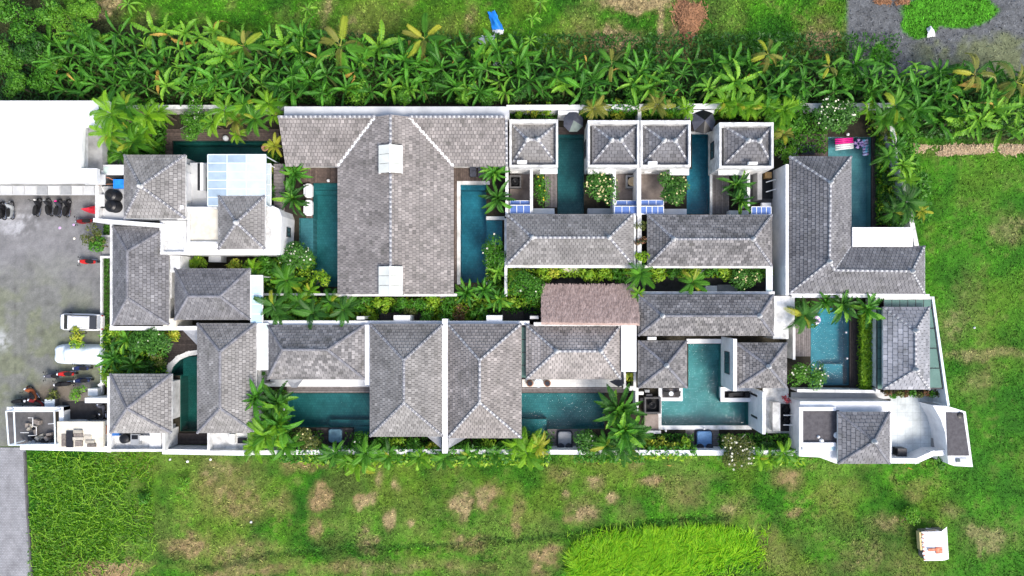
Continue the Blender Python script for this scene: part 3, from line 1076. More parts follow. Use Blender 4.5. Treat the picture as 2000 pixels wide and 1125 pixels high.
# ------------------------------------------------------------------ decks
def deck(rect, label, mat='deck_brown', z=.18, along='x', bw=.19, group='timber decks beside the pools', lim=None):
    x0, y0, x1, y1 = bxw(rect, z)
    t = thing('timber_deck', label, 'deck', ((x0 + x1) / 2, (y0 + y1) / 2, 0), group)
    L, Wd = (x1 - x0, y1 - y0) if along == 'x' else (y1 - y0, x1 - x0)
    n = max(2, int(round(Wd / bw)))
    w = Wd / n
    e = eps()
    mb = MB()
    if along == 'x':
        mb.box(-L / 2, -w / 2 + .012, 0, L / 2, w / 2 - .012, .045)
    else:
        mb.box(-w / 2 + .012, -L / 2, 0, w / 2 - .012, L / 2, .045)
    first = None
    for k in range(n):
        if first is None:
            o = first = mb.build('plank', mat, t, local=True)
        else:
            o = link(first.copy())
            o.parent = t
        q = -Wd / 2 + w * (k + .5)
        if lim:
            py = NY - (q + (y0 + y1) / 2) * PPM * CAM_H / (CAM_H - z)
            x1k = W(lim(py), 0, z).x
            o.scale = ((x1k - x0) / L, 1, 1)
            o.location = ((x0 + x1k) / 2 - (x0 + x1) / 2, q, z - .045)
            continue
        o.location = (0, q, z - .045 + e + random.uniform(-.004, .004)) if along == 'x' else (q, 0, z - .045 + e + random.uniform(-.004, .004))
    if not lim:
        MB().box(x0, y0, .02, x1, y1, z - .05 + e).build('joist_bed', 'deck_dark', t)
    return t


deck((322, 252, 545, 275), 'grey-brown deck along the top of the canopy pool', 'deck_brown')
deck((313, 275, 337, 306), 'short deck piece at left end of the canopy pool', 'deck_brown')
deck((300, 645, 388, 732), 'dark brown deck around the curved white pool rim', 'deck_dark', lim=lambda y: float(np.interp(y, [684, 687, 692, 702, 716, 733], [388, 370, 354, 338, 325, 319])))
deck((338, 846, 404, 868), 'dark deck strip below the curved pool', 'deck_dark')
deck((585, 322, 666, 357), 'dark deck above the long west pool', 'deck_brown', along='y')
deck((598, 357, 611, 426), 'narrow deck edge left of the long west pool', 'deck_brown', along='y')
deck((884, 322, 960, 356), 'dark deck with two grey loungers above the east pool', 'deck_brown', along='y')
deck((884, 356, 896, 552), 'narrow dark deck between T-shaped roof and east pool', 'deck_brown', along='y')
deck((560, 755, 726, 767), 'deck strip above the pool with the grey-blue daybed', 'deck_grey')
deck((618, 836, 690, 872), 'dark deck under the grey-blue daybed', 'deck_dark')
deck((1014, 757, 1240, 767), 'deck strip between cream terrace and green-teal pool', 'deck_grey')
deck((1069, 838, 1142, 880), 'deck under the light grey daybed', 'deck_grey')
deck((1339, 839, 1404, 882), 'deck under the bright blue daybed', 'deck_grey')
deck((1088, 248, 1142, 262), 'dark deck under the grey-green parasol', 'deck_dark')
deck((1346, 232, 1392, 256), 'dark deck under the black and slate parasol', 'deck_dark')
deck((1064, 338, 1088, 405), 'brown deck between dense shrub and narrow parasol pool', 'deck_grey', along='y')
deck((1391, 338, 1424, 418), 'grey-brown deck right of the black-parasol pool', 'deck_grey', along='y')
deck((1548, 262, 1616, 306), 'reddish brown deck left of the pink float pool', 'deck_brown', along='y')
deck((1551, 632, 1583, 696), 'grey deck left of the ring-float pool', 'deck_grey', along='y')
deck((1659, 600, 1684, 762), 'very dark deck right of the ring-float pool', 'deck_dark', along='y')
deck((1702, 264, 1712, 446), 'narrow black edge strip right of the float pool', 'deck_dark', along='y')
deck((1414, 762, 1468, 780), 'sunken dark deck under the right square roof', 'deck_dark', z=.2)
deck((1293, 759, 1326, 778), 'small deck platform with two dark chairs by turquoise pool', 'deck_grey', z=.5)
deck((535, 320, 556, 440), 'narrow weathered slatted roof beside the heliconias', 'deck_grey', z=2.2, bw=.3)
deck((742, 610, 830, 627), 'dark slatted gate bridge left of the white porch block', 'deck_dark', z=.5, along='y')
deck((980, 607, 1022, 625), 'dark slatted bridge right of the white porch block', 'deck_dark', z=.5, along='y')


# ------------------------------------------------------------------ roofs
def clip(poly, a, n):
    out = []
    k = len(poly)
    for i in range(k):
        p, q = poly[i], poly[(i + 1) % k]
        dp = (p[0] - a[0]) * n[0] + (p[1] - a[1]) * n[1]
        dq = (q[0] - a[0]) * n[0] + (q[1] - a[1]) * n[1]
        if dp >= 0:
            out.append(p)
        if (dp >= 0) != (dq >= 0):
            t = dp / (dp - dq)
            out.append((p[0] + (q[0] - p[0]) * t, p[1] + (q[1] - p[1]) * t))
    return out


def tile_facet(mb, P, w, e, t=.04):
    n = Vector((0, 0, 0))
    for i in range(len(P)):
        a, b = P[i], P[(i + 1) % len(P)]
        n += a.cross(b)
    n.normalize()
    if n.z < 0:
        n = -n
        P = P[::-1]
    h = Vector((0, 0, 1)).cross(n).normalized()
    u = n.cross(h).normalized()
    if u.z < 0:
        u, h = -u, -h
    o = min(P, key=lambda p: p.dot(u))
    q = [((p - o).dot(h), (p - o).dot(u)) for p in P]
    ar = sum(q[i][0] * q[(i + 1) % len(q)][1] - q[(i + 1) % len(q)][0] * q[i][1] for i in range(len(q)))
    if ar < 0:
        q = q[::-1]
    edges = []
    for i in range(len(q)):
        a, b = q[i], q[(i + 1) % len(q)]
        L = math.hypot(b[0] - a[0], b[1] - a[1])
        if L < 1e-4:
            continue
        edges.append((a, (-(b[1] - a[1]) / L, (b[0] - a[0]) / L)))
    amin, amax = min(p[0] for p in q), max(p[0] for p in q)
    bmax = max(p[1] for p in q)
    gap = .04
    row = 0
    b0 = -.02
    while b0 < bmax:
        off = (row % 2) * w / 2 + random.uniform(-.02, .02)
        a0 = amin - w + off
        jb = random.uniform(-.008, .008)
        while a0 < amax:
            T = [(a0 + gap / 2, b0 + jb), (a0 + w - gap / 2, b0 + jb), (a0 + w - gap / 2, b0 + e - .03), (a0 + gap / 2, b0 + e - .03)]
            for ea, en in edges:
                if min((p[0] - ea[0]) * en[0] + (p[1] - ea[1]) * en[1] for p in T) < 0:
                    T = clip(T, ea, en)
                    if len(T) < 3:
                        break
            if len(T) >= 3:
                lift = .014 + random.uniform(0, .012)
                top, bot = [], []
                for (x, y) in T:
                    s = o + h * x + u * y
                    hh = lift + t * max(0, 1 - (y - b0) / e)
                    top.append(s + n * hh)
                    bot.append(s + n * .003)
                i = len(mb.v)
                k = len(T)
                mb.v += [tuple(p) for p in top] + [tuple(p) for p in bot]
                # orientation
                mb.f.append(tuple(range(i, i + k)))
                mb.m.append(0)
                for j in range(k):
                    j2 = (j + 1) % k
                    mb.f.append((i + j, i + k + j, i + k + j2, i + j2))
                    mb.m.append(0)
            a0 += w
        b0 += e
        row += 1


def caps(mb, mo, a, b, w=.26, step=.36, seg=.2):
    """half-round ridge tiles between a and b, mortar bed under them"""
    d = b - a
    L = d.length
    if L < .3:
        return
    d = d / L
    s = Vector((0, 0, 1)).cross(d)
    if s.length < 1e-3:
        return
    s.normalize()
    up = d.cross(s)
    if up.z < 0:
        up = -up
    A, B = a + up * .05, b + up * .05
    # bed
    i = len(mo.v)
    hw = w * .5
    for p in (A, B):
        mo.v += [tuple(p - s * hw - up * .07), tuple(p - s * hw * .7 + up * .06), tuple(p + s * hw * .7 + up * .06), tuple(p + s * hw - up * .07)]
    for k in range(3):
        mo.f.append((i + k, i + k + 1, i + 4 + k + 1, i + 4 + k))
        mo.m.append(0)
    n = max(1, int(L / step))
    st = L / n
    for k in range(n):
        c0 = A + d * (st * k + random.uniform(-.02, .02))
        c1 = c0 + d * (st * seg / step if seg < step else st * .96)
        i = len(mb.v)
        for p, r in ((c0, w * .62), (c1, w * .54)):
            for ang in (0, 45, 90, 135, 180):
                t = R(ang)
                mb.v.append(tuple(p + s * r * math.cos(t) + up * (r * math.sin(t) - .04)))
        for j in range(4):
            mb.f.append((i + j, i + j + 1, i + 5 + j + 1, i + 5 + j))
            mb.m.append(0)
        mb.f.append(tuple(i + j for j in range(5)))
        mb.m.append(0)
        mb.f.append(tuple(i + 5 + j for j in reversed(range(5))))
        mb.m.append(0)


def finial(parent, p, mat='mortar_white', r=.2):
    mb = MB()
    mb.lathe(p.x, p.y, [(r * 1.15, p.z - .05), (r * 1.15, p.z + .12), (r * .7, p.z + .16), (r * .95, p.z + .3), (r * .8, p.z + .45), (r * .3, p.z + .55), (0.001, p.z + .58)], n=12)
    mb.build('finial', mat, parent, smooth=True)


def window(parent, x, y, z, w, h, axis):
    """small framed window on a wall; axis is the outward direction"""
    ax = Vector(axis)
    s = Vector((-ax.y, ax.x, 0))
    fr = MB()
    c = Vector((x, y, 0))
    for q, hw, a, b in ((0, w / 2, z + h - .06, z + h), (0, w / 2, z, z + .06)):
        fr.obox(c + s * q, s, ax, hw, .05, a, b)
    for q in (-1, 0, 1):
        fr.obox(c + s * q * (w / 2 - .03), s, ax, .03, .045, z + .061, z + h - .061)
    f = fr.build('window', 'dark_metal', parent)
    mb = MB()
    mb.obox(c, s, ax, w / 2 - .03, .02, z + .03, z + h - .03)
    mb.build('pane', 'window_glass', f)


def roof_parts(t, facets, ridges, tile, tmat, mortar, cstep, cseg, capw=.22):
    """facets, ridges: world vectors"""
    rb = MB()
    for P in facets:
        rb.poly(P if (P[1] - P[0]).cross(P[2] - P[0]).z > 0 else P[::-1])
        rb.poly([p - Vector((0, 0, .12)) for p in (P[::-1] if (P[1] - P[0]).cross(P[2] - P[0]).z > 0 else P)])
    roof = rb.build('roof', 'roof_deck', t)
    tb = MB()
    for P in facets:
        tile_facet(tb, [Vector(p) for p in P], *tile)
    tb.build('roof_tile', tmat, roof, kind='stuff')
    cb, mo = MB(), MB()
    for a, b in ridges:
        caps(cb, mo, a, b, w=capw, step=cstep, seg=cseg)
    mo.build('mortar_bed', mortar, roof)
    cb.build('ridge_tile', 'ridge_dark', roof, kind='stuff')
    return roof


def villa(rect, ridge, label, ze=3.2, slope=.72, tile=(.42, .34), tmat='roof_tile', caps_='grey', fin=False, z0=0.0, inset=.55, name='villa', wmat='white_paint', cat='villa', group='tiled villas of the compound', win=True, fmat='mortar_white'):
    x0, y0, x1, y1 = rect
    xa, ya, xb, yb = ridge
    c = W((x0 + x1) / 2, (y0 + y1) / 2, ze)
    t = thing(name, label, cat, (c.x, c.y, z0), group)
    ww, hh = abs(W(x1, 0, ze).x - W(x0, 0, ze).x), abs(W(0, y1, ze).y - W(0, y0, ze).y)
    zr = ze + slope * min(ww, hh) / 2
    A, B, C, D = W(x0, y0, ze), W(x1, y0, ze), W(x1, y1, ze), W(x0, y1, ze)
    P, Q = W(xa, ya, zr), W(xb, yb, zr)
    if (P - Q).length < .15:
        F = [[A, B, P], [B, C, P], [C, D, P], [D, A, P]]
        rl = [(A, P), (B, P), (C, P), (D, P)]
    elif abs(ya - yb) < abs(xa - xb):
        F = [[A, B, Q, P], [B, C, Q], [C, D, P, Q], [D, A, P]]
        rl = [(P, Q), (A, P), (D, P), (B, Q), (C, Q)]
    else:
        F = [[A, B, P], [B, C, Q, P], [C, D, Q], [D, A, P, Q]]
        rl = [(P, Q), (A, P), (B, P), (C, Q), (D, Q)]
    st = {'grey': ('mortar_grey', .34, .34), 'bold': ('mortar_white', .42, .22), 'dots': ('mortar_white', .5, .32), 'light': ('mortar_white', .36, .28)}[caps_]
    roof = roof_parts(t, F, rl, tile, tmat, *st)
    wb = MB()
    wx0, wy0, wx1, wy1 = min(A.x, B.x) + inset, D.y + inset, B.x - inset, A.y - inset
    wb.box(wx0, wy0, z0, wx1, wy1, ze - .1)
    wb.build('wall', wmat, t)
    # eaves board
    eb = MB()
    x_0, y_0, x_1, y_1 = A.x, D.y, B.x, A.y
    for q in ((x_0 - .03, y_0 - .03, x_1 + .03, y_0), (x_0 - .03, y_1, x_1 + .03, y_1 + .03), (x_0 - .03, y_0, x_0, y_1), (x_1, y_0, x_1 + .03, y_1)):
        eb.box(q[0], q[1], ze - .2, q[2], q[3], ze + .02)
    eb.build('fascia', 'stained_white' if wmat == 'white_paint' else wmat, t)
    if win:
        for fx in (.3, .7):
            window(t, wx0 + (wx1 - wx0) * fx, wy0 - .02, z0 + .9, 1.3, 1.3, (0, -1, 0))
            window(t, wx0 + (wx1 - wx0) * fx, wy1 + .02, z0 + .9, 1.3, 1.3, (0, 1, 0))
    if fin:
        pts = [P] if (P - Q).length < .15 else [P, Q]
        for p in pts:
            finial(roof, p, fmat)
    return t


# upper-storey roofs on the tank block
villa((243, 303, 362, 426), (275, 364, 275, 362), 'square tiled roof beside the two black water tanks', ze=4.7, slope=.62, caps_='light', fin=True, tmat='roof_tile', z0=0, tile=(.36, .34))
villa((427, 383, 517, 486), (462, 435, 462, 435), 'small square tiled roof on the white curved terrace block', ze=4.6, slope=.7, caps_='light', fin=True, tmat='roof_tile', tile=(.36, .34))
villa((221, 443, 330, 634), (249, 491, 249, 582), 'long north-south roof beside the car park lawn strip', caps_='grey', tmat='roof_tile_dark', tile=(.35, .31))
villa((342, 525, 488, 624), (368, 579, 430, 579), 'hip roof below the curved white terrace block', caps_='grey', tmat='roof_tile_dark', tile=(.35, .31), ze=3.3)
villa((386, 632, 500, 845), (430, 687, 430, 797), 'long roof over the right edge of the curved dark pool', caps_='grey', tmat='roof_tile', tile=(.35, .31), ze=3.4, slope=.66)
villa((216, 731, 335, 845), (248, 798, 248, 798), 'square roof left of the curved pool, near parked motorbikes', caps_='grey', tmat='roof_tile', tile=(.35, .31), ze=3.4, inset=.9)
villa((523, 635, 712, 740), (552, 683, 640, 683), 'wide hip roof above the pool with grey-blue daybed', caps_='grey', tmat='roof_tile_mixed', tile=(.42, .32), slope=.75)
villa((723, 633, 866, 852), (789, 704, 789, 787), 'tall roof left of the white dividing wall, lower row centre', caps_='light', tmat='roof_tile', tile=(.36, .33), ze=3.5, slope=.68)
villa((875, 633, 1018, 855), (937, 704, 937, 786), 'warm grey tall roof right of the white dividing wall', caps_='bold', tmat='roof_tile_warm', tile=(.36, .33), ze=3.5, slope=.68)
villa((1028, 635, 1212, 740), (1087, 686, 1174, 686), 'wide hip roof above the cream terrace with round table', caps_='bold', tmat='roof_tile_warm', tile=(.4, .33), fin=True, slope=.75)
villa((1247, 576, 1510, 655), (1294, 617, 1483, 617), 'long narrow hip roof right of the thatched roof', caps_='grey', tmat='roof_tile_mixed', tile=(.38, .31), fin=True, slope=.78, ze=3.4)
villa((1247, 666, 1341, 757), (1302, 714, 1302, 714), 'square roof with finial left of the turquoise T-shaped pool', caps_='grey', tmat='roof_tile_mixed', tile=(.38, .31), fin=True, slope=.74, win=False)
villa((1438, 670, 1536, 757), (1501, 716, 1501, 716), 'square roof with finial right of the turquoise T-shaped pool', caps_='grey', tmat='roof_tile_mixed', tile=(.38, .31), fin=True, slope=.74, win=False)
villa((990, 419, 1236, 517), (1040, 464, 1190, 464), 'long hip roof above the thatched roof, left of the vine wall', caps_='bold', tmat='roof_tile', tile=(.38, .31), fin=True)
villa((1265, 420, 1507, 519), (1316, 467, 1471, 467), 'long mottled hip roof right of the vine-covered wall', caps_='light', tmat='roof_tile_mixed', tile=(.42, .32), fin=True)
villa((1725, 600, 1815, 760), (1788, 646, 1788, 722), 'pale slate roof ringed by green glass near the east field', caps_='bold', tmat='roof_tile_pale', tile=(.55, .42), fin=True, slope=.7)
villa((1637, 805, 1737, 905), (1707, 862, 1707, 862), 'square slate roof on the white south-east block', caps_='grey', tmat='roof_tile_dark', tile=(.5, .38), fin=True, ze=3.6)

# walled pavilions: parapet round a small hip roof
PAV = [((995, 233, 1090, 326), (1001, 244, 1086, 319), (1030, 273, 1051, 273), 'walled pavilion left of the grey-green parasol pool', 'bold'),
       ((1148, 235, 1249, 326), (1157, 245, 1245, 320), (1195, 274, 1213, 274), 'walled pavilion right of the grey-green parasol pool', 'dots'),
       ((1251, 235, 1349, 326), (1255, 245, 1345, 320), (1297, 275, 1319, 275), 'walled pavilion left of the black-parasol pool', 'dots'),
       ((1405, 239, 1511, 328), (1415, 247, 1507, 321), (1461, 275, 1483, 275), 'walled pavilion right of the black-parasol pool', 'dots')]
for outer, inner, rdg, lab, cp in PAV:
    zt = 3.9
    t = villa(inner, rdg, lab, ze=3.2, slope=.6, caps_=cp, fin=True, tmat='roof_tile_dark' if cp == 'dots' else 'roof_tile', tile=(.5, .33), name='pavilion', cat='pavilion', group='walled pavilions by the north wall', inset=.2, win=False)
    x0, y0, x1, y1 = bxw(outer, zt)
    ix0, iy0, ix1, iy1 = bxw(inner, 3.2)
    pb = MB()
    th = .2
    pb.box(x0, y0, 0, x0 + th, y1, zt)
    pb.box(x1 - th, y0, 0, x1, y1, zt)
    pb.box(x0 + th, y0, 0, x1 - th, y0 + th, zt - .002)
    pb.box(x0 + th, y1 - th * 1.6, 0, x1 - th, y1, zt - .002)
    pb.build('parapet', 'stained_white', t)
    MB().box(x0 + th, y0 + th, 2.6, x1 - th, y1 - th, 2.98).build('gutter', 'dark_concrete', t)
    window(t, x0 - .02, (y0 + y1) / 2, 1.0, 1.6, 1.2, (-1, 0, 0))


# T-shaped big roof ---------------------------------------------------
def big_roof():
    ze, rise = 3.5, 2.55
    c = W(772, 400, ze)
    t = thing('villa', 'large T-shaped grey tiled roof between two long pools', 'villa', (c.x, c.y, 0), 'tiled villas of the compound')
    zr = ze + rise
    xl, xr, xm = 660, 886, 763
    Xl, Xr, Xm = W(xl, 0, ze).x, W(xr, 0, ze).x, W(xm, 0, zr).x
    Yt, Yb = W(0, 226, zr).y, W(0, 575, ze).y
    yb = Yb
    yt = Yt
    sl = rise / (Xm - Xl)
    sr = rise / (Xr - Xm)
    ye = W(0, 325, ze).y
    zw = ze + 1.84
    yw = W(0, 228, zw).y
    sw = (zw - ze) / (yw - ye)
    # west wing valley: x where main plane height equals zw
    xv = Xl + (zw - ze) / sl
    xv2 = Xr - (zw - ze) / sr
    XL, XR = W(558, 0, ze).x, W(992, 0, ze).x
    XLt, XRt = W(543, 0, zw).x, W(991, 0, zw).x
    V = Vector
    F = [[V((Xl, yb, ze)), V((Xm, yb, zr)), V((Xm, yt, zr)), V((xv, yt, zw)), V((xv, yw, zw)), V((Xl, ye, ze))],
         [V((Xr, yb, ze)), V((Xr, ye, ze)), V((xv2, yw, zw)), V((xv2, yt, zw)), V((Xm, yt, zr)), V((Xm, yb, zr))]]
    # drop the short stub between yw and yt when the wing ridge lies north of the gable end
    if yt < yw:
        F = [[V((Xl, yb, ze)), V((Xm, yb, zr)), V((Xm, yw, zr)), V((xv, yw, zw)), V((Xl, ye, ze))],
             [V((Xr, yb, ze)), V((Xr, ye, ze)), V((xv2, yw, zw)), V((Xm, yw, zr)), V((Xm, yb, zr))]]
        yt = yw
    F.append([V((XL, ye, ze)), V((Xl, ye, ze)), V((xv, yw, zw)), V((XLt, yw, zw))])
    F.append([V((Xr, ye, ze)), V((XR, ye, ze)), V((XRt, yw, zw)), V((xv2, yw, zw))])
    rl = [(V((Xm, yt, zr)), V((Xm, W(0, 284, zr).y, zr))), (V((Xm, W(0, 340, zr).y, zr)), V((Xm, W(0, 520, zr).y, zr))),
          (V((XLt, yw, zw)), V((xv, yw, zw))), (V((xv2, yw, zw)), V((XRt, yw, zw))), (V((XR - .1, ye, ze)), V((XRt - .1, yw, zw)))]
    roof = roof_parts(t, F, rl, (.33, .33), 'roof_tile_warm', 'mortar_white', .42, .24)
    for a, b in (((Xl, ye, ze), (xv, yw, zw)), ((Xr, ye, ze), (xv2, yw, zw))):
        a, b = V(a) + V((0, 0, .07)), V(b) + V((0, 0, .07))
        d = (b - a).normalized()
        s = V((0, 0, 1)).cross(d).normalized() * .16
        mb = MB()
        mb.poly([a - s, b - s, b + s, a + s])
        mb.poly([a - s - V((0, 0, .05)), a + s - V((0, 0, .05)), b + s - V((0, 0, .05)), b - s - V((0, 0, .05))])
        for p, q in ((a - s, b - s), (a + s, b + s)):
            mb.poly([p, q, q + V((0, 0, .07)), p + V((0, 0, .07))])
            mb.poly([p + V((0, 0, .07)), q + V((0, 0, .07)), q, p])
        mb.build('valley_gutter', 'clean_white', roof)
    # glazed ridge lanterns
    for (ya, ybb) in ((283, 338), (520, 576)):
        xa, xb = W(739, 0, zr).x, W(785, 0, zr).x
        y0, y1 = W(0, ybb, zr).y, W(0, ya, zr).y
        lw = xb - xa
        fr = MB()
        zl = zr + .35
        drop = .45
        for yy in (y0, y1 - .08):
            fr.box(xa, yy, zr - .9, xb, yy + .08, zr - drop + .02)
        for xx in (xa, xb - .06):
            fr.box(xx, y0, zr - .9, xx + .06, y1, zl - drop - .05)
        fr.box(Xm - .06, y0 - .03, zl - .04, Xm + .06, y1 + .03, zl + .04)
        lan = fr.build('roof_lantern', 'clean_white', roof)
        nrow = 3
        for sgn, x_ in ((-1, xa), (1, xb)):
            for k in range(nrow):
                p0 = y0 + (y1 - y0) * k / nrow + .02
                p1 = y0 + (y1 - y0) * (k + 1) / nrow - .02
                mb = MB()
                q = [V((Xm + sgn * .05, p0, zl)), V((Xm + sgn * .05, p1, zl)), V((x_, p1, zl - drop)), V((x_, p0, zl - drop))]
                if sgn > 0:
                    q = q[::-1]
                mb.poly(q)
                mb.poly([p - V((0, 0, .03)) for p in q[::-1]])
                mb.build('pane', 'skylight', lan)
    wb = MB()
    wb.box(Xl + .5, yb + .5, 0, Xr - .5, yw, ze - .1)
    wb.box(XL + .5, ye + .5, 0, XR - .4, yw - .01, ze - .12)
    g = V((Xm, yb + .48, 0))
    wb.poly([(Xl + .6, yb + .49, ze - .1), (Xr - .6, yb + .49, ze - .1), (Xm, yb + .49, zr - .35)])
    wb.build('wall', 'white_paint', t)
    for k in range(4):
        window(t, Xl + .48, yb + 2.5 + 2.9 * k, .3, 2.1, 2.1, (-1, 0, 0))
        window(t, Xr - .48, yb + 2.5 + 2.9 * k, .3, 2.1, 2.1, (1, 0, 0))
    mb = MB()
    a, b = W(555, 208, 4.6), W(994, 228, 4.6)
    mb.box(a.x, yw + .12, 0, b.x, a.y, 4.6)
    mb.build('rear_parapet', 'pale_concrete', t)
    return t


big_roof()


# L-shaped roof --------------------------------------------------------
def l_roof():
    ze = 3.4
    c = W(1620, 480, ze)
    t = thing('villa', 'L-shaped dark tiled roof beside the pink float pool', 'villa', (c.x, c.y, 0), 'tiled villas of the compound')
    V = Vector
    zr = ze + 2.2
    zh = ze + 1.75
    NW, NE = W(1542, 306, ze), W(1662, 306, ze)
    SW, SE = W(1542, 573, ze), W(1805, 573, ze)
    IN = W(1662, 481, ze)            # inner corner
    E1 = W(1806, 484, ze)
    A = W(1622, 357, zr)
    B = W(1620, 511, zr)
    B2 = W(1630, 528, zh)
    C2 = W(1781, 530, zh)
    E1 = V((SE.x, IN.y, ze))
    F = [[NW, NE, A], [SW, B, A, NW], [NE, IN, B2, B, A], [SW, SE, C2, B2], [SW, B2, B], [SE, E1, C2], [E1, IN, B2, C2]]
    rl = [(A, B), (NW, A), (NE, A), (SW, B), (B, B2), (B2, C2), (SE, C2), (E1, C2)]
    roof = roof_parts(t, F, rl, (.36, .34), 'roof_tile_dark', 'mortar_white', .42, .22)
    a, b = IN + V((0, 0, .08)), B2 + V((0, 0, .08))
    d = (b - a).normalized()
    s = V((0, 0, 1)).cross(d).normalized() * .07
    mb = MB()
    mb.poly([a - s, a + s, b + s, b - s])
    mb.poly([a - s, b - s, b + s, a + s])
    mb.build('valley_gutter', 'clean_white', roof)
    for p in (A, B, C2):
        finial(roof, p, r=.17)
    wb = MB()
    wb.box(SW.x + .5, SW.y + .5, 0, NE.x - .5, NE.y - .5, ze - .1)
    wb.box(NE.x - .51, SW.y + .5, 0, SE.x - .5, IN.y - .5, ze - .12)
    wb.build('wall', 'white_paint', t)
    eb = MB()
    eb.box(SW.x, SW.y - .12, ze - .25, SE.x + .1, SW.y, ze + .05)
    eb.box(SE.x, SE.y, ze - .25, SE.x + .06, E1.y, ze + .03)
    eb.build('fascia', 'clean_white', t)
    for k in range(3):
        window(t, NE.x - .48, NE.y - 2.3 - 2.4 * k, .3, 1.8, 2.1, (1, 0, 0))
    return t


l_roof()


# thatched roof --------------------------------------------------------
def thatch():
    z0, z1 = 2.6, 4.4
    c = W(1150, 590, 3)
    t = thing('thatched_pavilion', 'open pavilion under a brown thatched roof with ragged edge', 'pavilion', (c.x, c.y, 0))
    A, B, C, D = W(1058, 560, z0), W(1242, 560, z0), W(1249, 629, z1), W(1057, 627, z1)
    mb = MB()
    mb.poly([D, C, B, A])
    mb.poly([p - Vector((0, 0, .2)) for p in (A, B, C, D)])
    for p, q in ((A, B), (B, C), (C, D), (D, A)):
        mb.poly([p, q, q - Vector((0, 0, .2)), p - Vector((0, 0, .2))])
    # far slope hidden behind the party wall
    E, F_ = W(1249, 636, z1 - .6), W(1057, 634, z1 - .6)
    mb.poly([D, F_, E, C])
    roof = mb.build('roof', 'thatch', t)
    v, f = [], []
    n = Vector((0, -1, 2)).normalized()
    up = (D - A).normalized()
    ex = Vector((1, 0, 0))
    k = 0
    for row in range(26):
        fy = row / 25
        for col in range(150):
            fx = (col + random.random()) / 150
            a = A.lerp(B, fx)
            b = D.lerp(C, fx)
            p = a.lerp(b, max(0, min(1, fy + random.uniform(-.02, .02))))
            L = random.uniform(.25, .5) if row else random.uniform(.2, .4)
            w = random.uniform(.03, .07)
            h = random.uniform(.04, .13)
            tip = p - up * L + Vector((random.uniform(-.07, .07), 0, h * .6 + .02))
            q = p + up * .15
            v += [tuple(q - ex * w + Vector((0, 0, .02))), tuple(q + ex * w + Vector((0, 0, .02))), tuple(tip + ex * w * .5), tuple(tip - ex * w * .5)]
            f.append((k, k + 3, k + 2, k + 1))
            k += 4
    mb = MB()
    mb.v, mb.f, mb.m = v, f, [0] * len(f)
    mb.build('thatch', 'thatch', roof, kind='stuff')
    for fx in (.03, .35, .65, .97):
        p = A.lerp(B, fx)
        MB().cyl(p.x, p.y - .5, .07, z0 - .1, .09, n=8).build('post', 'old_wood', t)
        p = D.lerp(C, fx)
        MB().cyl(p.x, p.y + .1, .07, z1 - .25, .09, n=8).build('post', 'old_wood', t)


thatch()


# ------------------------------------------------------------------ white buildings and blocks
def block(name, label, cat, polys, group=None):
    """polys: list of (part name, px polygon or rect at its top, z0, z1, material)"""
    p0 = polys[0]
    x, y = (p0[1][0], p0[1][1]) if not isinstance(p0[1][0], tuple) else p0[1][0]
    c = W(x, y, 0)
    t = thing(name, label, cat, (c.x, c.y, 0), group)
    for nm, P, z0, z1, mat in polys:
        e = eps()
        if isinstance(P[0], tuple):
            mb = MB().prism([W(a, b, z1) for a, b in P], z0, z1 + e)
        else:
            mb = slab_mb(P, z0, z1)
        mb.build(nm, mat, t)
    return t


def parapet_parts(t, rect, z0, z1, th, mat='white_paint', sides='nsew', name='parapet'):
    x0, y0, x1, y1 = bxw(rect, z1)
    mb = MB()
    e = eps() * .3
    if 'w' in sides: mb.box(x0, y0, z0, x0 + th, y1, z1 + e)
    if 'e' in sides: mb.box(x1 - th, y0, z0, x1, y1, z1 + e)
    if 's' in sides: mb.box(x0 + th, y0, z0, x1 - th, y0 + th, z1 + e)
    if 'n' in sides: mb.box(x0 + th, y1 - th, z0, x1 - th, y1, z1 + e)
    return mb.build(name, mat, t)


# flat white building, north-west
t = block('flat_roofed_building', 'large flat-roofed white building above the car park', 'building', [
    ('roof_slab', [(-360, 197), (212, 197), (212, 248), (162, 248), (158, 329), (190, 329), (190, 357), (-360, 357)], 5.8, 6.2, 'clean_white'),
    ('wall', [(-355, 203), (150, 203), (150, 350), (-355, 350)], 0, 5.78, 'white_paint'),
    ('roof_terrace', (158, 249, 200, 332), 0, 4.2, 'grey_concrete'),
])
can = slab_mb((-355, 362, 186, 381), 2.9, 3.0).build('awning', 'pale_concrete', t)
for k in range(9):
    x0 = -20 + k * 23
    slab_mb((x0, 363, x0 + 21, 380), 3.0, 3.06).build('awning_panel', 'grey_plastic' if k in (4, 6) else 'pale_concrete', can)
for k in range(3):
    window(t, W(10 + 45 * k, 0, 3).x, W(0, 350, 5.78).y - .02, 1.0, 1.8, 1.3, (0, -1, 0))
slab('corrugated_sheet', (166, 341, 206, 361), 4.6, 4.66, 'pale_concrete', 'loose grey-blue corrugated sheet between white roof and tanks', 'sheet')

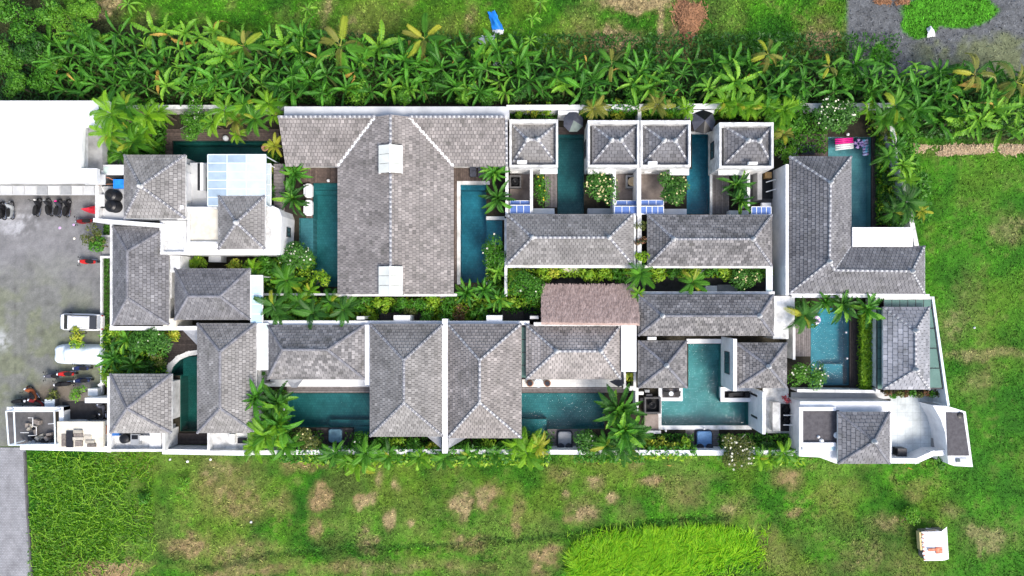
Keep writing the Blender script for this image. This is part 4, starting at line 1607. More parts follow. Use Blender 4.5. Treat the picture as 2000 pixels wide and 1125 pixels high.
# tank terrace block
t = block('tank_terrace', 'grey service terrace with white parapet under the black tanks', 'building', [
    ('terrace_floor', [(190, 364), (246, 364), (246, 305), (355, 305), (355, 430), (190, 430)], 0, 3.7, 'pale_concrete')])
parapet_parts(t, (186, 362, 250, 434), 3.7, 4.4, .3, sides='w')
wallp([(186, 430), (220, 433), (312, 440)], 4.4, .35, z0=0).build('parapet', 'clean_white', t)
slab_mb((350, 334, 358, 389), 0, 4.2).build('wall', 'clean_white', t)
slab_mb((348, 401, 358, 409), 0, 4.9).build('vent_box', 'clean_white', t)
slab_mb((346, 408, 366, 430), 0, 4.0).build('wall', 'stained_white', t)
t = block('porch_roof', 'pale greenish glass porch roof above the blue box', 'roof', [('frame', (198, 322, 244, 342), 3.9, 4.0, 'clean_white')])
for k in range(2):
    slab_mb((203 + k * 19, 326, 220 + k * 19, 339), 4.0, 4.06).build('pane', 'glass_mint', t)


def tank(px, py, z, label):
    c = W(px, py, z)
    t = thing('water_tank', label, 'water tank', (c.x, c.y, z), 'black water tanks on the terrace')
    r = .56
    prof = [(r, 0)]
    for k in range(6):
        zz = .1 + k * .14
        prof += [(r, zz), (r * 1.05, zz + .04), (r * 1.05, zz + .07), (r, zz + .1)]
    prof += [(r * .92, .98), (r * .6, 1.1), (r * .36, 1.14)]
    MB().lathe(c.x, c.y, [(a, z + b) for a, b in prof], 28).build('tank_body', 'black_plastic', t, smooth=False)
    MB().lathe(c.x, c.y, [(r * .36, z + 1.14), (r * .36, z + 1.2), (r * .3, z + 1.23), (.001, z + 1.24)], 20).build('lid', 'black_rubber', t)


tank(228, 384, 3.75, 'upper ribbed black water tank beside the blue box')
tank(228, 404, 3.75, 'lower ribbed black water tank nearest the white parapet')
t = thing('plastic_box', 'blue plastic box above the black water tanks', 'box', W(232, 358, 3.8))
slab_mb((222, 351, 242, 367), 3.7, 4.4).build('body', 'blue_plastic', t)
slab_mb((221, 350, 243, 368), 4.4, 4.46).build('lid', 'blue_tarp', t)
t = thing('air_conditioner', 'white air conditioner left of the black tanks', 'air conditioner', W(199, 391, 3.8))
slab_mb((193, 380, 204, 403), 3.75, 4.2).build('casing', 'white_plastic', t)
slab_mb((194, 403.5, 203, 406), 3.8, 4.1).build('grille', 'black_plastic', t)
for i, pts in enumerate([[(185, 343), (212, 347), (222, 352)], [(190, 362), (206, 360), (222, 359)], [(197, 362), (205, 378), (215, 386)]]):
    P = [W(x, y, 4.3) for x, y in pts]
    o = MB().tube(P, .035).build('water_pipe', ['rust', 'terracotta', 'white_plastic'][i])
    tag(o, ['upper rust-red pipe running to the blue box', 'lower brown pipe ending at the blue box', 'white hose looping to the black tanks'][i], 'pipe')

# balcony beside canopy pool
t = block('balcony', 'grey balcony floor with white rail wall beside the canopy pool', 'balcony', [('floor', (371, 318, 404, 388), 0, 2.6, 'pale_concrete'), ('floor', (371, 388, 430, 402), 0, 2.5, 'pale_concrete')])
slab_mb((391, 318, 397, 372), 2.6, 3.5).build('rail_wall', 'clean_white', t)
slab_mb((386, 319, 391, 372), 2.6, 2.64).build('drain_slot', 'dark_metal', t)
slab_mb((398, 346, 403, 373), 2.6, 2.9).build('step_box', 'grey_plastic', t)


# glass canopy ------------------------------------------------------
def canopy(name, rect, z, nx, ny, mat, label, cat='glass canopy', fmat='clean_white', fw=.07, posts=True, mats=None, group=None, th=.03, skip=()):
    x0, y0, x1, y1 = bxw(rect, z)
    t = thing(name, label, cat, ((x0 + x1) / 2, (y0 + y1) / 2, 0), group)
    fr = MB()
    for i in range(nx + 1):
        x = x0 + (x1 - x0) * i / nx
        fr.box(x - fw / 2, y0, z - .1, x + fw / 2, y1, z + .045)
    for j in range(ny + 1):
        y = y0 + (y1 - y0) * j / ny
        fr.box(x0, y - fw / 2, z - .09, x1, y + fw / 2, z + .03)
    fr.build('frame', fmat, t)
    for i in range(nx):
        for j in range(ny):
            if (i, j) in skip:
                continue
            a0, a1 = x0 + (x1 - x0) * i / nx + fw / 2, x0 + (x1 - x0) * (i + 1) / nx - fw / 2
            b0, b1 = y0 + (y1 - y0) * j / ny + fw / 2, y0 + (y1 - y0) * (j + 1) / ny - fw / 2
            mm = mat if mats is None else mats(i, j)
            MB().box(a0 + .002, b0 + .002, z, a1 - .002, b1 - .002, z + th).build('pane', mm, t)
    if posts:
        for x in (x0 + .1, x1 - .1):
            for y in (y0 + .1, y1 - .1):
                MB().cyl(x, y, .0, z - .1, .06, n=8).build('post', fmat, t)
    return t


canopy('glass_canopy', (406, 302, 519, 402), 4.6, 3, 6, 'glass_white', 'large blue-white glass canopy over the pool', mats=lambda i, j: 'glass_blue' if (i == 0 or (j == 5 and i == 1)) else 'glass_white', fmat='cover_fabric')
canopy('glass_canopy', (425, 320, 529, 402), 3.4, 3, 4, 'glass_white', 'lower pale glass canopy sheltering under the larger one')

# white curved terrace block
t = block('terrace_block', 'white two-storey block with curved corner and cream roof floor', 'building', [
    ('wall', [(312, 430), (365, 430), (365, 403), (534, 403), (545, 408), (550, 422), (547, 497), (312, 497)], 0, 3.6, 'clean_white'),
    ('roof_floor', (370, 409, 426, 472), 3.6, 3.64, 'cream_concrete'),
    ('roof_floor', (318, 434, 360, 491), 3.6, 3.65, 'stained_white'),
    ('mossy_gutter', (519, 404, 531, 478), 3.6, 3.66, 'stained_white')])
parapet_parts(t, (314, 431, 364, 496), 3.6, 4.0, .22)
parapet_parts(t, (366, 404, 429, 476), 3.6, 4.0, .2, sides='nws')
c = W(548, 450, 3.6)
window(t, c.x + .08, c.y, 1.2, .9, 1.0, (1, 0, 0))
canopy('skylight', (367, 477, 424, 492), 3.7, 3, 1, 'glass_mint', 'pale green skylight on the curved white block', 'skylight', posts=False)
slab('passage_roof', (333, 499, 352, 532), 0, 3.3, 'white_paint', 'short white passage roof under the curved block', 'roof')
slab('garden_step', (408, 499, 432, 512), 0, 1.2, 'pale_concrete', 'grey garden block beside yellow-green shrubs under curved block', 'block')
canopy('glass_walkway', (490, 538, 513, 632), 3.2, 1, 5, 'glass_cyan', 'pale blue glass walkway roof beside the dense palms', 'glass roof')
canopy('glass_walkway', (503, 632, 524, 722), 3.3, 1, 4, 'glass_mint', 'pale green glass walkway roof between two lower villas', 'glass roof')
canopy('glass_walkway', (1018, 638, 1030, 738), 2.6, 1, 4, 'glass_green', 'dark green glass gap left of the terrace villa', 'glass roof', fmat='dark_metal')
canopy('glass_walkway', (1497, 520, 1508, 574), 2.6, 1, 3, 'glass_mint', 'narrow greenish glass roof at corridor east end', 'glass roof')

# service yard south-west
t = block('service_yard', 'white walled service yard with dark tank below the square roof', 'yard', [
    ('floor', (212, 843, 322, 878), 0, 2.6, 'stained_white')])
parapet_parts(t, (212, 843, 322, 882), 2.6, 3.2, .22, sides='swe')
slab('white_block', (292, 838, 314, 880), 0, 2.8, 'white_paint', 'white block between service yard and curved pool', 'block')
t = thing('water_tank', 'small dark water tank in the white service yard', 'water tank', W(244, 857, 2.6))
c = W(242, 857, 3.2)
MB().lathe(c.x, c.y, [(.45, 2.62), (.47, 2.9), (.45, 3.2), (.3, 3.32), (.12, 3.36), (.001, 3.37)], 20).build('tank_body', 'black_plastic', t)
t = thing('air_conditioner', 'grey metal air conditioner beside the small dark tank', 'air conditioner', W(262, 857, 2.6))
slab_mb((255, 848, 271, 869), 2.62, 3.2).build('casing', 'grey_plastic', t)
slab_mb((257, 850, 269, 858), 3.2, 3.24).build('fan_grille', 'black_plastic', t)
o = slab_mb((219, 843, 233, 851), 2.62, 3.0).build('plastic_crate', 'blue_plastic')
tag(o, 'dark blue plastic crate in the white service yard', 'crate')
o = slab_mb((272, 851, 292, 860), 2.62, 3.0).build('white_box', 'white_plastic')
tag(o, 'long white box right of the grey air conditioner', 'box')
t = block('service_yard', 'white machine yard below the long roof by the palms', 'yard', [('floor', (405, 846, 484, 880), 0, 1.6, 'stained_white')])
parapet_parts(t, (405, 846, 484, 884), 1.6, 2.4, .2, sides='sw')
slab_mb((448, 848, 458, 866), 1.6, 2.1).build('pump_box', 'white_plastic', t)
slab_mb((464, 856, 480, 866), 1.6, 1.9).build('pump', 'black_plastic', t)


# cage with junk
def cage():
    z = 2.2
    c = W(60, 835, 0)
    t = thing('pipe_cage', 'white pipe-framed cage over a dark junk pit', 'cage', (c.x, c.y, 0))
    slab_mb((14, 802, 106, 868), .0, .12).build('floor', 'dark_concrete', t)
    pts = [(12, 803), (106, 803), (108, 868), (17, 869)]
    P = [W(x, y, z) for x, y in pts]
    for k in range(4):
        MB().tube([P[k], P[(k + 1) % 4]], .07).build('rail', 'cover_fabric', t)
        MB().tube([Vector((P[k].x, P[k].y, .0)), P[k]], .06).build('post', 'cover_fabric', t)
    a, b = W(27, 803, z), W(30, 868, z)
    MB().tube([a, b], .07).build('rail', 'cover_fabric', t)
    for seg in ([(55, 816), (64, 816), (64, 832), (71, 834), (71, 850), (55, 851)], [(94, 828), (106, 827)], [(40, 845), (56, 845)]):
        MB().tube([W(x, y, 1.0) for x, y in seg], .035).build('inner_pipe', 'white_plastic', t)
    for k in range(20):
        x = 34 + k * 3.3
        y = random.uniform(846, 864) if k > 6 else random.uniform(822, 846)
        if k <= 6:
            x += 18
        p = W(x, y, .5)
        o = MB().obox((p.x, p.y, 0), Vector((math.cos(k), math.sin(k), 0)), Vector((-math.sin(k), math.cos(k), 0)), random.uniform(.1, .35), random.uniform(.08, .2), .12, random.uniform(.3, .8)).build('scrap_piece', random.choice(['old_wood', 'dark_metal', 'grey_plastic', 'pale_wood', 'black_plastic']))
        tag(o, f'{ORD[k]} piece of scrap in the heap inside the pipe cage', 'scrap', 'scrap heaped in the pipe cage')


cage()
wall('yard_wall', [(45, 873), (210, 877)], 1.6, .45, 'white yard wall along the bottom of cage and cream roof', mat='clean_white')
wall('yard_wall', [(18, 799), (120, 799), (120, 826)], 1.2, .35, 'white yard wall over the top and right of cage', mat='clean_white')
t = block('flat_roofed_hut', 'cream flat-roofed hut carrying scrap timber beside the cage', 'hut', [('wall', (114, 824, 201, 873), 0, 1.5, 'white_paint'), ('roof_slab', (112, 823, 203, 874), 1.5, 1.7, 'cream_concrete')])
for k, (x0, y0, x1, y1, mt) in enumerate([(120, 848, 128, 872, 'old_wood'), (129, 842, 142, 874, 'dark_metal'), (143, 840, 160, 846, 'pale_wood'), (144, 847, 162, 853, 'old_wood'), (142, 854, 163, 860, 'pale_wood'), (146, 861, 160, 872, 'old_wood'), (164, 850, 178, 858, 'pale_wood'), (166, 860, 184, 866, 'pale_wood'), (170, 867, 186, 873, 'old_wood')]):
    o = slab_mb((x0, y0, x1, y1), 1.75, 1.84 + .06 * (k % 3)).build('timber_board', mt)
    tag(o, ['weathered board at the left end of the hut roof pile', 'dark metal sheet second in the hut roof pile', 'pale board topmost in the hut roof pile', 'grey board under the topmost pale one on hut', 'pale long board in the middle of hut pile', 'grey wide board low in the hut pile', 'pale board upper right of the hut pile', 'pale board right middle of the hut pile', 'grey board lower right corner of hut pile'][k], 'board')
slab('motorbike_bay', (122, 785, 213, 822), .0, .1, 'dark_paving', 'dark parking bay between cream hut and car park', 'bay')
slab('bay_wall', (166, 777, 214, 787), 0, 2.0, 'clean_white', 'short white wall above the dark parking bay', 'wall')
slab('white_cabinet', (172, 759, 191, 773), 0, 1.0, 'white_plastic', 'white cabinet beside the lime shrub and motorbikes', 'cabinet')
o = slab_mb((204, 831, 213, 848), 0, 1.0).build('timber_pallet', 'terracotta')
tag(o, 'rust-brown pallet between cream hut and white yard', 'pallet')

# south / central walls and slabs
wall('boundary_wall', [(322, 882), (485, 885)], 2.2, .4, 'white wall stretch below curved pool deck and machine yard', mat='clean_white')
wall('boundary_wall', [(490, 884), (872, 882)], 2.2, .35, 'white south wall overgrown left of the dividing wall')
wall('boundary_wall', [(876, 882), (1250, 884)], 2.2, .35, 'white south wall behind the light grey daybed')
wall('boundary_wall', [(1254, 884), (1556, 885)], 2.2, .4, 'white south wall behind the bright blue daybed', mat='clean_white')
wall('dividing_wall', [(869, 628), (869, 880)], 3.6, .42, 'thick white dividing wall between two tall roofs', mat='clean_white')
wall('party_wall', [(505, 630), (1030, 631)], 3.0, .3, 'long white wall above the lower row of villas', mat='clean_white')
wall('party_wall', [(1046, 633), (1212, 633)], 3.4, .25, 'white wall along the lower edge of thatched roof')
wall('party_wall', [(218, 441), (218, 640)], 3.0, .22, 'white wall beside lawn strip and long roof')
wall('party_wall', [(218, 641), (388, 641)], 3.0, .3, 'white wall above the garden of the curved pool')
wall('party_wall', [(332, 500), (332, 580)], 2.9, .2, 'short white wall between long roof and hip roof')
wall('party_wall', [(213, 738), (213, 880)], 3.0, .24, 'white wall left of the square south-west roof')
wall('party_wall', [(214, 738), (194, 752)], 1.4, .15, 'short slanting white wall beside grass strip corner')
wall('party_wall', [(506, 722), (506, 752), (524, 752)], 2.2, .2, 'small white planter wall beside green glass walkway')
slab('corner_roof', (319, 622, 345, 640), 0, 3.05, 'cream_concrete', 'cream concrete corner piece between two west roofs', 'roof')
slab('gutter_slab', (713, 634, 724, 752), 0, 3.3, 'clean_white', 'white gutter slab left of the tall lower roof', 'gutter')
slab('terrace_floor', (528, 741, 724, 755), 0, .6, 'clean_white', 'white terrace strip above the daybed pool', 'terrace')
slab('wide_gutter', (1213, 630, 1243, 726), 0, 3.5, 'clean_white', 'broad white flat roof right of terrace villa', 'roof')
wall('planter_wall', [(1220, 727), (1220, 757), (1240, 757), (1240, 727)], 2.2, .16, 'small white planter box beside broad white roof')
slab('terrace_floor', (1020, 741, 1220, 756), 0, .45, 'terrace_tile', 'cream tiled terrace with round table and two chairs', 'terrace')
wall('low_wall', [(1231, 760), (1244, 760), (1244, 800)], 2.0, .2, 'low white wall left of the black fire box')
wall('party_wall', [(660, 576), (890, 576)], 2.6, .18, 'thin white wall under the lower end of T-shaped roof')
wall('party_wall', [(505, 575), (655, 575)], 2.2, .12, 'thin white garden wall right of the dense palms')
wall('party_wall', [(988, 429), (988, 576)], 2.6, .18, 'thin white wall between east pool and long hip roof')
wall('party_wall', [(990, 520), (1500, 521)], 2.8, .2, 'white wall above the planted corridor')
wall('party_wall', [(1252, 572), (1510, 572)], 2.8, .18, 'white wall below the planted corridor')
wall('party_wall', [(1249, 420), (1249, 520)], 3.0, .3, 'vine-covered wall between two long hip roofs', mat='stained_white')
wall('party_wall', [(1240, 419), (1240, 520)], 2.9, .14, 'thin white wall at right end of left hip roof')
wall('party_wall', [(990, 318), (990, 420)], 3.0, .2, 'white wall between heliconias and brown courtyard')
wall('courtyard_wall', [(1038, 326), (1038, 416)], 2.6, .2, 'white courtyard wall left of the dense dark shrub')
wall('courtyard_wall', [(1200, 328), (1200, 416)], 2.6, .2, 'white courtyard wall right of cream-flowered tree')
wall('courtyard_wall', [(1248, 322), (1248, 418)], 3.2, .3, 'white double courtyard wall right of the cream bowl', mat='clean_white')
wall('courtyard_wall', [(1462, 330), (1462, 400)], 2.6, .2, 'white courtyard wall right of the dark leafy clump')
wall('lawn_kerb', [(198, 503), (198, 764)], .45, .12, 'thin white kerb between car park and lawn strip')
wall('lawn_kerb', [(198, 502), (217, 502)], .5, .14, 'short white kerb at top of the lawn strip')
wall('lawn_kerb', [(200, 461), (218, 461)], .5, .12, 'short white kerb above the grey entry path')
slab('entry_path', (200, 463, 217, 500), 0, .06, 'grey_concrete', 'grey entry path between two white kerbs', 'path')
for i, (r, lb) in enumerate([((750, 624, 800, 640), None)]):
    pass
slab('porch_block', (769, 616, 801, 630), 0, 2.9, 'clean_white', 'white porch block behind the left tall roof', 'porch')
slab('porch_block', (950, 616, 981, 630), 0, 2.9, 'clean_white', 'white porch block behind the right tall roof', 'porch')
slab('porch_block', (1035, 617, 1052, 623), 0, 2.9, 'white_paint', 'tiny white porch block left of thatched roof corner', 'porch')
slab('porch_block', (697, 618, 712, 624), 0, 2.9, 'white_paint', 'tiny white block above the wide gutter slab', 'porch')
slab('garden_step', (662, 577, 690, 588), 0, .8, 'pale_concrete', 'pale garden step under left end of T-shaped roof', 'step')
slab('garden_step', (860, 577, 884, 590), 0, .8, 'pale_concrete', 'pale garden step under right end of T-shaped roof', 'step')
slab('garden_step', (1097, 522, 1132, 532), 0, .8, 'cream_concrete', 'cream step in corridor above the thatched roof', 'step')
slab('garden_step', (1362, 522, 1390, 534), 0, .8, 'pale_concrete', 'grey step in corridor below the mottled hip roof', 'step')
slab('garden_step', (1378, 558, 1401, 570), 0, .8, 'pale_concrete', 'pale step beside dark slab in lower corridor', 'step')
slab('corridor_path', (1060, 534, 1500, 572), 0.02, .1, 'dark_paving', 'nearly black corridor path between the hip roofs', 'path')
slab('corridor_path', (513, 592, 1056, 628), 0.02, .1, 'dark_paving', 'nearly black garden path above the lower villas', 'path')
slab('corridor_slab', (1402, 556, 1440, 571), .1, .5, 'grey_concrete', 'dark grey slab beside the pale corridor step', 'slab')

# pavilion courts
slab('courtyard_floor', (996, 327, 1036, 396), 0, .16, 'brown_concrete', 'brown concrete court with the black fire box', 'court')
slab('courtyard_floor', (1202, 327, 1246, 396), 0, .16, 'brown_concrete', 'brown concrete court with the cream bowl', 'court')
slab('courtyard_floor', (1252, 327, 1302, 396), 0, .16, 'brown_concrete', 'pinkish brown court left of flowering tree', 'court')
slab('courtyard_floor', (1464, 330, 1512, 396), 0, .16, 'dark_concrete', 'dark court with the black bath enclosure', 'court')
slab('canopy_slab', (1055, 326, 1089, 339), 2.4, 2.6, 'clean_white', 'white canopy slab under the first walled pavilion', 'canopy')
slab('canopy_slab', (1148, 327, 1203, 340), 2.4, 2.6, 'stained_white', 'stained canopy slab above the cream-flowered tree', 'canopy')
slab('canopy_slab', (1308, 327, 1346, 342), 2.4, 2.6, 'stained_white', 'stained canopy slab beside the black-parasol pool', 'canopy')
slab('canopy_slab', (1403, 329, 1461, 342), 2.4, 2.6, 'stained_white', 'stained canopy slab above the dark leafy clump', 'canopy')
slab('low_block', (1040, 407, 1083, 418), 0, 1.0, 'clean_white', 'low white block below dark shrub, left of pool', 'block')
slab('low_block', (1148, 407, 1198, 418), 0, 1.0, 'pale_concrete', 'low grey block below the cream-flowered tree', 'block')
slab('low_block', (1296, 408, 1341, 419), 0, 1.0, 'clean_white', 'low white block left of black-parasol pool end', 'block')
slab('low_block', (1424, 411, 1462, 420), 0, 1.0, 'clean_white', 'low white block below the dark leafy clump', 'block')
for r, n, lb in (((996, 401, 1036, 417), 3, 'blue skylight strip below the black fire box'), ((1200, 403, 1244, 418), 3, 'blue skylight strip left of the double wall'),
                 ((1251, 403, 1296, 418), 4, 'blue skylight strip right of the double wall'), ((1468, 404, 1506, 419), 4, 'dark blue skylight strip below the bath enclosure')):
    canopy('skylight', r, 2.8, n, 1, 'glass_deepblue', lb, 'skylight', group='blue skylight strips above the long hip roofs', fw=.06)
for r, n, lb in (((996, 392, 1036, 400), 2, 'narrow blue awning above the leftmost skylight strip'), ((1204, 392, 1244, 401), 2, 'narrow blue awning below the cream bowl'), ((1252, 391, 1296, 401), 3, 'narrow blue awning below the pinkish court')):
    canopy('glass_awning', r, 2.3, n, 1, 'glass_deepblue', lb, 'awning', group='narrow blue awnings above the skylights', fw=.05, posts=False)
for x0, y0, x1, y1, z, lb in ((1000, 324, 1012, 337, 1.0, 'white air conditioner above the black fire box'), (1205, 324, 1221, 331, 1.0, 'white air conditioner above the cream bowl court'),
                              (1259, 327, 1272, 338, 1.0, 'cream air conditioner in the pinkish court'), (1487, 396, 1506, 403, 1.0, 'white air conditioner over the dark blue skylight'),
                              (1010, 313, 1029, 319, 3.95, 'white air conditioner on the first walled pavilion'), (1266, 315, 1284, 321, 3.95, 'white air conditioner on third walled pavilion'), (1462, 316, 1480, 321, 3.95, 'white air conditioner on the last walled pavilion'),
                              (1265, 658, 1282, 664, 3.2, 'white air conditioner in dark gap above square roof'), (684, 562, 700, 568, .6, 'white box lamp below the T-shaped roof')):
    t = thing('air_conditioner', lb, 'air conditioner', W((x0 + x1) / 2, (y0 + y1) / 2, z))
    slab_mb((x0, y0, x1, y1), z, z + .35).build('casing', 'white_plastic', t)
    slab_mb((x0 + 1, y0 + 1, x0 + (x1 - x0) * .6, y1 - 1), z + .35, z + .38).build('grille', 'clean_white', t)


def fire_box(rect, label, bowl, z=.9):
    x0, y0, x1, y1 = bxw(rect, z)
    t = thing('fire_box', label, 'fire pit', ((x0 + x1) / 2, (y0 + y1) / 2, 0))
    th = .14
    mb = MB()
    mb.box(x0, y0, 0, x0 + th, y1, z)
    mb.box(x1 - th, y0, 0, x1, y1, z)
    mb.box(x0 + th, y0, 0, x1 - th, y0 + th, z - .003)
    mb.box(x0 + th, y1 - th, 0, x1 - th, y1, z - .003)
    mb.build('rim', 'dark_concrete' if bowl != 'cream' else 'grey_concrete', t)
    MB().box(x0 + th, y0 + th, 0, x1 - th, y1 - th, .3).build('bed', 'black_rubber', t)
    cx, cy = (x0 + x1) / 2, (y0 + y1) / 2
    r = .42 if bowl == 'cream' else .32
    MB().lathe(cx, cy, [(r * .5, .3), (r, .75), (r * 1.05, .8), (r * .92, .78), (r * .5, .6), (.001, .55)], 24).build('bowl', 'bowl_cream' if bowl == 'cream' else 'black_plastic', t, smooth=True)


fire_box((995, 342, 1018, 367), 'black square fire box in the left brown court', 'black')
fire_box((1223, 342, 1248, 367), 'square box holding a round cream bowl', 'cream')
fire_box((1259, 776, 1291, 808), 'black square fire box left of turquoise pool', 'black')

# bath enclosure
t = block('bath_enclosure', 'black outdoor bath enclosure with white bars and wooden box', 'enclosure', [('floor', (1488, 332, 1514, 388), 0, .3, 'black_plastic'), ('stone_side', (1479, 330, 1488, 390), 0, 1.5, 'grey_concrete')])
for y in (356, 375):
    MB().tube([W(1496, y, 1.2), W(1516, y - 6, 1.3)], .05).build('bar', 'white_plastic', t)
o = slab_mb((1494, 336, 1507, 348), .33, .9).build('wooden_crate', 'tan_wood')
tag(o, 'tan wooden crate in the black bath enclosure', 'crate')

# white strip building east of pavilions
t = block('white_annex', 'tall white narrow annex left of the L-shaped roof', 'building', [
    ('wall', (1534, 321, 1540, 577), 0, 3.6, 'clean_white')])
slab_mb((1541, 326, 1544, 400), 0, 3.2).build('gutter', 'dark_concrete', t)
canopy('glass_walkway', (1540, 402, 1545, 560), 3.0, 1, 6, 'glass_blue', 'narrow bluish glass strip left of the L-shaped roof', 'glass roof')
slab('flat_roof_wing', (1664, 444, 1782, 482), 0, 3.6, 'clean_white', 'plain white flat roof inside the L-shaped corner', 'roof')
slab('white_passage', (1512, 578, 1552, 636), 0, 2.6, 'white_paint', 'white passage below the L-shaped roof corner', 'passage')
slab('white_passage', (1510, 636, 1540, 662), 0, 2.6, 'stained_white', 'stained white passage above the right square roof', 'passage')
wall('party_wall', [(1550, 578), (1812, 578)], 3.0, .25, 'white wall along lower edge of the L-shaped roof', mat='clean_white')
wall('courtyard_wall', [(1551, 640), (1551, 700)], 1.8, .16, 'thin white wall left of the grey deck')
wall('garden_wall', [(1713, 585), (1713, 764)], 2.2, .14, 'thin white wall right of the lime hedge')
wall('garden_wall', [(1560, 763), (1716, 765)], 2.0, .2, 'thin white wall below the ring-float pool')

# turquoise pool surrounds
t = block('pool_frame', 'white frame and window wall right of the turquoise pool', 'wall', [
    ('wall', (1432, 662, 1439, 764), 0, 4.0, 'clean_white'),
    ('edge', (1341, 662, 1409, 671), 0, .3, 'clean_white')])
c = W(1432, 712, 4.0)
window(t, c.x - .02, c.y, 1.4, 2.1, 1.5, (-1, 0, 0))
wall('planter_wall', [(1411, 760), (1411, 781), (1470, 781), (1470, 760), (1418, 760)], .7, .3, 'low white wall round sunken deck by turquoise pool', mat='clean_white')
wall('planter_wall', [(1290, 757), (1290, 780), (1330, 780), (1330, 757)], .65, .25, 'low white rim round the two-chair platform', mat='clean_white')
t = block('slotted_wall', 'broad white slotted slab right of the turquoise pool', 'wall', [
    ('wall', (1489, 766, 1495, 848), 0, 4.0, 'clean_white')])
c = W(1489, 780, 4.0)
for yy in (778, 822):
    p = W(1489, yy, 4.0)
    MB().box(p.x - .03, p.y - .1, .9, p.x - .005, p.y + .1, 2.6).build('slot', 'dark_metal', t)
slab('marble_court', (1490, 758, 1540, 846), 0, .2, 'stained_white', 'grey marbled court beside the black bath row', 'court')
slab('stone_planter', (1509, 786, 1524, 842), 0, 1.1, 'stained_white', 'rough grey stone ledge beside the black bath row', 'ledge')
t = block('bath_enclosure', 'black bath enclosure with two white bars beside stone ledge', 'enclosure', [('floor', (1524, 789, 1548, 842), 0, .35, 'black_plastic')])
for y in (811, 830):
    MB().tube([W(1530, y, 1.2), W(1550, y, 1.2)], .05).build('bar', 'white_plastic', t)
for k, y in enumerate((800, 812, 822)):
    c = W(1535, y, .4)
    o = MB().lathe(c.x, c.y, [(.28, .37), (.33, .7), (.3, .72), (.22, .5), (.001, .48)], 16).build('black_tub', 'black_plastic')
    tag(o, ['upper black tub in bath enclosure by stone ledge', 'middle black tub in bath enclosure by stone ledge', 'lower black tub in bath enclosure by stone ledge'][k], 'tub')
slab('court_floor', (1258, 809, 1286, 842), 0, .3, 'brown_concrete', 'small brown paved square below the black fire box', 'court')
wall('low_wall', [(1256, 844), (1288, 844)], .6, .2, 'low white wall below the small brown paved square')
slab('lawn_patch_edge', (1288, 839, 1338, 862), 0, .1, 'soil', 'small planting bed left of the blue daybed', 'bed')
for k, (x, y, w_, h_, m_) in enumerate([(1252, 768, 10, 6, 'white_plastic'), (1264, 764, 9, 5, 'grey_plastic'), (1254, 780, 8, 6, 'black_plastic'), (1268, 772, 12, 5, 'dark_metal')]):
    o = slab_mb((x - w_ / 2, y - h_ / 2, x + w_ / 2, y + h_ / 2), .07, .6).build('pump_part', m_)
    tag(o, ['white pump part in the dark gap above fire box', 'grey pump part in the dark gap above fire box', 'black pump part left above the fire box', 'dark pipe unit directly above the fire box'][k], 'pump')

# south-east block
t = block('flat_roofed_building', 'white flat-roofed south-east block with dark roof terrace', 'building', [
    ('wall', [(1562, 784), (1742, 784), (1742, 800), (1740, 905), (1632, 905), (1600, 893), (1560, 891)], 0, 2.8, 'clean_white'),
    ('roof_felt', (1568, 801, 1639, 866), 2.8, 2.84, 'dark_felt'),
    ('mossy_roof_strip', (1574, 786, 1722, 794), 2.8, 2.83, 'stained_white')])
parapet_parts(t, (1561, 795, 1640, 872), 2.84, 3.2, .35, 'clean_white', 'nws')
canopy('skylight', (1568, 867, 1632, 880), 3.0, 3, 1, 'glass_cyan', 'pale glass strip below the dark roof terrace', 'skylight', posts=False)
for k, (x, y, r, m_) in enumerate([(1598, 853, .14, 'white_plastic'), (1604, 861, .22, 'white_plastic'), (1634, 850, .3, 'white_plastic')]):
    c = W(x, y, 2.9)
    o = MB().lathe(c.x, c.y, [(r, 2.86), (r, 3.0), (r * .6, 3.1), (.001, 3.12)], 14).build('roof_vent', m_)
    tag(o, ['small white vent on the dark roof terrace', 'larger white vent on the dark roof terrace', 'white vent cap beside the square slate roof'][k], 'vent')
slab('concrete_walk', (1546, 766, 1742, 779), 0, .3, 'pale_concrete', 'pale concrete walk above the white south-east block', 'walk')
t = block('porch_floor', 'pale tiled forecourt right of the slate roof', 'forecourt', [('floor', [(1740, 772), (1845, 772), (1850, 800), (1862, 886), (1740, 886)], 0, .25, 'porch_tile')])
t = block('curved_building', 'white building with curved wall and dark flat roof', 'building', [
    ('wall', [(1822, 792), (1850, 793), (1886, 804), (1900, 912), (1864, 910), (1852, 906), (1850, 880), (1848, 864), (1846, 845), (1838, 820)], 0, 2.6, 'clean_white'),
    ('roof_felt', [(1848, 805), (1881, 806), (1893, 890), (1851, 890)], 2.6, 2.65, 'dark_felt'),
    ('hatch', (1868, 895, 1889, 904), 2.6, 2.7, 'pale_concrete'), ('hatch_window', (1868, 896, 1875, 902), 2.7, 2.75, 'window_glass')])
c = W(1876, 811, 2.7)
MB().lathe(c.x, c.y, [(.3, 2.65), (.3, 2.72), (.18, 2.75), (.001, 2.76)], 14).build('roof_drain', 'black_plastic', t)
slab('ramp_slab', (1821, 856, 1842, 880), 0, .5, 'grey_concrete', 'grey sloping slab below the curved white wall', 'slab')
wall('boundary_wall', [(1738, 900), (1790, 900), (1822, 886), (1850, 884)], 2.2, .4, 'white bent wall below the tiled forecourt', mat='clean_white')
o = slab_mb((1753, 876, 1771, 892), .3, 1.2).build('water_meter_box', 'dark_metal')
tag(o, 'dark box with white dot beside the forecourt', 'box')
wall('fence_wall', [(1822, 582), (1848, 765), (1852, 790)], 2.6, .14, 'thin slanting white wall right of the slate roof', mat='cover_fabric')
wall('fence_wall', [(1722, 582), (1822, 582)], 2.6, .2, 'thin white wall above the green glass roof')
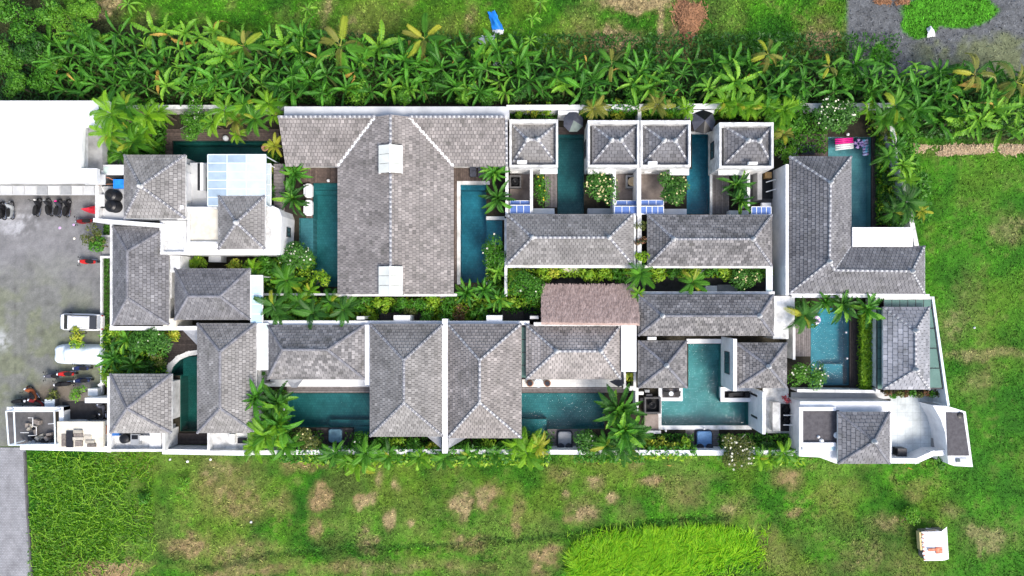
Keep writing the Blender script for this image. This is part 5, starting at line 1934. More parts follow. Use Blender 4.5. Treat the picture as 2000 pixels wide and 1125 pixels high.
canopy('glass_gutter', (1726, 585, 1819, 600), 2.5, 6, 1, 'glass_green', 'green glass strip above the pale slate roof', 'glass roof', fmat='dark_metal', fw=.05)
canopy('glass_gutter', (1713, 600, 1726, 760), 2.5, 1, 8, 'glass_green', 'green glass strip left of the pale slate roof', 'glass roof', fmat='dark_metal', fw=.05)
t = block('glass_gutter', 'green glass wedge right of the pale slate roof', 'glass roof', [('frame', [(1814, 600), (1820, 600), (1842, 760), (1814, 760)], 2.3, 2.4, 'dark_metal')])
for k in range(4):
    y0, y1 = 603 + k * 39, 640 + k * 39
    f0, f1 = (y0 - 600) / 160, (y1 - 600) / 160
    MB().prism([W(815, 0, 2.5) * 0 + W(1815.5, y0, 2.5), W(1819 + 21 * f0, y0, 2.5), W(1819 + 21 * f1, y1, 2.5), W(1815.5, y1, 2.5)], 2.42, 2.5).build('pane', 'glass_green', t)

# north and east boundary walls
wall('boundary_wall', [(250, 209), (556, 209)], 2.2, .3, 'grey-white north wall above the canopy pool', mat='stained_white')
wall('boundary_wall', [(994, 210), (1247, 209)], 2.2, .4, 'white north wall behind the grey-green parasol', mat='clean_white')
wall('boundary_wall', [(1251, 208), (1500, 207)], 2.2, .4, 'white north wall behind the black and slate parasol', mat='clean_white')
wall('boundary_wall', [(1504, 207), (1748, 206)], 2.2, .4, 'white north wall behind the white-flowered round tree', mat='stained_white')
wall('garden_wall', [(1249, 212), (1249, 235)], 2.2, .25, 'short white wall between the two middle pavilions')
wall('boundary_wall', [(1742, 250), (1763, 345), (1772, 392), (1782, 440), (1790, 480)], 2.2, .35, 'slanting white east wall beside the mown field', mat='stained_white')
slab('north_ledge', (1090, 216, 1130, 224), 0, 2.2, 'clean_white', 'white ledge behind the grey-green parasol', 'ledge')
slab('north_ledge', (1345, 215, 1395, 222), 0, 2.2, 'clean_white', 'white ledge behind the black and slate parasol', 'ledge')


def shade(pts, z, label, mat='grey_fabric'):
    P = [W(x, y, z) for x, y in pts]
    n = len(P)
    ar = sum(P[k].x * P[(k + 1) % n].y - P[(k + 1) % n].x * P[k].y for k in range(n))
    if ar < 0:
        P = P[::-1]
    c = sum(P, Vector((0, 0, 0))) / n
    mb = MB()
    lo = Vector((c.x, c.y, z - .15))
    for k in range(n):
        a, b = P[k], P[(k + 1) % n]
        mb.poly([a, b, lo])
        mb.poly([b - Vector((0, 0, .02)), a - Vector((0, 0, .02)), lo - Vector((0, 0, .02))])
    return tag(mb.build('shade_sail', mat), label, 'shade sail', 'grey shade sails at the eaves')


shade([(356, 644), (387, 644), (387, 676)], 2.8, 'grey triangular sail above the curved pool')
shade([(557, 741), (592, 741), (580, 757), (570, 757)], 2.6, 'grey sail over white terrace strip, left end')
shade([(1205, 740), (1218, 727), (1219, 750), (1208, 756), (1190, 745)], 2.6, 'dark grey sail at right end of cream terrace', 'charcoal_fabric')
shade([(830, 849), (862, 849), (862, 876)], 2.8, 'grey sail left of the thick dividing wall')
shade([(876, 849), (916, 852), (876, 876)], 2.8, 'grey sail right of the thick dividing wall')


# ------------------------------------------------------------------ furniture
def rounded(cx, cy, hx, hy, z0, z1, r, n=5):
    mb = MB()
    pts = []
    for sx, sy, a0 in ((1, 1, 0), (-1, 1, 90), (-1, -1, 180), (1, -1, 270)):
        for k in range(n + 1):
            a = R(a0 + 90 * k / n)
            pts.append((cx + sx * (hx - r) + r * math.cos(a), cy + sy * (hy - r) + r * math.sin(a)))
    m = len(pts)
    ins = .06
    lay = [(1, z0), (1, z1 - .06), (1 - ins / max(hx, hy), z1)]
    for s, z in lay:
        mb.v += [(cx + (x - cx) * s, cy + (y - cy) * s, z) for x, y in pts]
    for j in range(2):
        for k in range(m):
            k2 = (k + 1) % m
            mb.f.append((j * m + k, j * m + k2, (j + 1) * m + k2, (j + 1) * m + k))
            mb.m.append(0)
    mb.f.append(tuple(2 * m + k for k in range(m)))
    mb.m.append(0)
    return mb


def daybed(rect, mat, label, cush=None):
    x0, y0, x1, y1 = bxw(rect, .5)
    cx, cy = (x0 + x1) / 2, (y0 + y1) / 2
    t = thing('daybed', label, 'daybed', (cx, cy, .18), 'padded daybeds along the south wall')
    hx, hy = (x1 - x0) / 2, (y1 - y0) / 2
    rounded(cx, cy, hx + .12, hy + .1, .19, .42, .3).build('base', 'charcoal_fabric', t)
    rounded(cx, cy, hx, hy, .42, .62, .25).build('mattress', mat, t)
    if cush:
        for s in (-1, 1):
            MB().lathe(cx + s * hx * .62, cy - hy * .92, [(.001, .64), (.34, .66), (.36, .8), (.28, .9), (.001, .93)], 20).build('cushion', cush, t, smooth=True)


daybed((642, 838, 668, 864), 'teal_fabric', 'blue-grey daybed half covered by leaves')
daybed((1090, 843, 1116, 873), 'grey_fabric', 'light grey daybed with two round dark cushions', 'charcoal_fabric')
daybed((1361, 842, 1390, 874), 'blue_fabric', 'bright blue daybed with two round dark cushions', 'charcoal_fabric')


def parasol(px, py, r, mats, label, sides=8, rot=0.0):
    c = W(px, py, 2.5)
    t = thing('parasol', label, 'parasol', (c.x, c.y, .1), 'parasols at the narrow pools')
    MB().cyl(c.x, c.y, .1, 2.75, .03, n=8).build('pole', 'dark_metal', t)
    MB().cyl(c.x, c.y, .18, .26, .3, n=16).build('base', 'dark_concrete', t)
    for k in range(sides):
        a0, a1 = rot + 2 * math.pi * k / sides, rot + 2 * math.pi * (k + 1) / sides
        am = (a0 + a1) / 2
        top = Vector((c.x, c.y, 2.85))
        p, q = Vector((c.x + r * math.cos(a0), c.y + r * math.sin(a0), 2.3)), Vector((c.x + r * math.cos(a1), c.y + r * math.sin(a1), 2.3))
        mid = Vector((c.x + r * .93 * math.cos(am), c.y + r * .93 * math.sin(am), 2.33))
        mb = MB()
        mb.poly([top, p, mid])
        mb.poly([top, mid, q])
        d = Vector((0, 0, .02))
        mb.poly([mid - d, p - d, top - d])
        mb.poly([q - d, mid - d, top - d])
        mb.poly([p, p - Vector((0, 0, .15)), q - Vector((0, 0, .15)), q, mid])
        mb.build('canopy_panel', mats[k % len(mats)], t)
        MB().tube([top - d * 2, p - d * 2], .012, 4).build('rib', 'dark_metal', t)


parasol(1120, 237, .98, ['slate_fabric', 'slate_fabric', 'slate_fabric', 'slate_fabric', 'slate_fabric', 'sage_fabric', 'sage_fabric', 'slate_fabric'], 'slate parasol with two grey-green panels', rot=R(22))
parasol(1375, 237, 1.2, ['slate_fabric', 'black_plastic'], 'parasol of alternating slate and black panels', sides=4, rot=R(-45))


def chair(px, py, rz, mat, label, z=.2, group=None, s=1.0):
    c = W(px, py, z)
    t = thing('chair', label, 'chair', (c.x, c.y, z), group, rz)
    MB().box(-.25 * s, -.25 * s, .38, .25 * s, .25 * s, .46).build('seat', mat, t, local=True)
    MB().box(-.25 * s, .2 * s, .46, .25 * s, .26 * s, .85).build('backrest', mat, t, local=True)
    for x in (-.22, .22):
        for y in (-.22, .22):
            MB().box((x - .02) * s, (y - .02) * s, 0, (x + .02) * s, (y + .02) * s, .38).build('leg', 'dark_metal', t, local=True)


def round_chair(px, py, label, z=.45):
    c = W(px, py, z)
    t = thing('chair', label, 'chair', (c.x, c.y, z), 'round wicker chairs on the cream terrace')
    MB().lathe(c.x, c.y, [(.3, z), (.33, z + .35), (.28, z + .42), (.001, z + .42)], 16).build('seat', 'terracotta', t)
    mb = MB()
    for k in range(9):
        a0, a1 = R(20 + 140 * k / 9), R(20 + 140 * (k + 1) / 9)
        mb.poly([(c.x + .33 * math.cos(a0), c.y + .33 * math.sin(a0), z + .35), (c.x + .36 * math.cos(a0), c.y + .36 * math.sin(a0), z + .8), (c.x + .36 * math.cos(a1), c.y + .36 * math.sin(a1), z + .8), (c.x + .33 * math.cos(a1), c.y + .33 * math.sin(a1), z + .35)])
    mb.build('backrest', 'old_wood', t)
    MB().cyl(c.x, c.y, z + .42, z + .47, .24, n=16).build('cushion', 'charcoal_fabric', t)


round_chair(1035, 748, 'round brown wicker chair left of the round table')
round_chair(1069, 748, 'round brown wicker chair right of the round table')
c = W(1052, 748, 1.1)
t = thing('round_table', 'round pale patterned table on the cream terrace', 'table', (c.x, c.y, .45))
MB().cyl(c.x, c.y, 1.12, 1.17, .42, n=24).build('tabletop', 'cover_fabric', t)
MB().cyl(c.x, c.y, .46, 1.12, .05, n=8).build('leg', 'dark_metal', t)
for k in range(3):
    MB().lathe(c.x, c.y, [(.1 + .1 * k, 1.171), (.11 + .1 * k, 1.178), (.13 + .1 * k, 1.178), (.14 + .1 * k, 1.171)], 24).build('inlay_ring', 'grey_plastic', t)
chair(1300, 768, 0, 'black_plastic', 'left dark chair on the platform by turquoise pool', z=.5)
chair(1322, 768, 0, 'black_plastic', 'right dark chair on the platform by turquoise pool', z=.5)
c = W(1307, 769, 1)
t = thing('side_table', 'small round pale table between two dark chairs', 'table', (c.x, c.y, .5))
c = W(1311, 769, 1)
MB().cyl(c.x, c.y, .95, 1.0, .22, n=16).build('tabletop', 'cover_fabric', t)
MB().cyl(c.x, c.y, .5, .95, .03, n=8).build('leg', 'dark_metal', t)
chair(1425, 770, .1, 'black_plastic', 'left black chair on the sunken deck', z=.25, s=.9)
chair(1457, 770, -.1, 'black_plastic', 'right black chair on the sunken deck', z=.25, s=.9)
t = thing('bench', 'long black bench in the sunken deck', 'bench', W(1441, 770, .2))
slab_mb((1432, 766, 1450, 773), .3, .62).build('seat', 'black_plastic', t)
slab_mb((1433, 767, 1449, 768), .62, .9).build('backrest', 'dark_metal', t)


def lounger(rect, label, mat='slate_fabric'):
    x0, y0, x1, y1 = bxw(rect, .4)
    t = thing('sun_lounger', label, 'sun lounger', ((x0 + x1) / 2, (y0 + y1) / 2, .2))
    MB().box(x0, y0, .3, x1, y1, .36).build('frame', 'dark_metal', t)
    L = y1 - y0
    MB().box(x0 + .05, y0 + .05, .361, x1 - .05, y0 + L * .62, .45).build('mattress', mat, t)
    mb = MB()
    a, b = y0 + L * .63, y1 - .05
    mb.poly([(x0 + .05, a, .46), (x1 - .05, a, .46), (x1 - .05, b, .75), (x0 + .05, b, .75)])
    mb.poly([(x0 + .05, b, .68), (x1 - .05, b, .68), (x1 - .05, a, .38), (x0 + .05, a, .38)])
    mb.poly([(x0 + .05, b, .75), (x1 - .05, b, .75), (x1 - .05, b, .68), (x0 + .05, b, .68)])
    mb.build('backrest', mat, t)
    for x in (x0 + .05, x1 - .05):
        for y in (y0 + .1, y1 - .1):
            MB().box(x - .03, y - .03, .19, x + .03, y + .03, .3).build('leg', 'dark_metal', t)


lounger((917, 325, 931, 346), 'left slate sun lounger above the east pool')
lounger((933, 325, 947, 346), 'right slate sun lounger above the east pool')
lounger((1564, 284, 1592, 302), 'charcoal sun lounger on the reddish deck', 'charcoal_fabric')
t = thing('folded_parasol', 'folded grey parasol lying beside charcoal lounger', 'parasol', W(1556, 292, .2))
MB().tube([W(1550, 302, .35), W(1566, 282, .5)], .16, 8, r2=.04).build('folded_canopy', 'grey_fabric', t)
MB().tube([W(1566, 282, .5), W(1572, 276, .5)], .03, 6).build('pole', 'dark_metal', t)
# white daybeds beside the west pool
for k, (y0, y1, lb) in enumerate(((358, 386, 'upper white curved lounge seat beside the west pool'), (390, 421, 'lower white curved lounge seat beside the west pool'))):
    x0, ya, x1, yb = bxw((594, y0, 610, y1), .6)
    t = thing('lounge_seat', lb, 'lounge seat', ((x0 + x1) / 2, (ya + yb) / 2, .2), 'white lounge seats beside the west pool')
    rounded((x0 + x1) / 2, (ya + yb) / 2, (x1 - x0) / 2, (yb - ya) / 2, .2, .6, .3).build('seat', 'clean_white', t)
    MB().box(x0 + .06, ya + .2, .6, x0 + .2, yb - .2, .95).build('backrest', 'white_fabric', t)

for x, y, r, lb in ((443, 271, .28, 'large white globe lamp above the canopy pool'), (642, 353, .16, 'small white globe lamp above the west pool'), (399, 706 - 36, .01, None),
                    (555, 799, .14, 'white globe lamp in the palms left of daybed pool'), (551, 845, .12, 'lower white globe lamp in palms left of daybed'), (1116, 254, .13, 'white square lamp below the slate parasol'),
                    (1655, 263, .15, 'white square lamp above the pink float'), (1300, 841, .11, 'tiny white lamp left of the blue daybed'), (1375, 837, .12, 'tiny white lamp above the blue daybed'),
                    (304, 694, .28, 'pale grey globe lamp beside the dark deck'), (1652, 649, .1, 'upper white lamp on ring-float pool edge'), (1654, 700, .1, 'lower white lamp on ring-float pool edge')):
    if lb is None:
        continue
    c = W(x, y, .5)
    t = thing('globe_lamp', lb, 'lamp', (c.x, c.y, .2), 'garden globe lamps')
    prof = [(r * math.sin(R(a)) + .001, .45 + r - r * math.cos(R(a))) for a in range(0, 181, 20)]
    MB().lathe(c.x, c.y, prof, 16).build('globe', 'clean_white', t, smooth=True)
    MB().cyl(c.x, c.y, .07, .46, .04, n=8).build('post', 'dark_metal', t)


# floats
def ring(px, py, r, tr, ma, mb_, label, z=0.0):
    c = W(px, py, z)
    t = thing('ring_float', label, 'pool float', (c.x, c.y, z))
    for nm, mat, a0, a1 in (('ring_body', ma, 0, 360),):
        m = MB()
        n, k = 28, 10
        for i in range(n):
            for j in range(k):
                a, b = 2 * math.pi * i / n, 2 * math.pi * j / k
                m.v.append((c.x + (r + tr * math.cos(b)) * math.cos(a), c.y + (r + tr * math.cos(b)) * math.sin(a), z + tr * .7 + tr * math.sin(b)))
        for i in range(n):
            for j in range(k):
                m.f.append((i * k + j, ((i + 1) % n) * k + j, ((i + 1) % n) * k + (j + 1) % k, i * k + (j + 1) % k))
                m.m.append(0 if (i // 3) % 2 or ma == mb_ else 1)
        m.build(nm, [ma, mb_], t, smooth=True)
    rr = r - tr
    m = MB()
    m.lathe(c.x, c.y, [(rr * .55, z + .02), (rr * .7, z + .16), (rr * .95, z + .12), (rr, z + .04)], 20)
    m.build('inner_ring', mb_, t)


ring(1676, 281, .36, .13, 'navy_vinyl', 'lilac_vinyl', 'navy and lilac striped ring float between two lilos', 0)
ring(1593, 625, .3, .15, 'clean_white', 'lilac_vinyl', 'white ring float under dark palm leaves', 0)
ring(518, 289, .26, .1, 'peach_vinyl', 'peach_vinyl', 'peach ring float at the right end of canopy pool', 0)


def lilo(pts, label, segs, mats):
    P = [W(x, y, .1) for x, y in pts]     # a,b long edge; d,c other
    c = sum(P, Vector((0, 0, 0))) / 4
    t = thing('lilo_float', label, 'pool float', (c.x, c.y, 0))
    A, B, C, D = P
    for k in range(segs):
        f0, f1 = k / segs + .01, (k + 1) / segs - .01
        a, b = A.lerp(D, f0), A.lerp(D, f1)
        e, f = B.lerp(C, f0), B.lerp(C, f1)
        mid0, mid1 = (a + b) / 2, (e + f) / 2
        r = (b - a).length / 2
        MB().tube([Vector((mid0.x, mid0.y, .06)), Vector((mid1.x, mid1.y, .06))], r * 1.02, 10).build('air_tube', mats[k % len(mats)] if len(mats) < segs else mats[k], t, smooth=True)


lilo([(1631, 270), (1666, 268), (1667, 290), (1632, 294)], 'pink and white lilo float in the slate pool', 6, ['pink_vinyl', 'pink_vinyl', 'pink_vinyl', 'clean_white', 'clean_white', 'clean_white'])
lilo([(1684, 272), (1695, 271), (1696, 303), (1686, 305)], 'narrow patterned pink and cyan lilo at pool corner', 6, ['cyan_vinyl'] * 6)


# ------------------------------------------------------------------ vehicles
def car():
    c = W(158, 629, .8)
    t = thing('parked_car', 'white hatchback parked beside the lawn strip kerb', 'car', (c.x, c.y, .012), None, R(-1.2))
    L, Wd = 4.1, 1.62
    # stations along length (x), front at -x
    st = [(-2.1, .42, .35, .6), (-2.02, .6, .3, .72), (-1.88, .72, .22, .84), (-1.6, .79, .2, .94), (-1.1, .81, .2, .98), (0, .82, .2, 1.0), (1.2, .81, .2, 1.0), (1.75, .79, .22, .98), (2.0, .72, .28, .9), (2.06, .66, .4, .75)]
    mb = MB()
    ring_n = 8
    for x, w, zl, zt in st:
        mb.v += [(x, -w * .92, zl), (x, -w, zl + .2), (x, -w, zt - .12), (x, -w * .9, zt), (x, w * .9, zt), (x, w, zt - .12), (x, w, zl + .2), (x, w * .92, zl)]
    for j in range(len(st) - 1):
        for k in range(8):
            k2 = (k + 1) % 8
            mb.f.append((j * 8 + k, j * 8 + k2, (j + 1) * 8 + k2, (j + 1) * 8 + k))
            mb.m.append(0)
    mb.f.append(tuple(reversed(range(8))))
    mb.f.append(tuple(range((len(st) - 1) * 8, len(st) * 8)))
    mb.m += [0, 0]
    mb.build('body', 'car_white', t, local=True, smooth=False)
    g = MB()     # cabin
    cab = [(-1.12, .72, .99), (-.55, .62, 1.42), (-.35, .6, 1.46), (1.2, .58, 1.46), (1.45, .6, 1.38), (1.9, .68, .98)]
    for x, w, z in cab:
        g.v += [(x, -w, z), (x, w, z)]
    # windscreen, rear screen
    MBg = MB()
    MBg.poly([(-1.5, -.7, 1.0), (-.85, -.6, 1.44), (-.85, .6, 1.44), (-1.5, .7, 1.0)][::-1])
    MBg.build('windscreen', 'car_glass', t, local=True)
    MBg = MB()
    MBg.poly([(1.2, -.56, 1.45), (1.68, -.66, 1.02), (1.68, .66, 1.02), (1.2, .56, 1.45)])
    MBg.build('rear_window', 'car_glass', t, local=True)
    rf = MB()
    rf.v = [(-.86, -.62, 1.445), (-.72, -.5, 1.49), (-.72, .5, 1.49), (-.86, .62, 1.445), (1.22, -.59, 1.455), (1.1, -.48, 1.51), (1.1, .48, 1.51), (1.22, .59, 1.455)]
    rf.f = [(1, 5, 6, 2), (0, 4, 5, 1), (3, 2, 6, 7), (0, 1, 2, 3), (4, 7, 6, 5)]
    rf.m = [0] * 5
    rf.build('roof', 'car_white', t, local=True)
    for s in (-1, 1):
        m = MB()
        q = [(-1.5, s * .72, 1.0), (1.68, s * .68, 1.02), (1.22, s * .59, 1.44), (-.86, s * .62, 1.43)]
        m.poly(q if s < 0 else q[::-1])
        m.build('side_window', 'car_glass', t, local=True)
        m = MB().box(-.95, s * .82 - .0, .95, -.75, s * (.82 + .17), 1.07)
        m.build('wing_mirror', 'black_plastic', t, local=True)
        m = MB()
        m.box(-2.0, s * .55 - .1, .66, -1.86, s * .55 + .1, .8)
        m.build('headlight', 'chrome', t, local=True)
        m = MB()
        m.box(1.98, s * .64 - .06, .6, 2.06, s * .64 + .06, .85)
        m.build('tail_light', 'red_paint', t, local=True)
        m = MB().tube([(-.5, s * .5, 1.52), (1.2, s * .48, 1.53)], .02, 5)
        m.build('roof_rail', 'car_silver', t, local=True)
        for x in (-1.3, 1.3):
            m = MB()
            n = 18
            i0 = len(m.v)
            for yy in (s * .66, s * .84):
                for k in range(n):
                    a = 2 * math.pi * k / n
                    m.v.append((x + .31 * math.cos(a), yy, .31 + .31 * math.sin(a)))
            for k in range(n):
                m.f.append((k, (k + 1) % n, n + (k + 1) % n, n + k))
            m.f.append(tuple(range(n)))
            m.f.append(tuple(range(n, 2 * n)))
            m.m = [0] * (n + 2)
            w = m.build('wheel', 'black_rubber', t, local=True)
            m = MB()
            for k in range(n):
                a = 2 * math.pi * k / n
                m.v.append((x + .19 * math.cos(a), s * .845, .31 + .19 * math.sin(a)))
            m.f = [tuple(range(n))]
            m.m = [0]
            m.build('rim', 'chrome', w, local=True)
    MB().box(1.7, -.62, .93, 1.98, .62, 1.0).build('tailgate', 'car_silver', t, local=True)
    MB().box(-2.08, -.5, .35, -2.03, .5, .55).build('grille', 'black_plastic', t, local=True)


car()


def car_cover():
    c = W(153, 693, .8)
    t = thing('covered_car', 'car under a pale blue-white fabric cover', 'car', (c.x, c.y, .012), None, R(-1))
    nx, ny = 40, 20
    m = MB()
    L, Wd = 4.85, 2.0
    for i in range(nx + 1):
        for j in range(ny + 1):
            u, v = 2 * i / nx - 1, 2 * j / ny - 1
            x, y = u * L / 2, v * Wd / 2
            e = max(abs(u) ** 5, 0)
            wsc = 1 - .2 * abs(u) ** 6
            hz = 1.0 if abs(u) > .72 else 1.45
            body = 1.02
            cabin = max(0, min(1, (0.62 - abs(u - .08)) / .18))
            side = (1 - abs(v) ** 5)
            z = (body + .42 * cabin * (1 - abs(v) ** 4)) * (1 - abs(u) ** 14) ** .5 * (side ** .5 if side > 0 else 0)
            z += .035 * math.sin(x * 9 + y * 3) * math.cos(y * 5) + .03 * math.sin(x * 3.1 - y * 6) + random.uniform(-.012, .012)
            m.v.append((x, y * wsc, max(.05, z)))
    for i in range(nx):
        for j in range(ny):
            a = i * (ny + 1) + j
            m.f.append((a, a + ny + 1, a + ny + 2, a + 1))
            m.m.append(0)
    m.build('fabric_cover', 'cover_fabric', t, local=True, smooth=True)
    for s in (-1, 1):
        for x in (-1.35, 1.35):
            MB().tube([(x, s * .7, .3), (x, s * .8, .3)], .29, 14).build('wheel', 'black_rubber', t, local=True)
            MB().box(x - .32, s * .6 - .01, .55, x + .32, s * .86, .62).build('mirror_bulge', 'cover_fabric', t, local=True) if x < 0 else None


car_cover()


def motorbike(px, py, deg, label, body='black_plastic', seat='black_rubber', accent='chrome', s=1.0):
    c = W(px, py, .6)
    t = thing('motorbike', label, 'motorbike', (c.x, c.y, .015), 'motorbikes parked around the car park', R(deg))
    t.scale = (1, 1.35, 1.05)
    L = dict(local=True)

    def wheel(x):
        m = MB()
        n, k = 18, 6
        for i in range(n):
            for j in range(k):
                a, b = 2 * math.pi * i / n, 2 * math.pi * j / k
                rr = .24 + .055 * math.cos(b)
                m.v.append((x + rr * math.cos(a), .05 * math.sin(b), .295 + rr * math.sin(a)))
        for i in range(n):
            for j in range(k):
                m.f.append((i * k + j, ((i + 1) % n) * k + j, ((i + 1) % n) * k + (j + 1) % k, i * k + (j + 1) % k))
                m.m.append(0)
        w = m.build('wheel', 'black_rubber', t, smooth=True, **L)
        MB().tube([(x, -.06, .295), (x, .06, .295)], .12, 10).build('hub', 'chrome', w, **L)
    wheel(-.63 * s)
    wheel(.63 * s)
    # body shell: tapered loft along x (front at +x)
    m = MB()
    st = [(-.85, .05, .72, .8), (-.7, .12, .6, .84), (-.35, .15, .4, .78), (0, .13, .3, .62), (.15, .16, .28, .58), (.38, .17, .35, .85), (.5, .14, .5, 1.0), (.6, .06, .6, .95)]
    for x, w, z0, z1 in st:
        x *= s
        m.v += [(x, -w, z0), (x, -w, (z0 + z1) / 2), (x, -w * .6, z1), (x, w * .6, z1), (x, w, (z0 + z1) / 2), (x, w, z0)]
    for j in range(len(st) - 1):
        for k in range(6):
            k2 = (k + 1) % 6
            m.f.append((j * 6 + k, j * 6 + k2, (j + 1) * 6 + k2, (j + 1) * 6 + k))
            m.m.append(0)
    m.f += [tuple(reversed(range(6))), tuple(range(6 * (len(st) - 1), 6 * len(st)))]
    m.m += [0, 0]
    m.build('body', body, t, **L)
    m = MB()
    for x, w, z in ((-.72, .1, .87), (-.4, .15, .86), (-.05, .13, .84), (.12, .08, .8)):
        m.v += [(x * s, -w, z - .07), (x * s, -w * .8, z), (x * s, w * .8, z), (x * s, w, z - .07)]
    for j in range(3):
        for k in range(3):
            m.f.append((j * 4 + k, j * 4 + k + 1, (j + 1) * 4 + k + 1, (j + 1) * 4 + k))
            m.m.append(0)
    m.build('seat', seat, t, **L)
    MB().tube([(.42 * s, -.34, 1.02), (.52 * s, -.15, 1.0), (.52 * s, .15, 1.0), (.42 * s, .34, 1.02)], .022, 6).build('handlebar', 'dark_metal', t, **L)
    for y in (-.26, .26):
        m = MB().tube([(.5 * s, y, 1.02), (.56 * s, y * 1.15, 1.18)], .012, 4)
        m.box(.53 * s, y * 1.15 - .055, 1.14, .56 * s, y * 1.15 + .055, 1.22)
        m.build('mirror', 'black_plastic', t, **L)
    MB().lathe(.6 * s, 0, [(.001, .84), (.08, .86), (.1, .94), (.07, 1.02), (.001, 1.05)], 10).build('headlight', accent, t, **L)
    MB().tube([(.55 * s, -.08, .95), (.63 * s, -.08, .3)], .025, 5).build('fork', 'chrome', t, **L)
    MB().tube([(.55 * s, .08, .95), (.63 * s, .08, .3)], .025, 5).build('fork', 'chrome', t, **L)
    m = MB()
    for k in range(5):
        a0, a1 = R(40 + 20 * k), R(60 + 20 * k)
        m.poly([(.63 * s + .32 * math.cos(a0), -.07, .3 + .32 * math.sin(a0)), (.63 * s + .32 * math.cos(a0), .07, .3 + .32 * math.sin(a0)), (.63 * s + .32 * math.cos(a1), .07, .3 + .32 * math.sin(a1)), (.63 * s + .32 * math.cos(a1), -.07, .3 + .32 * math.sin(a1))])
    m.build('mudguard', body, t, **L)
    MB().tube([(-.8 * s, -.14, .35), (-.2 * s, -.14, .3)], .045, 8).build('exhaust', 'chrome', t, **L)
    return t


motorbike(3, 411, 95, 'black motorbike at the far left edge', accent='orange_paint')
motorbike(19, 410, 93, 'black motorbike with silver legshield near left edge', body='car_silver')
motorbike(72, 404, 82, 'bulky black scooter, first of the four below awning', accent='white_plastic', s=1.03)
motorbike(94, 404, 100, 'black and silver scooter, second of the four below awning', accent='car_silver', body='dark_metal')
motorbike(113, 406, 86, 'slim scooter with pink helmet spot, third below awning', body='charcoal_fabric', accent='pink_vinyl')
motorbike(130, 406, 84, 'dark blue-black scooter, fourth of the four below awning', body='black_plastic', accent='dark_metal')
motorbike(166, 432, 185, 'dark scooter with red trim under the bare shrub', body='maroon_paint')
motorbike(172, 511, 178, 'red and black scooter with white front by kerb', body='red_paint', accent='clean_white')
motorbike(160, 719, 178, 'navy scooter with white seat tip under covered car', body='navy_vinyl', accent='clean_white', s=.9)
motorbike(130, 730, 180, 'bright red scooter among the row by dirt patch', body='red_paint', accent='clean_white')
motorbike(105, 734, 180, 'blue-grey scooter left of the bright red one', body='slate_fabric', accent='chrome')
motorbike(162, 743, 182, 'navy scooter with white rear beside the kerb', body='navy_vinyl', accent='clean_white', s=.9)
motorbike(124, 750, 184, 'dark scooter with white dot beside lime shrub', body='black_plastic', accent='clean_white')
motorbike(62, 768, 128, 'orange scooter leaning in the corner group', body='orange_paint', accent='clean_white', s=.95)
motorbike(42, 783, 5, 'black scooter with white front, leftmost of corner group', accent='clean_white')
motorbike(72, 786, 150, 'dark red scooter beside the grey crate', body='maroon_paint', accent='clean_white')
motorbike(198, 801, 100, 'grey scooter parked in the dark bay', body='slate_fabric')
motorbike(188, 812, 20, 'black scooter at the foot of dark bay', body='black_plastic')
c = W(171, 409, .5)
t = thing('covered_motorbike', 'motorbike under a bright red cover beside white terrace', 'motorbike', (c.x, c.y, .01))
m = MB()
base = [(-.62, -.1), (-.55, .14), (.1, .38), (.62, .45), (.66, 0), (.6, -.42), (0, -.32)]
top = [(-.4, -.02), (-.38, .04), (.05, .1), (.45, .12), (.48, 0), (.42, -.12), (0, -.08)]
m.v = [(x, y, 0) for x, y in base] + [(x, y, 1.0 if x > .2 else .85) for x, y in top]
n = len(base)
for k in range(n):
    m.f.append((k, n + k, n + (k + 1) % n, (k + 1) % n))
m.f.append(tuple(range(n, 2 * n)))
m.m = [0] * len(m.f)
m.build('fabric_cover', 'red_tarp', t, local=True)
MB().tube([(.3, -.04, .2), (.3, .04, .2)], .22, 12).build('wheel', 'black_rubber', t, local=True)
# grey crate
x0, y0, x1, y1 = bxw((86, 780, 105, 795), .8)
t = thing('slatted_crate', 'grey slatted crate beside the corner motorbikes', 'crate', ((x0 + x1) / 2, (y0 + y1) / 2, 0))
MB().box(x0, y0, .02, x1, y1, .62).build('crate_body', 'dark_concrete', t)
for k in range(4):
    yy = y0 + (y1 - y0) * (k + .5) / 4
    MB().box(x0, yy - .07, .62, x1, yy + .07, .72).build('slat', 'cover_fabric', t)
for x, y, r, lb in ((117, 445, .14, 'pink petal litter on the open car park'), (144, 439, .12, 'pinkish petal litter near the bare shrub'), (145, 466, .12, 'pale litter left of the bare shrub')):
    c = W(x, y)
    o = MB().lathe(c.x, c.y, [(r, .013), (r * .7, .05), (.001, .07)], 9).build('flower_litter', 'lilac_vinyl' if 'pink' in lb else 'petal_white')
    tag(o, lb, 'litter')

# field items ------------------------------------------------------
def sheet(name, pts, z, mat, label, cat, bulge=.15, seed=1):
    rnd = random.Random(seed)
    P = [W(x, y, z) for x, y in pts]
    A, B, C, D = P
    n = 10
    m = MB()
    for i in range(n + 1):
        for j in range(n + 1):
            u, v = i / n, j / n
            p = A.lerp(B, u).lerp(D.lerp(C, u), v)
            m.v.append((p.x + rnd.uniform(-.05, .05), p.y + rnd.uniform(-.05, .05), z + bulge * math.sin(u * 7 + seed) * math.cos(v * 5) * .4 + bulge * math.sin(math.pi * u) * math.sin(math.pi * v) + rnd.uniform(0, .04)))
    for i in range(n):
        for j in range(n):
            a = i * (n + 1) + j
            m.f.append((a, a + 1, a + n + 2, a + n + 1))
            m.m.append(0)
    return tag(m.build(name, mat, smooth=True), label, cat)


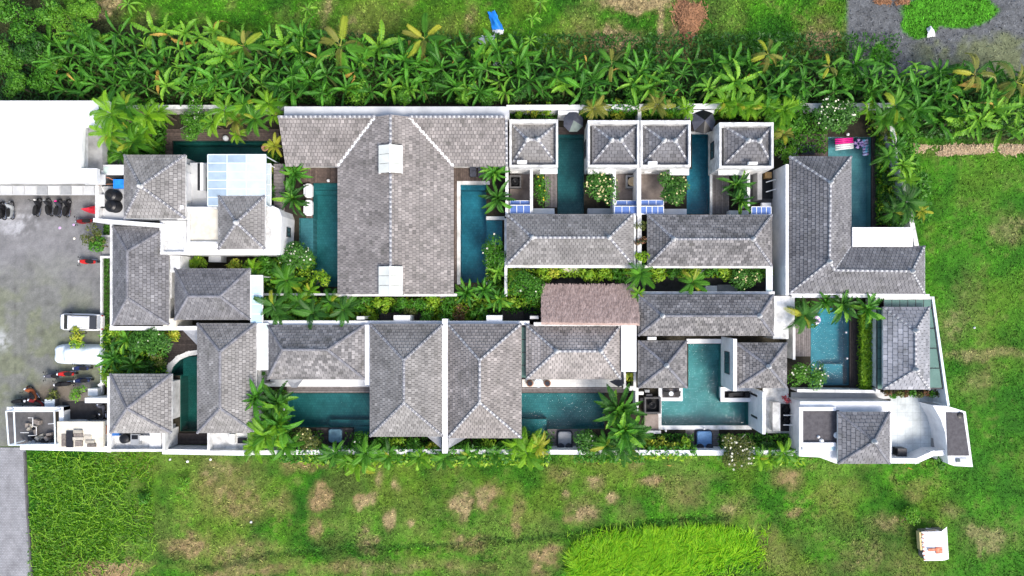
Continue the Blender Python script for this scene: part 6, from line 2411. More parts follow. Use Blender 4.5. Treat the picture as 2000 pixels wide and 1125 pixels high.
t = thing('tarpaulin', 'bright blue crumpled tarpaulin with white hem on grass', 'tarpaulin', W(966, 45))
o = sheet('blue_panel', [(953, 24), (966, 21), (984, 58), (962, 58)], .1, 'blue_tarp', None, None, .3)
o.parent = t; o.matrix_parent_inverse = Matrix.Translation(-t.location)
o = sheet('white_hem', [(962, 58), (984, 58), (983, 67), (964, 69)], .1, 'sheet_white', None, None, .12, 4)
o.parent = t; o.matrix_parent_inverse = Matrix.Translation(-t.location)
sheet('white_sheet', [(935, 70), (971, 70), (972, 88), (935, 86)], .3, 'sheet_white', 'white rectangular sheet just below the blue tarpaulin', 'sheet', .06, 7)
sheet('metal_sheet', [(964, 120), (1000, 119), (998, 128), (962, 129)], .25, 'pale_concrete', 'grey metal sheet among banana plants', 'sheet', .04, 9)
sheet('white_sack', [(1811, 54), (1820, 50), (1826, 71), (1811, 73)], .15, 'sheet_white', 'white sack on the gravel beside bright grass', 'sack', .3, 11)


def shed():
    z = 1.2
    c = W(1828, 1066, z)
    t = thing('field_shed', 'small white corrugated shed with rust patches', 'shed', (c.x, c.y, -.7), None, R(4))
    hx, hy = 1.2, 1.42
    MB().box(-hx + .15, -hy + .1, 0, hx - .1, hy - .1, 1.7).build('wall', 'old_wood', t, local=True)
    # main roof sheets (5) and a side sheet
    n = 5
    for k in range(n):
        y0 = -hy + 2 * hy * k / n
        y1 = y0 + 2 * hy / n - .015
        m = MB()
        steps = 6
        for i in range(steps + 1):
            yy = y0 + (y1 - y0) * i / steps
            zz = (.02 if i % 2 else 0) + .006 * k
            m.v += [(-hx + random.uniform(-.1, .08), yy, 1.78 + zz), (.55, yy, 2.0 + zz)]
        for i in range(steps):
            m.f.append((2 * i, 2 * i + 1, 2 * i + 3, 2 * i + 2))
            m.m.append(0)
        m.build('roof_sheet', 'sheet_white', t, local=True)
    m = MB()
    m.poly([(.6, -hy - .02, 1.97), (hx + .03, -hy + .0, 1.75), (hx - .0, hy + .3, 1.85), (.6, hy, 2.0)])
    m.build('roof_sheet', 'sheet_white', t, local=True)
    m = MB().box(-.8, -.42, 1.93, .5, -.2, 2.045)
    m.build('rust_patch', 'rust', t, local=True)
    m = MB().box(-.1, -.7, 1.95, .5, -.12, 2.04)
    for q in range(7):
        MB().box(-hx - .02, -hy + .4 * q + .1, 1.8, -hx + .14, -hy + .4 * q + .2, 1.86).build('rust_patch', 'rust', t, local=True)
    m.build('rust_patch', 'rust', t, local=True)
    m = MB()
    m.box(-hx - .22, -.4, 1.2, -hx + .05, hy - .1, 1.74)
    m.build('plywood_side', 'yellow_ply', t, local=True)
    MB().tube([(-.9, hy + .05, 1.7), (.1, hy + .12, 1.9)], .06, 6).build('roof_pole', 'old_wood', t, local=True)
    MB().tube([(-.7, hy + .2, 1.6), (.35, hy + .02, 1.9)], .07, 6).build('roof_pole', 'grey_plastic', t, local=True)


shed()


def litter_pile(name, cx, cy, rx, ry, n, mat, label, cat, h=.25, L=(.15, .45), rot=0):
    rnd = np.random.default_rng(int(cx + cy))
    a = rnd.uniform(0, 2 * np.pi, n)
    r = np.sqrt(rnd.uniform(0, 1, n)) * (0.75 + .35 * np.sin(a * 3 + cx) + rnd.exponential(.16, n))
    X = (cx - NX) / PPM + r * np.cos(a) * rx / PPM
    Y = (NY - cy) / PPM + r * np.sin(a) * ry / PPM
    Z = h * (1 - np.clip(r, 0, 1) ** 2) * rnd.uniform(.2, 1, n) + .03
    th = rnd.uniform(0, 2 * np.pi, n)
    l = rnd.uniform(*L, n) / 2
    w = rnd.uniform(.015, .05, n)
    d = np.stack([np.cos(th) * l, np.sin(th) * l, rnd.uniform(-.08, .12, n)], 1)
    s = np.stack([-np.sin(th) * w, np.cos(th) * w, np.zeros(n)], 1)
    p = np.stack([X, Y, Z], 1)
    v = np.stack([p - d - s, p + d - s, p + d + s, p - d + s], 1).reshape(-1, 3)
    o = fast_mesh(name, v, np.arange(4 * n), 4, mat, 'stuff')
    o['label'] = label
    return o


litter_pile('straw', 1785, 290, 24, 9, 750, 'straw', 'small pile of pale straw beside the east wall', 'straw')
litter_pile('straw', 1862, 295, 34, 9, 950, 'straw', 'pale straw heap, left part of the long row', 'straw')
litter_pile('straw', 1910, 290, 46, 8, 1200, 'straw', 'pale straw heap, middle of the long row', 'straw')
litter_pile('straw', 1980, 291, 34, 9, 900, 'straw', 'pale straw heap at the right edge', 'straw')
litter_pile('brushwood', 1345, 38, 25, 36, 1700, 'brushwood', 'heap of reddish brown cut branches on the grass', 'brush', .7, (.3, .9))
litter_pile('brushwood', 1725, 2, 14, 6, 400, 'brushwood', 'small orange brush heap at the top edge, left', 'brush')
litter_pile('brushwood', 1762, 3, 12, 6, 400, 'brushwood', 'small orange brush heap at the top edge, right', 'brush')

# ------------------------------------------------------------------ vegetation
def leaf_mesh(name, L=1.0, w=.13, segs=9, droop=.35, rise=.25, tear=.25, fold=.06, mats=('banana_leaf', 'banana_midrib'), seed=0, mid=True, petiole=.12):
    rnd = random.Random(seed)
    v, f, m = [], [], []

    def spine(u):
        return Vector((L * u * (1 - .12 * u * u * droop * 2), .0, rise * math.sin(min(1, u * 1.1) * math.pi * .5) * (1 if True else 0) - droop * u ** 2.4))
    prev = None
    for i in range(segs + 1):
        u = petiole + (1 - petiole) * i / segs
        q = (u - petiole) / (1 - petiole)
        ww = w * (math.sin(math.pi * min(1, q * .96 + .04)) ** .55) if 0 < q < 1 else .004
        p = spine(u)
        cur = (p, ww)
        if prev is not None:
            p0, w0 = prev
            for s in (-1, 1):
                k = len(v)
                g = 1 - (rnd.random() * tear)
                a = p0 + Vector((0, 0, 0))
                b = p
                c = p + Vector((rnd.uniform(-.02, .02), s * ww * g, fold - ww * .35 * rnd.random()))
                d = p0 + Vector((.01, s * max(w0, ww * .6) * (1 - rnd.random() * tear * .6), fold - w0 * .35 * rnd.random()))
                v += [tuple(a), tuple(b), tuple(c), tuple(d)]
                f.append((k, k + 1, k + 2, k + 3) if s < 0 else (k, k + 3, k + 2, k + 1))
                m.append(0)
        prev = cur
    if mid:
        pts = [spine(i / 6) + Vector((0, 0, .008)) for i in range(7)]
        for i in range(6):
            k = len(v)
            hw = .012 * (1 - i / 7)
            hw2 = .012 * (1 - (i + 1) / 7)
            a, b = pts[i], pts[i + 1]
            v += [(a.x, -hw, a.z), (b.x, -hw2, b.z), (b.x, hw2, b.z), (a.x, hw, a.z)]
            f.append((k, k + 3, k + 2, k + 1)[::-1])
            m.append(1)
    me = bpy.data.meshes.new(name)
    me.from_pydata(v, [], f)
    for k in mats:
        me.materials.append(M(k))
    me.polygons.foreach_set('material_index', m)
    return me


def frond_mesh(name, mat, n=28, seed=0, lw=.017, ll=.19, droop=.45, rise=.3, vee=.1):
    rnd = random.Random(seed)
    v, f = [], []

    def sp(u):
        return Vector((u * (1 - .15 * u * u), 0, rise * math.sin(u * math.pi * .5) - droop * u ** 2.2))
    for i in range(8):
        a, b = sp(i / 8), sp((i + 1) / 8)
        k = len(v)
        hw = .013 * (1 - i / 9)
        v += [(a.x, -hw, a.z), (b.x, -hw * .9, b.z), (b.x, hw * .9, b.z), (a.x, hw, a.z)]
        f.append((k, k + 1, k + 2, k + 3))
    for i in range(n):
        u = .16 + .84 * (i + .5) / n
        p = sp(u)
        L = ll * (math.sin(math.pi * (.15 + .8 * (u))) ** .6) * rnd.uniform(.85, 1.1)
        for s in (-1, 1):
            d = Vector((.55 + .2 * u + rnd.uniform(-.08, .08), s * .85, vee - .1 * rnd.random())).normalized()
            t = p + d * L - Vector((0, 0, L * .35))
            md = p + d * L * .5 + Vector((0, 0, L * .02))
            w = Vector((lw, -s * lw * .3, 0))
            k = len(v)
            v += [tuple(p - w * .4), tuple(p + w * .5), tuple(md + w * .7), tuple(md - w * .7), tuple(t)]
            if s < 0:
                f += [(k, k + 3, k + 2, k + 1), (k + 3, k + 4, k + 2)]
            else:
                f += [(k, k + 1, k + 2, k + 3), (k + 3, k + 2, k + 4)]
    me = bpy.data.meshes.new(name)
    me.from_pydata(v, [], f)
    me.materials.append(M(mat))
    return me


BAN = [leaf_mesh('banana_leaf', w=.105, seed=s, droop=d, tear=.45) for s, d in ((1, .12), (2, .3), (3, .5), (4, .04))]
BANL = [leaf_mesh('lime_banana_leaf', w=.11, seed=s, droop=d, mats=('banana_lime', 'banana_midrib'), tear=.3) for s, d in ((5, .3), (6, .55))]
BAND = [leaf_mesh('dry_banana_leaf', w=.1, seed=s, droop=.9, mats=('dry_leaf', 'dry_leaf'), tear=.6) for s in (7, 8)]
BRD = [leaf_mesh('broad_leaf', w=.09, seed=s, droop=d, mats=('palm_dark', 'palm_leaf'), tear=.1) for s, d in ((9, .2), (10, .45))]
BRG = [leaf_mesh('broad_green_leaf', w=.095, seed=s, droop=d, mats=('banana_leaf', 'banana_midrib'), tear=.08) for s, d in ((11, .2), (12, .45))]
FR = {k: [frond_mesh(k + '_frond', k, seed=s + 3, droop=d) for s, d in ((1, .35), (2, .6), (3, .8))] for k in ('palm_leaf', 'palm_dark', 'palm_lime', 'palm_olive', 'palm_yellow')}


def radial_plant(name, px, py, r, meshes, n, z, label, cat, group, trunk='green_stem', part='leaf', tr=.09, tilt=(-.55, .25), extra=None, sc_var=.2, wsc=1.0, roll=.35):
    c = W(px, py, z)
    t = thing(name, label, cat, (c.x, c.y, 0), group)
    m = MB().tube([(0, 0, -.1), (random.uniform(-.05, .05), random.uniform(-.05, .05), z * .5), (0, 0, z)], tr, 7, r2=tr * .6)
    m.build('trunk', trunk, t, local=True)
    ga = random.uniform(0, 6.28)
    rm = r / PPM * (CAM_H - z) / CAM_H
    for k in range(n):
        me = random.choice(meshes)
        if extra and random.random() < extra[1]:
            me = random.choice(extra[0])
        o = link(bpy.data.objects.new(part, me))
        o.parent = t
        f = k / n
        a = ga + k * 2.39996 + random.uniform(-.25, .25)
        s = rm * random.uniform(1 - sc_var, 1 + sc_var * .6) * (1.05 if f < .7 else .75)
        o.location = (0, 0, z - random.uniform(0, .12))
        o.rotation_euler = (random.uniform(-roll, roll), tilt[0] * f + tilt[1] * (1 - f) + random.uniform(-.15, .1), a)
        o.scale = (s, s * wsc * random.uniform(.85, 1.15), s)
    return t


def crown_mesh(name, rx, ry, rz, n, mat, size, parent, zc, lumps=9, seed=0, ar=2.2, flat=.35, shell=.75):
    g = np.random.default_rng(seed + 17)
    # lumpy volume: several sub-balls
    k = g.integers(0, lumps, n)
    la = g.uniform(0, 2 * np.pi, lumps)
    lr = np.sqrt(g.uniform(0, 1, lumps)) * .62
    lz = g.uniform(-.3, .45, lumps)
    ls = g.uniform(.3, .55, lumps)
    c = np.stack([lr * np.cos(la), lr * np.sin(la), lz], 1)[k]
    d = g.normal(size=(n, 3))
    d /= np.linalg.norm(d, axis=1)[:, None]
    rad = (g.uniform(0, 1, n) ** .35) * shell + (1 - shell)
    p = c + d * (ls[k] * rad)[:, None]
    p *= np.array([rx, ry, rz])
    p[:, 2] += zc
    # leaf orientation: mostly facing outward and up
    nn = d + np.array([0, 0, .6]) + g.normal(size=(n, 3)) * flat
    nn /= np.linalg.norm(nn, axis=1)[:, None]
    t = np.cross(nn, g.normal(size=(n, 3)))
    t /= np.linalg.norm(t, axis=1)[:, None]
    b = np.cross(nn, t)
    s = size * g.uniform(.65, 1.3, n)[:, None]
    L, Wd = t * s, b * s / ar
    # leaf: 4 verts diamond with bent tip
    v = np.stack([p - L * .5, p - L * .05 + Wd * .5 + nn * s * .03, p + L * .55 - nn * s * .12, p - L * .05 - Wd * .5 + nn * s * .03], 1).reshape(-1, 3)
    return fast_mesh(name, v, np.arange(4 * n), 4, mat, None, parent=parent), c, p


def tree(name, px, py, r, z, label, cat, mat='tree_green', n=900, size=.22, flowers=None, nf=0, group=None, h=None, bark='bark', seed=None, ry=None, ar=2.2, lumps=9, limbs=5):
    c = W(px, py, z)
    t = thing(name, label, cat, (c.x, c.y, 0), group)
    rm = r / PPM * (CAM_H - z) / CAM_H
    rym = rm if ry is None else ry / PPM * (CAM_H - z) / CAM_H
    rz = h if h else max(.4, rm * .6)
    seed = seed if seed is not None else int(px * 7 + py * 13)
    rnd = random.Random(seed)
    tz = max(.25, z - rz * .5)
    MB().tube([(0, 0, -.05), (rnd.uniform(-.1, .1), rnd.uniform(-.1, .1), tz * .6), (0, 0, tz)], max(.05, rm * .07), 7, r2=max(.03, rm * .045)).build('trunk', bark, t, local=True)
    for k in range(limbs):
        a = 2 * math.pi * k / limbs + rnd.uniform(-.4, .4)
        MB().tube([(0, 0, tz * .8), (rm * .3 * math.cos(a), rym * .3 * math.sin(a), tz + rz * .15), (rm * .62 * math.cos(a), rym * .62 * math.sin(a), tz + rz * .5)], max(.03, rm * .035), 5, r2=.015).build('limb', bark, t, local=True)
    o, cc, p = crown_mesh('crown', rm, rym, rz, n, mat, size, t, z, seed=seed, ar=ar, lumps=lumps)
    if nf:
        fm = bpy.data.meshes.get('blossom_' + flowers)
        if fm is None:
            b = MB()
            for q in range(5):
                a = q * 2 * math.pi / 5
                for w_ in ((math.cos(a), math.sin(a)),):
                    s_ = .6
                    b.poly([(0, 0, 0), (w_[0] * s_ + w_[1] * .3, w_[1] * s_ - w_[0] * .3, .15), (w_[0], w_[1], .1), (w_[0] * s_ - w_[1] * .3, w_[1] * s_ + w_[0] * .3, .15)])
            fm = bpy.data.meshes.new('blossom_' + flowers)
            fm.from_pydata(b.v, [], b.f)
            fm.materials.append(M(flowers))
        top = p[np.argsort(-p[:, 2])][: int(len(p) * .45)]
        g = np.random.default_rng(seed)
        for k in g.choice(len(top), nf, replace=False):
            q = top[k]
            f = link(bpy.data.objects.new('blossom', fm))
            f.parent = t
            f.location = (q[0], q[1], q[2] + .12)
            f.rotation_euler = (g.uniform(-.5, .5), g.uniform(-.5, .5), g.uniform(0, 6))
            s = g.uniform(.07, .12)
            f.scale = (s, s, s)
    return t


# the banana belt north of the compound -----------------------------
SPOTS = [(0, 'long flat white roof'), (205, 'black water tanks roof'), (330, 'canopy pool garden'), (545, 'left wing of the T-shaped roof'), (765, 'right wing of the T-shaped roof'), (993, 'first walled pavilion'),
         (1110, 'slate parasol'), (1200, 'two middle pavilions'), (1345, 'black and slate parasol'), (1420, 'last walled pavilion'), (1560, 'white-flowered tree'), (1720, 'slanting east wall'), (1850, 'pale straw row')]


def belt_top(x):
    return float(np.interp(x, [0, 200, 420, 600, 760, 950, 1100, 1300, 1500, 1700, 1860, 2000], [75, 62, 62, 72, 88, 92, 118, 122, 122, 130, 140, 140]))


def belt_bot(x):
    return float(np.interp(x, [0, 1740, 1790, 1900, 2000], [182, 182, 238, 250, 255]))


pts = []
rnd = random.Random(3)
tries = 0
while tries < 9000:
    tries += 1
    x, y = rnd.uniform(90, 2010), rnd.uniform(55, 255)
    if not (belt_top(x) < y < belt_bot(x)):
        continue
    if any((x - a) ** 2 + (y - b) ** 2 < 24 ** 2 for a, b in pts):
        continue
    pts.append((x, y))
plants = []
for (x, y) in pts:
    sec = max(i for i, s in enumerate(SPOTS) if x >= s[0]) if x >= 0 else 0
    f = (y - belt_top(x)) / max(1, belt_bot(x) - belt_top(x))
    row = 'front' if f > .62 else ('back' if f < .3 else 'middle')
    plants.append([x, y, sec, row])
from collections import defaultdict
grp = defaultdict(list)
for p in plants:
    grp[(p[2], p[3])].append(p)
for (sec, row), L in grp.items():
    L.sort()
    for i, (x, y, _, _) in enumerate(L):
        lime = (x < 480 and x > 270 and y < 100) or rnd.random() < .14 or (x > 1850 and y > 200)
        dry = rnd.random() < .25
        lab = f"{'lime' if lime else 'dark'} banana plant {ORD[i]} from left, {row} row behind {SPOTS[sec][1]}"
        z = rnd.uniform(2.6, 4.2) if row != 'back' else rnd.uniform(2, 3.2)
        radial_plant('banana_plant', x, y, rnd.uniform(22, 50), BANL if lime else BAN, rnd.randint(6, 13), z, lab, 'banana plant', 'banana plants in the belt behind the north wall', extra=(BAND, .05 if dry else 0), tr=.13, wsc=rnd.uniform(.85, 1.15), tilt=(-1.15, .2), roll=.75, sc_var=.35)

# undergrowth in the belt and the dense growth in the north-west
def undergrowth(name, rects, n, mat, size, z, label, seed):
    g = np.random.default_rng(seed)
    P = []
    for (x0, y0, x1, y1, w) in rects:
        k = int(n * w)
        x = g.uniform(x0, x1, k)
        y = g.uniform(y0, y1, k)
        P.append(np.stack([(x - NX) / PPM, (NY - y) / PPM], 1))
    P = np.concatenate(P)
    qx, qy = P[:, 0] * PPM + NX, NY - P[:, 1] * PPM
    for a, b, c_, d_ in ((634, 830, 678, 868), (1082, 836, 1124, 888), (1352, 834, 1400, 888), (1615, 266, 1706, 446)):
        m_ = ~((qx > a) & (qx < c_) & (qy > b) & (qy < d_))
        P, qx, qy = P[m_], qx[m_], qy[m_]
    n = len(P)
    zz = g.uniform(.05, 1, n) * z
    nn = g.normal(size=(n, 3)) * .6 + np.array([0, 0, 1])
    nn /= np.linalg.norm(nn, axis=1)[:, None]
    t = np.cross(nn, g.normal(size=(n, 3)))
    t /= np.linalg.norm(t, axis=1)[:, None]
    b = np.cross(nn, t)
    s = size * g.uniform(.5, 1.4, n)[:, None]
    p = np.concatenate([P, zz[:, None]], 1)
    v = np.stack([p - t * s * .5, p + b * s * .22, p + t * s * .55, p - b * s * .22], 1).reshape(-1, 3)
    o = fast_mesh(name, v, np.arange(4 * n), 4, mat, 'stuff')
    o['label'] = label


undergrowth('undergrowth', [(0, 70, 1750, 205, .8), (1750, 150, 2020, 270, .2)], 26000, 'shrub_dark', .35, 1.1, 'dark undergrowth beneath the banana belt', 1)
undergrowth('ground_cover', [(205, 210, 330, 310, .1), (525, 300, 550, 440, .05), (505, 500, 620, 625, .15), (620, 580, 1060, 612, .1), (950, 480, 1060, 575, .12), (205, 645, 330, 740, .12),
                             (1500, 215, 1610, 300, .1), (1700, 215, 1745, 440, .12), (480, 760, 565, 880, .1), (560, 840, 1090, 880, .1), (1250, 845, 1560, 882, .12), (1250, 524, 1500, 540, .05),
                             (990, 214, 1090, 234, .03), (1130, 214, 1350, 234, .05), (1390, 214, 1500, 236, .03), (1685, 590, 1712, 762, .04), (1535, 590, 1590, 640, .03)], 24000, 'shrub_green', .27, .9, 'low leafy ground cover in the garden beds', 2)
undergrowth('ground_cover', [(510, 505, 620, 625, .16), (620, 582, 1056, 600, .26), (640, 602, 740, 625, .08), (830, 602, 950, 625, .1), (1255, 524, 1500, 542, .12), (1060, 524, 1240, 542, .1), (210, 645, 330, 730, .1), (950, 480, 1055, 580, .1), (1690, 230, 1745, 440, .12)], 7500, 'shrub_lime', .34, 1.5, 'bright leaf tips rising from the garden beds', 12)
undergrowth('hedge_foliage', [(560, 864, 872, 893, .45), (876, 862, 1075, 893, .3), (1118, 868, 1250, 893, .15), (1255, 862, 1350, 880, .1), (1395, 866, 1550, 893, .16)], 9000, 'shrub_green', .36, 2.5, 'mixed foliage spilling over the south wall', 13)
undergrowth('hedge_foliage', [(600, 876, 872, 900, .4), (880, 876, 1070, 900, .3), (1180, 876, 1350, 888, .15), (1450, 880, 1550, 898, .15)], 2600, 'shrub_lime', .4, 2.5, 'lime leaves spilling over the south wall', 14)
undergrowth('hedge_foliage', [(1735, 240, 1770, 345, .4), (1745, 345, 1790, 440, .5), (1500, 205, 1560, 262, .3), (1395, 200, 1500, 232, .3), (1130, 208, 1240, 232, .2), (1255, 206, 1345, 232, .25), (205, 205, 330, 300, .6)], 5200, 'shrub_green', .34, 2.6, 'mixed foliage crowding the north and east walls', 15)
undergrowth('lawn', [(201, 505, 216, 640, .5), (201, 640, 230, 740, .5)], 5000, 'lawn_leaf', .16, .14, 'narrow strip of clipped lawn beside the car park', 3)
undergrowth('lawn', [(1290, 840, 1336, 860, 1)], 800, 'lawn_leaf', .16, .14, 'small lawn patch left of the blue daybed', 4)
undergrowth('hedge_grass', [(205, 440, 218, 462, 1)], 400, 'lawn_leaf', .2, .3, 'small grass patch under the tank terrace', 5)

NWT = [(38, 45, 42, 'shrub_green'), (15, 110, 40, 'tree_green'), (62, 100, 34, 'shrub_dark'), (140, 44, 46, 'tree_bright'), (98, 20, 30, 'tree_green'), (30, 165, 30, 'tree_green'), (80, 150, 32, 'shrub_green'), (175, 70, 26, 'shrub_green'),
       (5, 10, 34, 'tree_green'), (105, 120, 26, 'tree_green'), (175, 15, 22, 'tree_bright')]
NWL = ['leafy tree near the top-left corner above the tangle', 'dense green tree touching the left edge', 'dark small tree second from the left edge', 'smooth light green mounded tree in the corner growth', 'green tree at top edge left of the mound',
       'low green tree just above the white roof corner', 'green tree above the flat white roof', 'small green tree right below the mounded one', 'tree cut by the top-left picture corner', 'small tree between mound and white roof', 'bright shrub at the top edge beside bare soil']
for (x, y, r, mt), lb in zip(NWT, NWL):
    tree('leafy_tree', x, y, r, 3.2, lb, 'tree', mt, n=1500 if mt != 'tree_bright' else 2600, size=.26 if mt != 'tree_bright' else .15, h=1.3, group='trees in the north-west tangle')
for x, y, r, mt, lb in ((445, 105, 34, 'tree_green', 'round tree in the belt behind the canopy pool'), (630, 188, 34, 'shrub_green', 'dark round bush behind left T-roof wing'), (698, 180, 38, 'tree_bright', 'yellow-green feathery tree behind T-roof wing'),
                        (708, 118, 20, 'tree_bright', 'bright round shrub in the belt'), (1095, 162, 26, 'tree_bright', 'bright green tree behind the first walled pavilion'), (1475, 195, 36, 'tree_green', 'green tree behind the last walled pavilion'),
                        (950, 190, 28, 'shrub_green', 'low bush behind right T-roof wing'), (250, 150, 30, 'shrub_dark', 'dark bush in the belt above tank roof'), (200, 110, 26, 'shrub_green', 'leafy bush left in the belt'), (1380, 150, 24, 'shrub_dark', 'dark bush behind the black and slate parasol'),
                        (1650, 150, 26, 'shrub_green', 'leafy bush at the corner of the gravel yard'), (860, 160, 22, 'shrub_dark', 'dark bush behind right T-roof wing'), (330, 150, 26, 'shrub_dark', 'dark bush behind canopy pool garden wall'), (540, 170, 30, 'shrub_dark', 'dark bush above left T-roof corner'),
                        (395, 172, 26, 'tree_green', 'green bush on north side of canopy pool'), (585, 130, 22, 'shrub_green', 'green bush deep in belt behind T-roof'), (790, 185, 24, 'tree_green', 'green bush behind the T-roof ridge'), (905, 185, 24, 'tree_bright', 'light bush behind right T-roof end'),
                        (1010, 175, 22, 'shrub_dark', 'dark bush behind first pavilion left'), (1150, 185, 24, 'shrub_dark', 'dark bush right of slate parasol in belt'), (1240, 185, 24, 'shrub_green', 'green bush behind middle pavilion wall'), (1310, 170, 22, 'shrub_dark', 'dark bush left of black parasol in belt'),
                        (1560, 180, 26, 'shrub_dark', 'dark bush left of the white-flowered tree'), (1700, 180, 24, 'tree_green', 'green bush right of the white-flowered tree'), (1790, 215, 26, 'shrub_green', 'green bush outside the north-east corner'), (1870, 235, 24, 'tree_bright', 'light bush above the straw row'), (1960, 230, 26, 'shrub_dark', 'dark bush near right edge of belt')):
    tree('leafy_tree', x, y, r, 3.0, lb, 'tree', mt, n=1500, size=.2, h=1.1, group='trees standing in the banana belt')
# coconut palms with yellowing fronds
for x, y, r, n, lb in ((475, 90, 50, 9, 'yellowing coconut palm behind the canopy pool'), (665, 90, 66, 8, 'palm with long yellow fronds above T-roof'), (830, 75, 60, 9, 'sparse yellowish palm above the T-roof'), (1195, 125, 46, 8, 'small yellow-tipped palm behind middle pavilions'),
                       (1500, 105, 40, 8, 'olive palm at the edge of the dry grass'), (1620, 130, 30, 7, 'small palm at the gravel yard edge'), (1905, 145, 50, 9, 'yellow-green palm at the gravel yard'), (1985, 160, 62, 10, 'large olive palm at the right edge')):
    radial_plant('coconut_palm', x, y, r, FR['palm_olive'] + FR['palm_yellow'][:1] + FR['palm_leaf'][:2], n, 4.2, lb, 'palm', 'coconut palms in the belt', trunk='bark', part='frond', tilt=(-.5, .3))
for x, y, r, lb in ((250, 8, 26, 'small bright banana with pale stem at top edge'), (600, 18, 22, 'small bright banana at the top edge, left of palm'), (590, 62, 34, 'bright banana standing forward into the field'), (1040, 35, 20, 'young banana column at the field boundary'),
                    (1036, 78, 18, 'small banana below the young column'), (955, 95, 34, 'lime banana just below the white sheet'), (1015, 105, 34, 'bright banana right of the metal sheet'), (1055, 5, 22, 'spiky young plant at the top edge')):
    radial_plant('banana_plant', x, y, r, BANL, 8, 2.2, lb, 'banana plant', 'bananas out in the north field', tr=.08)

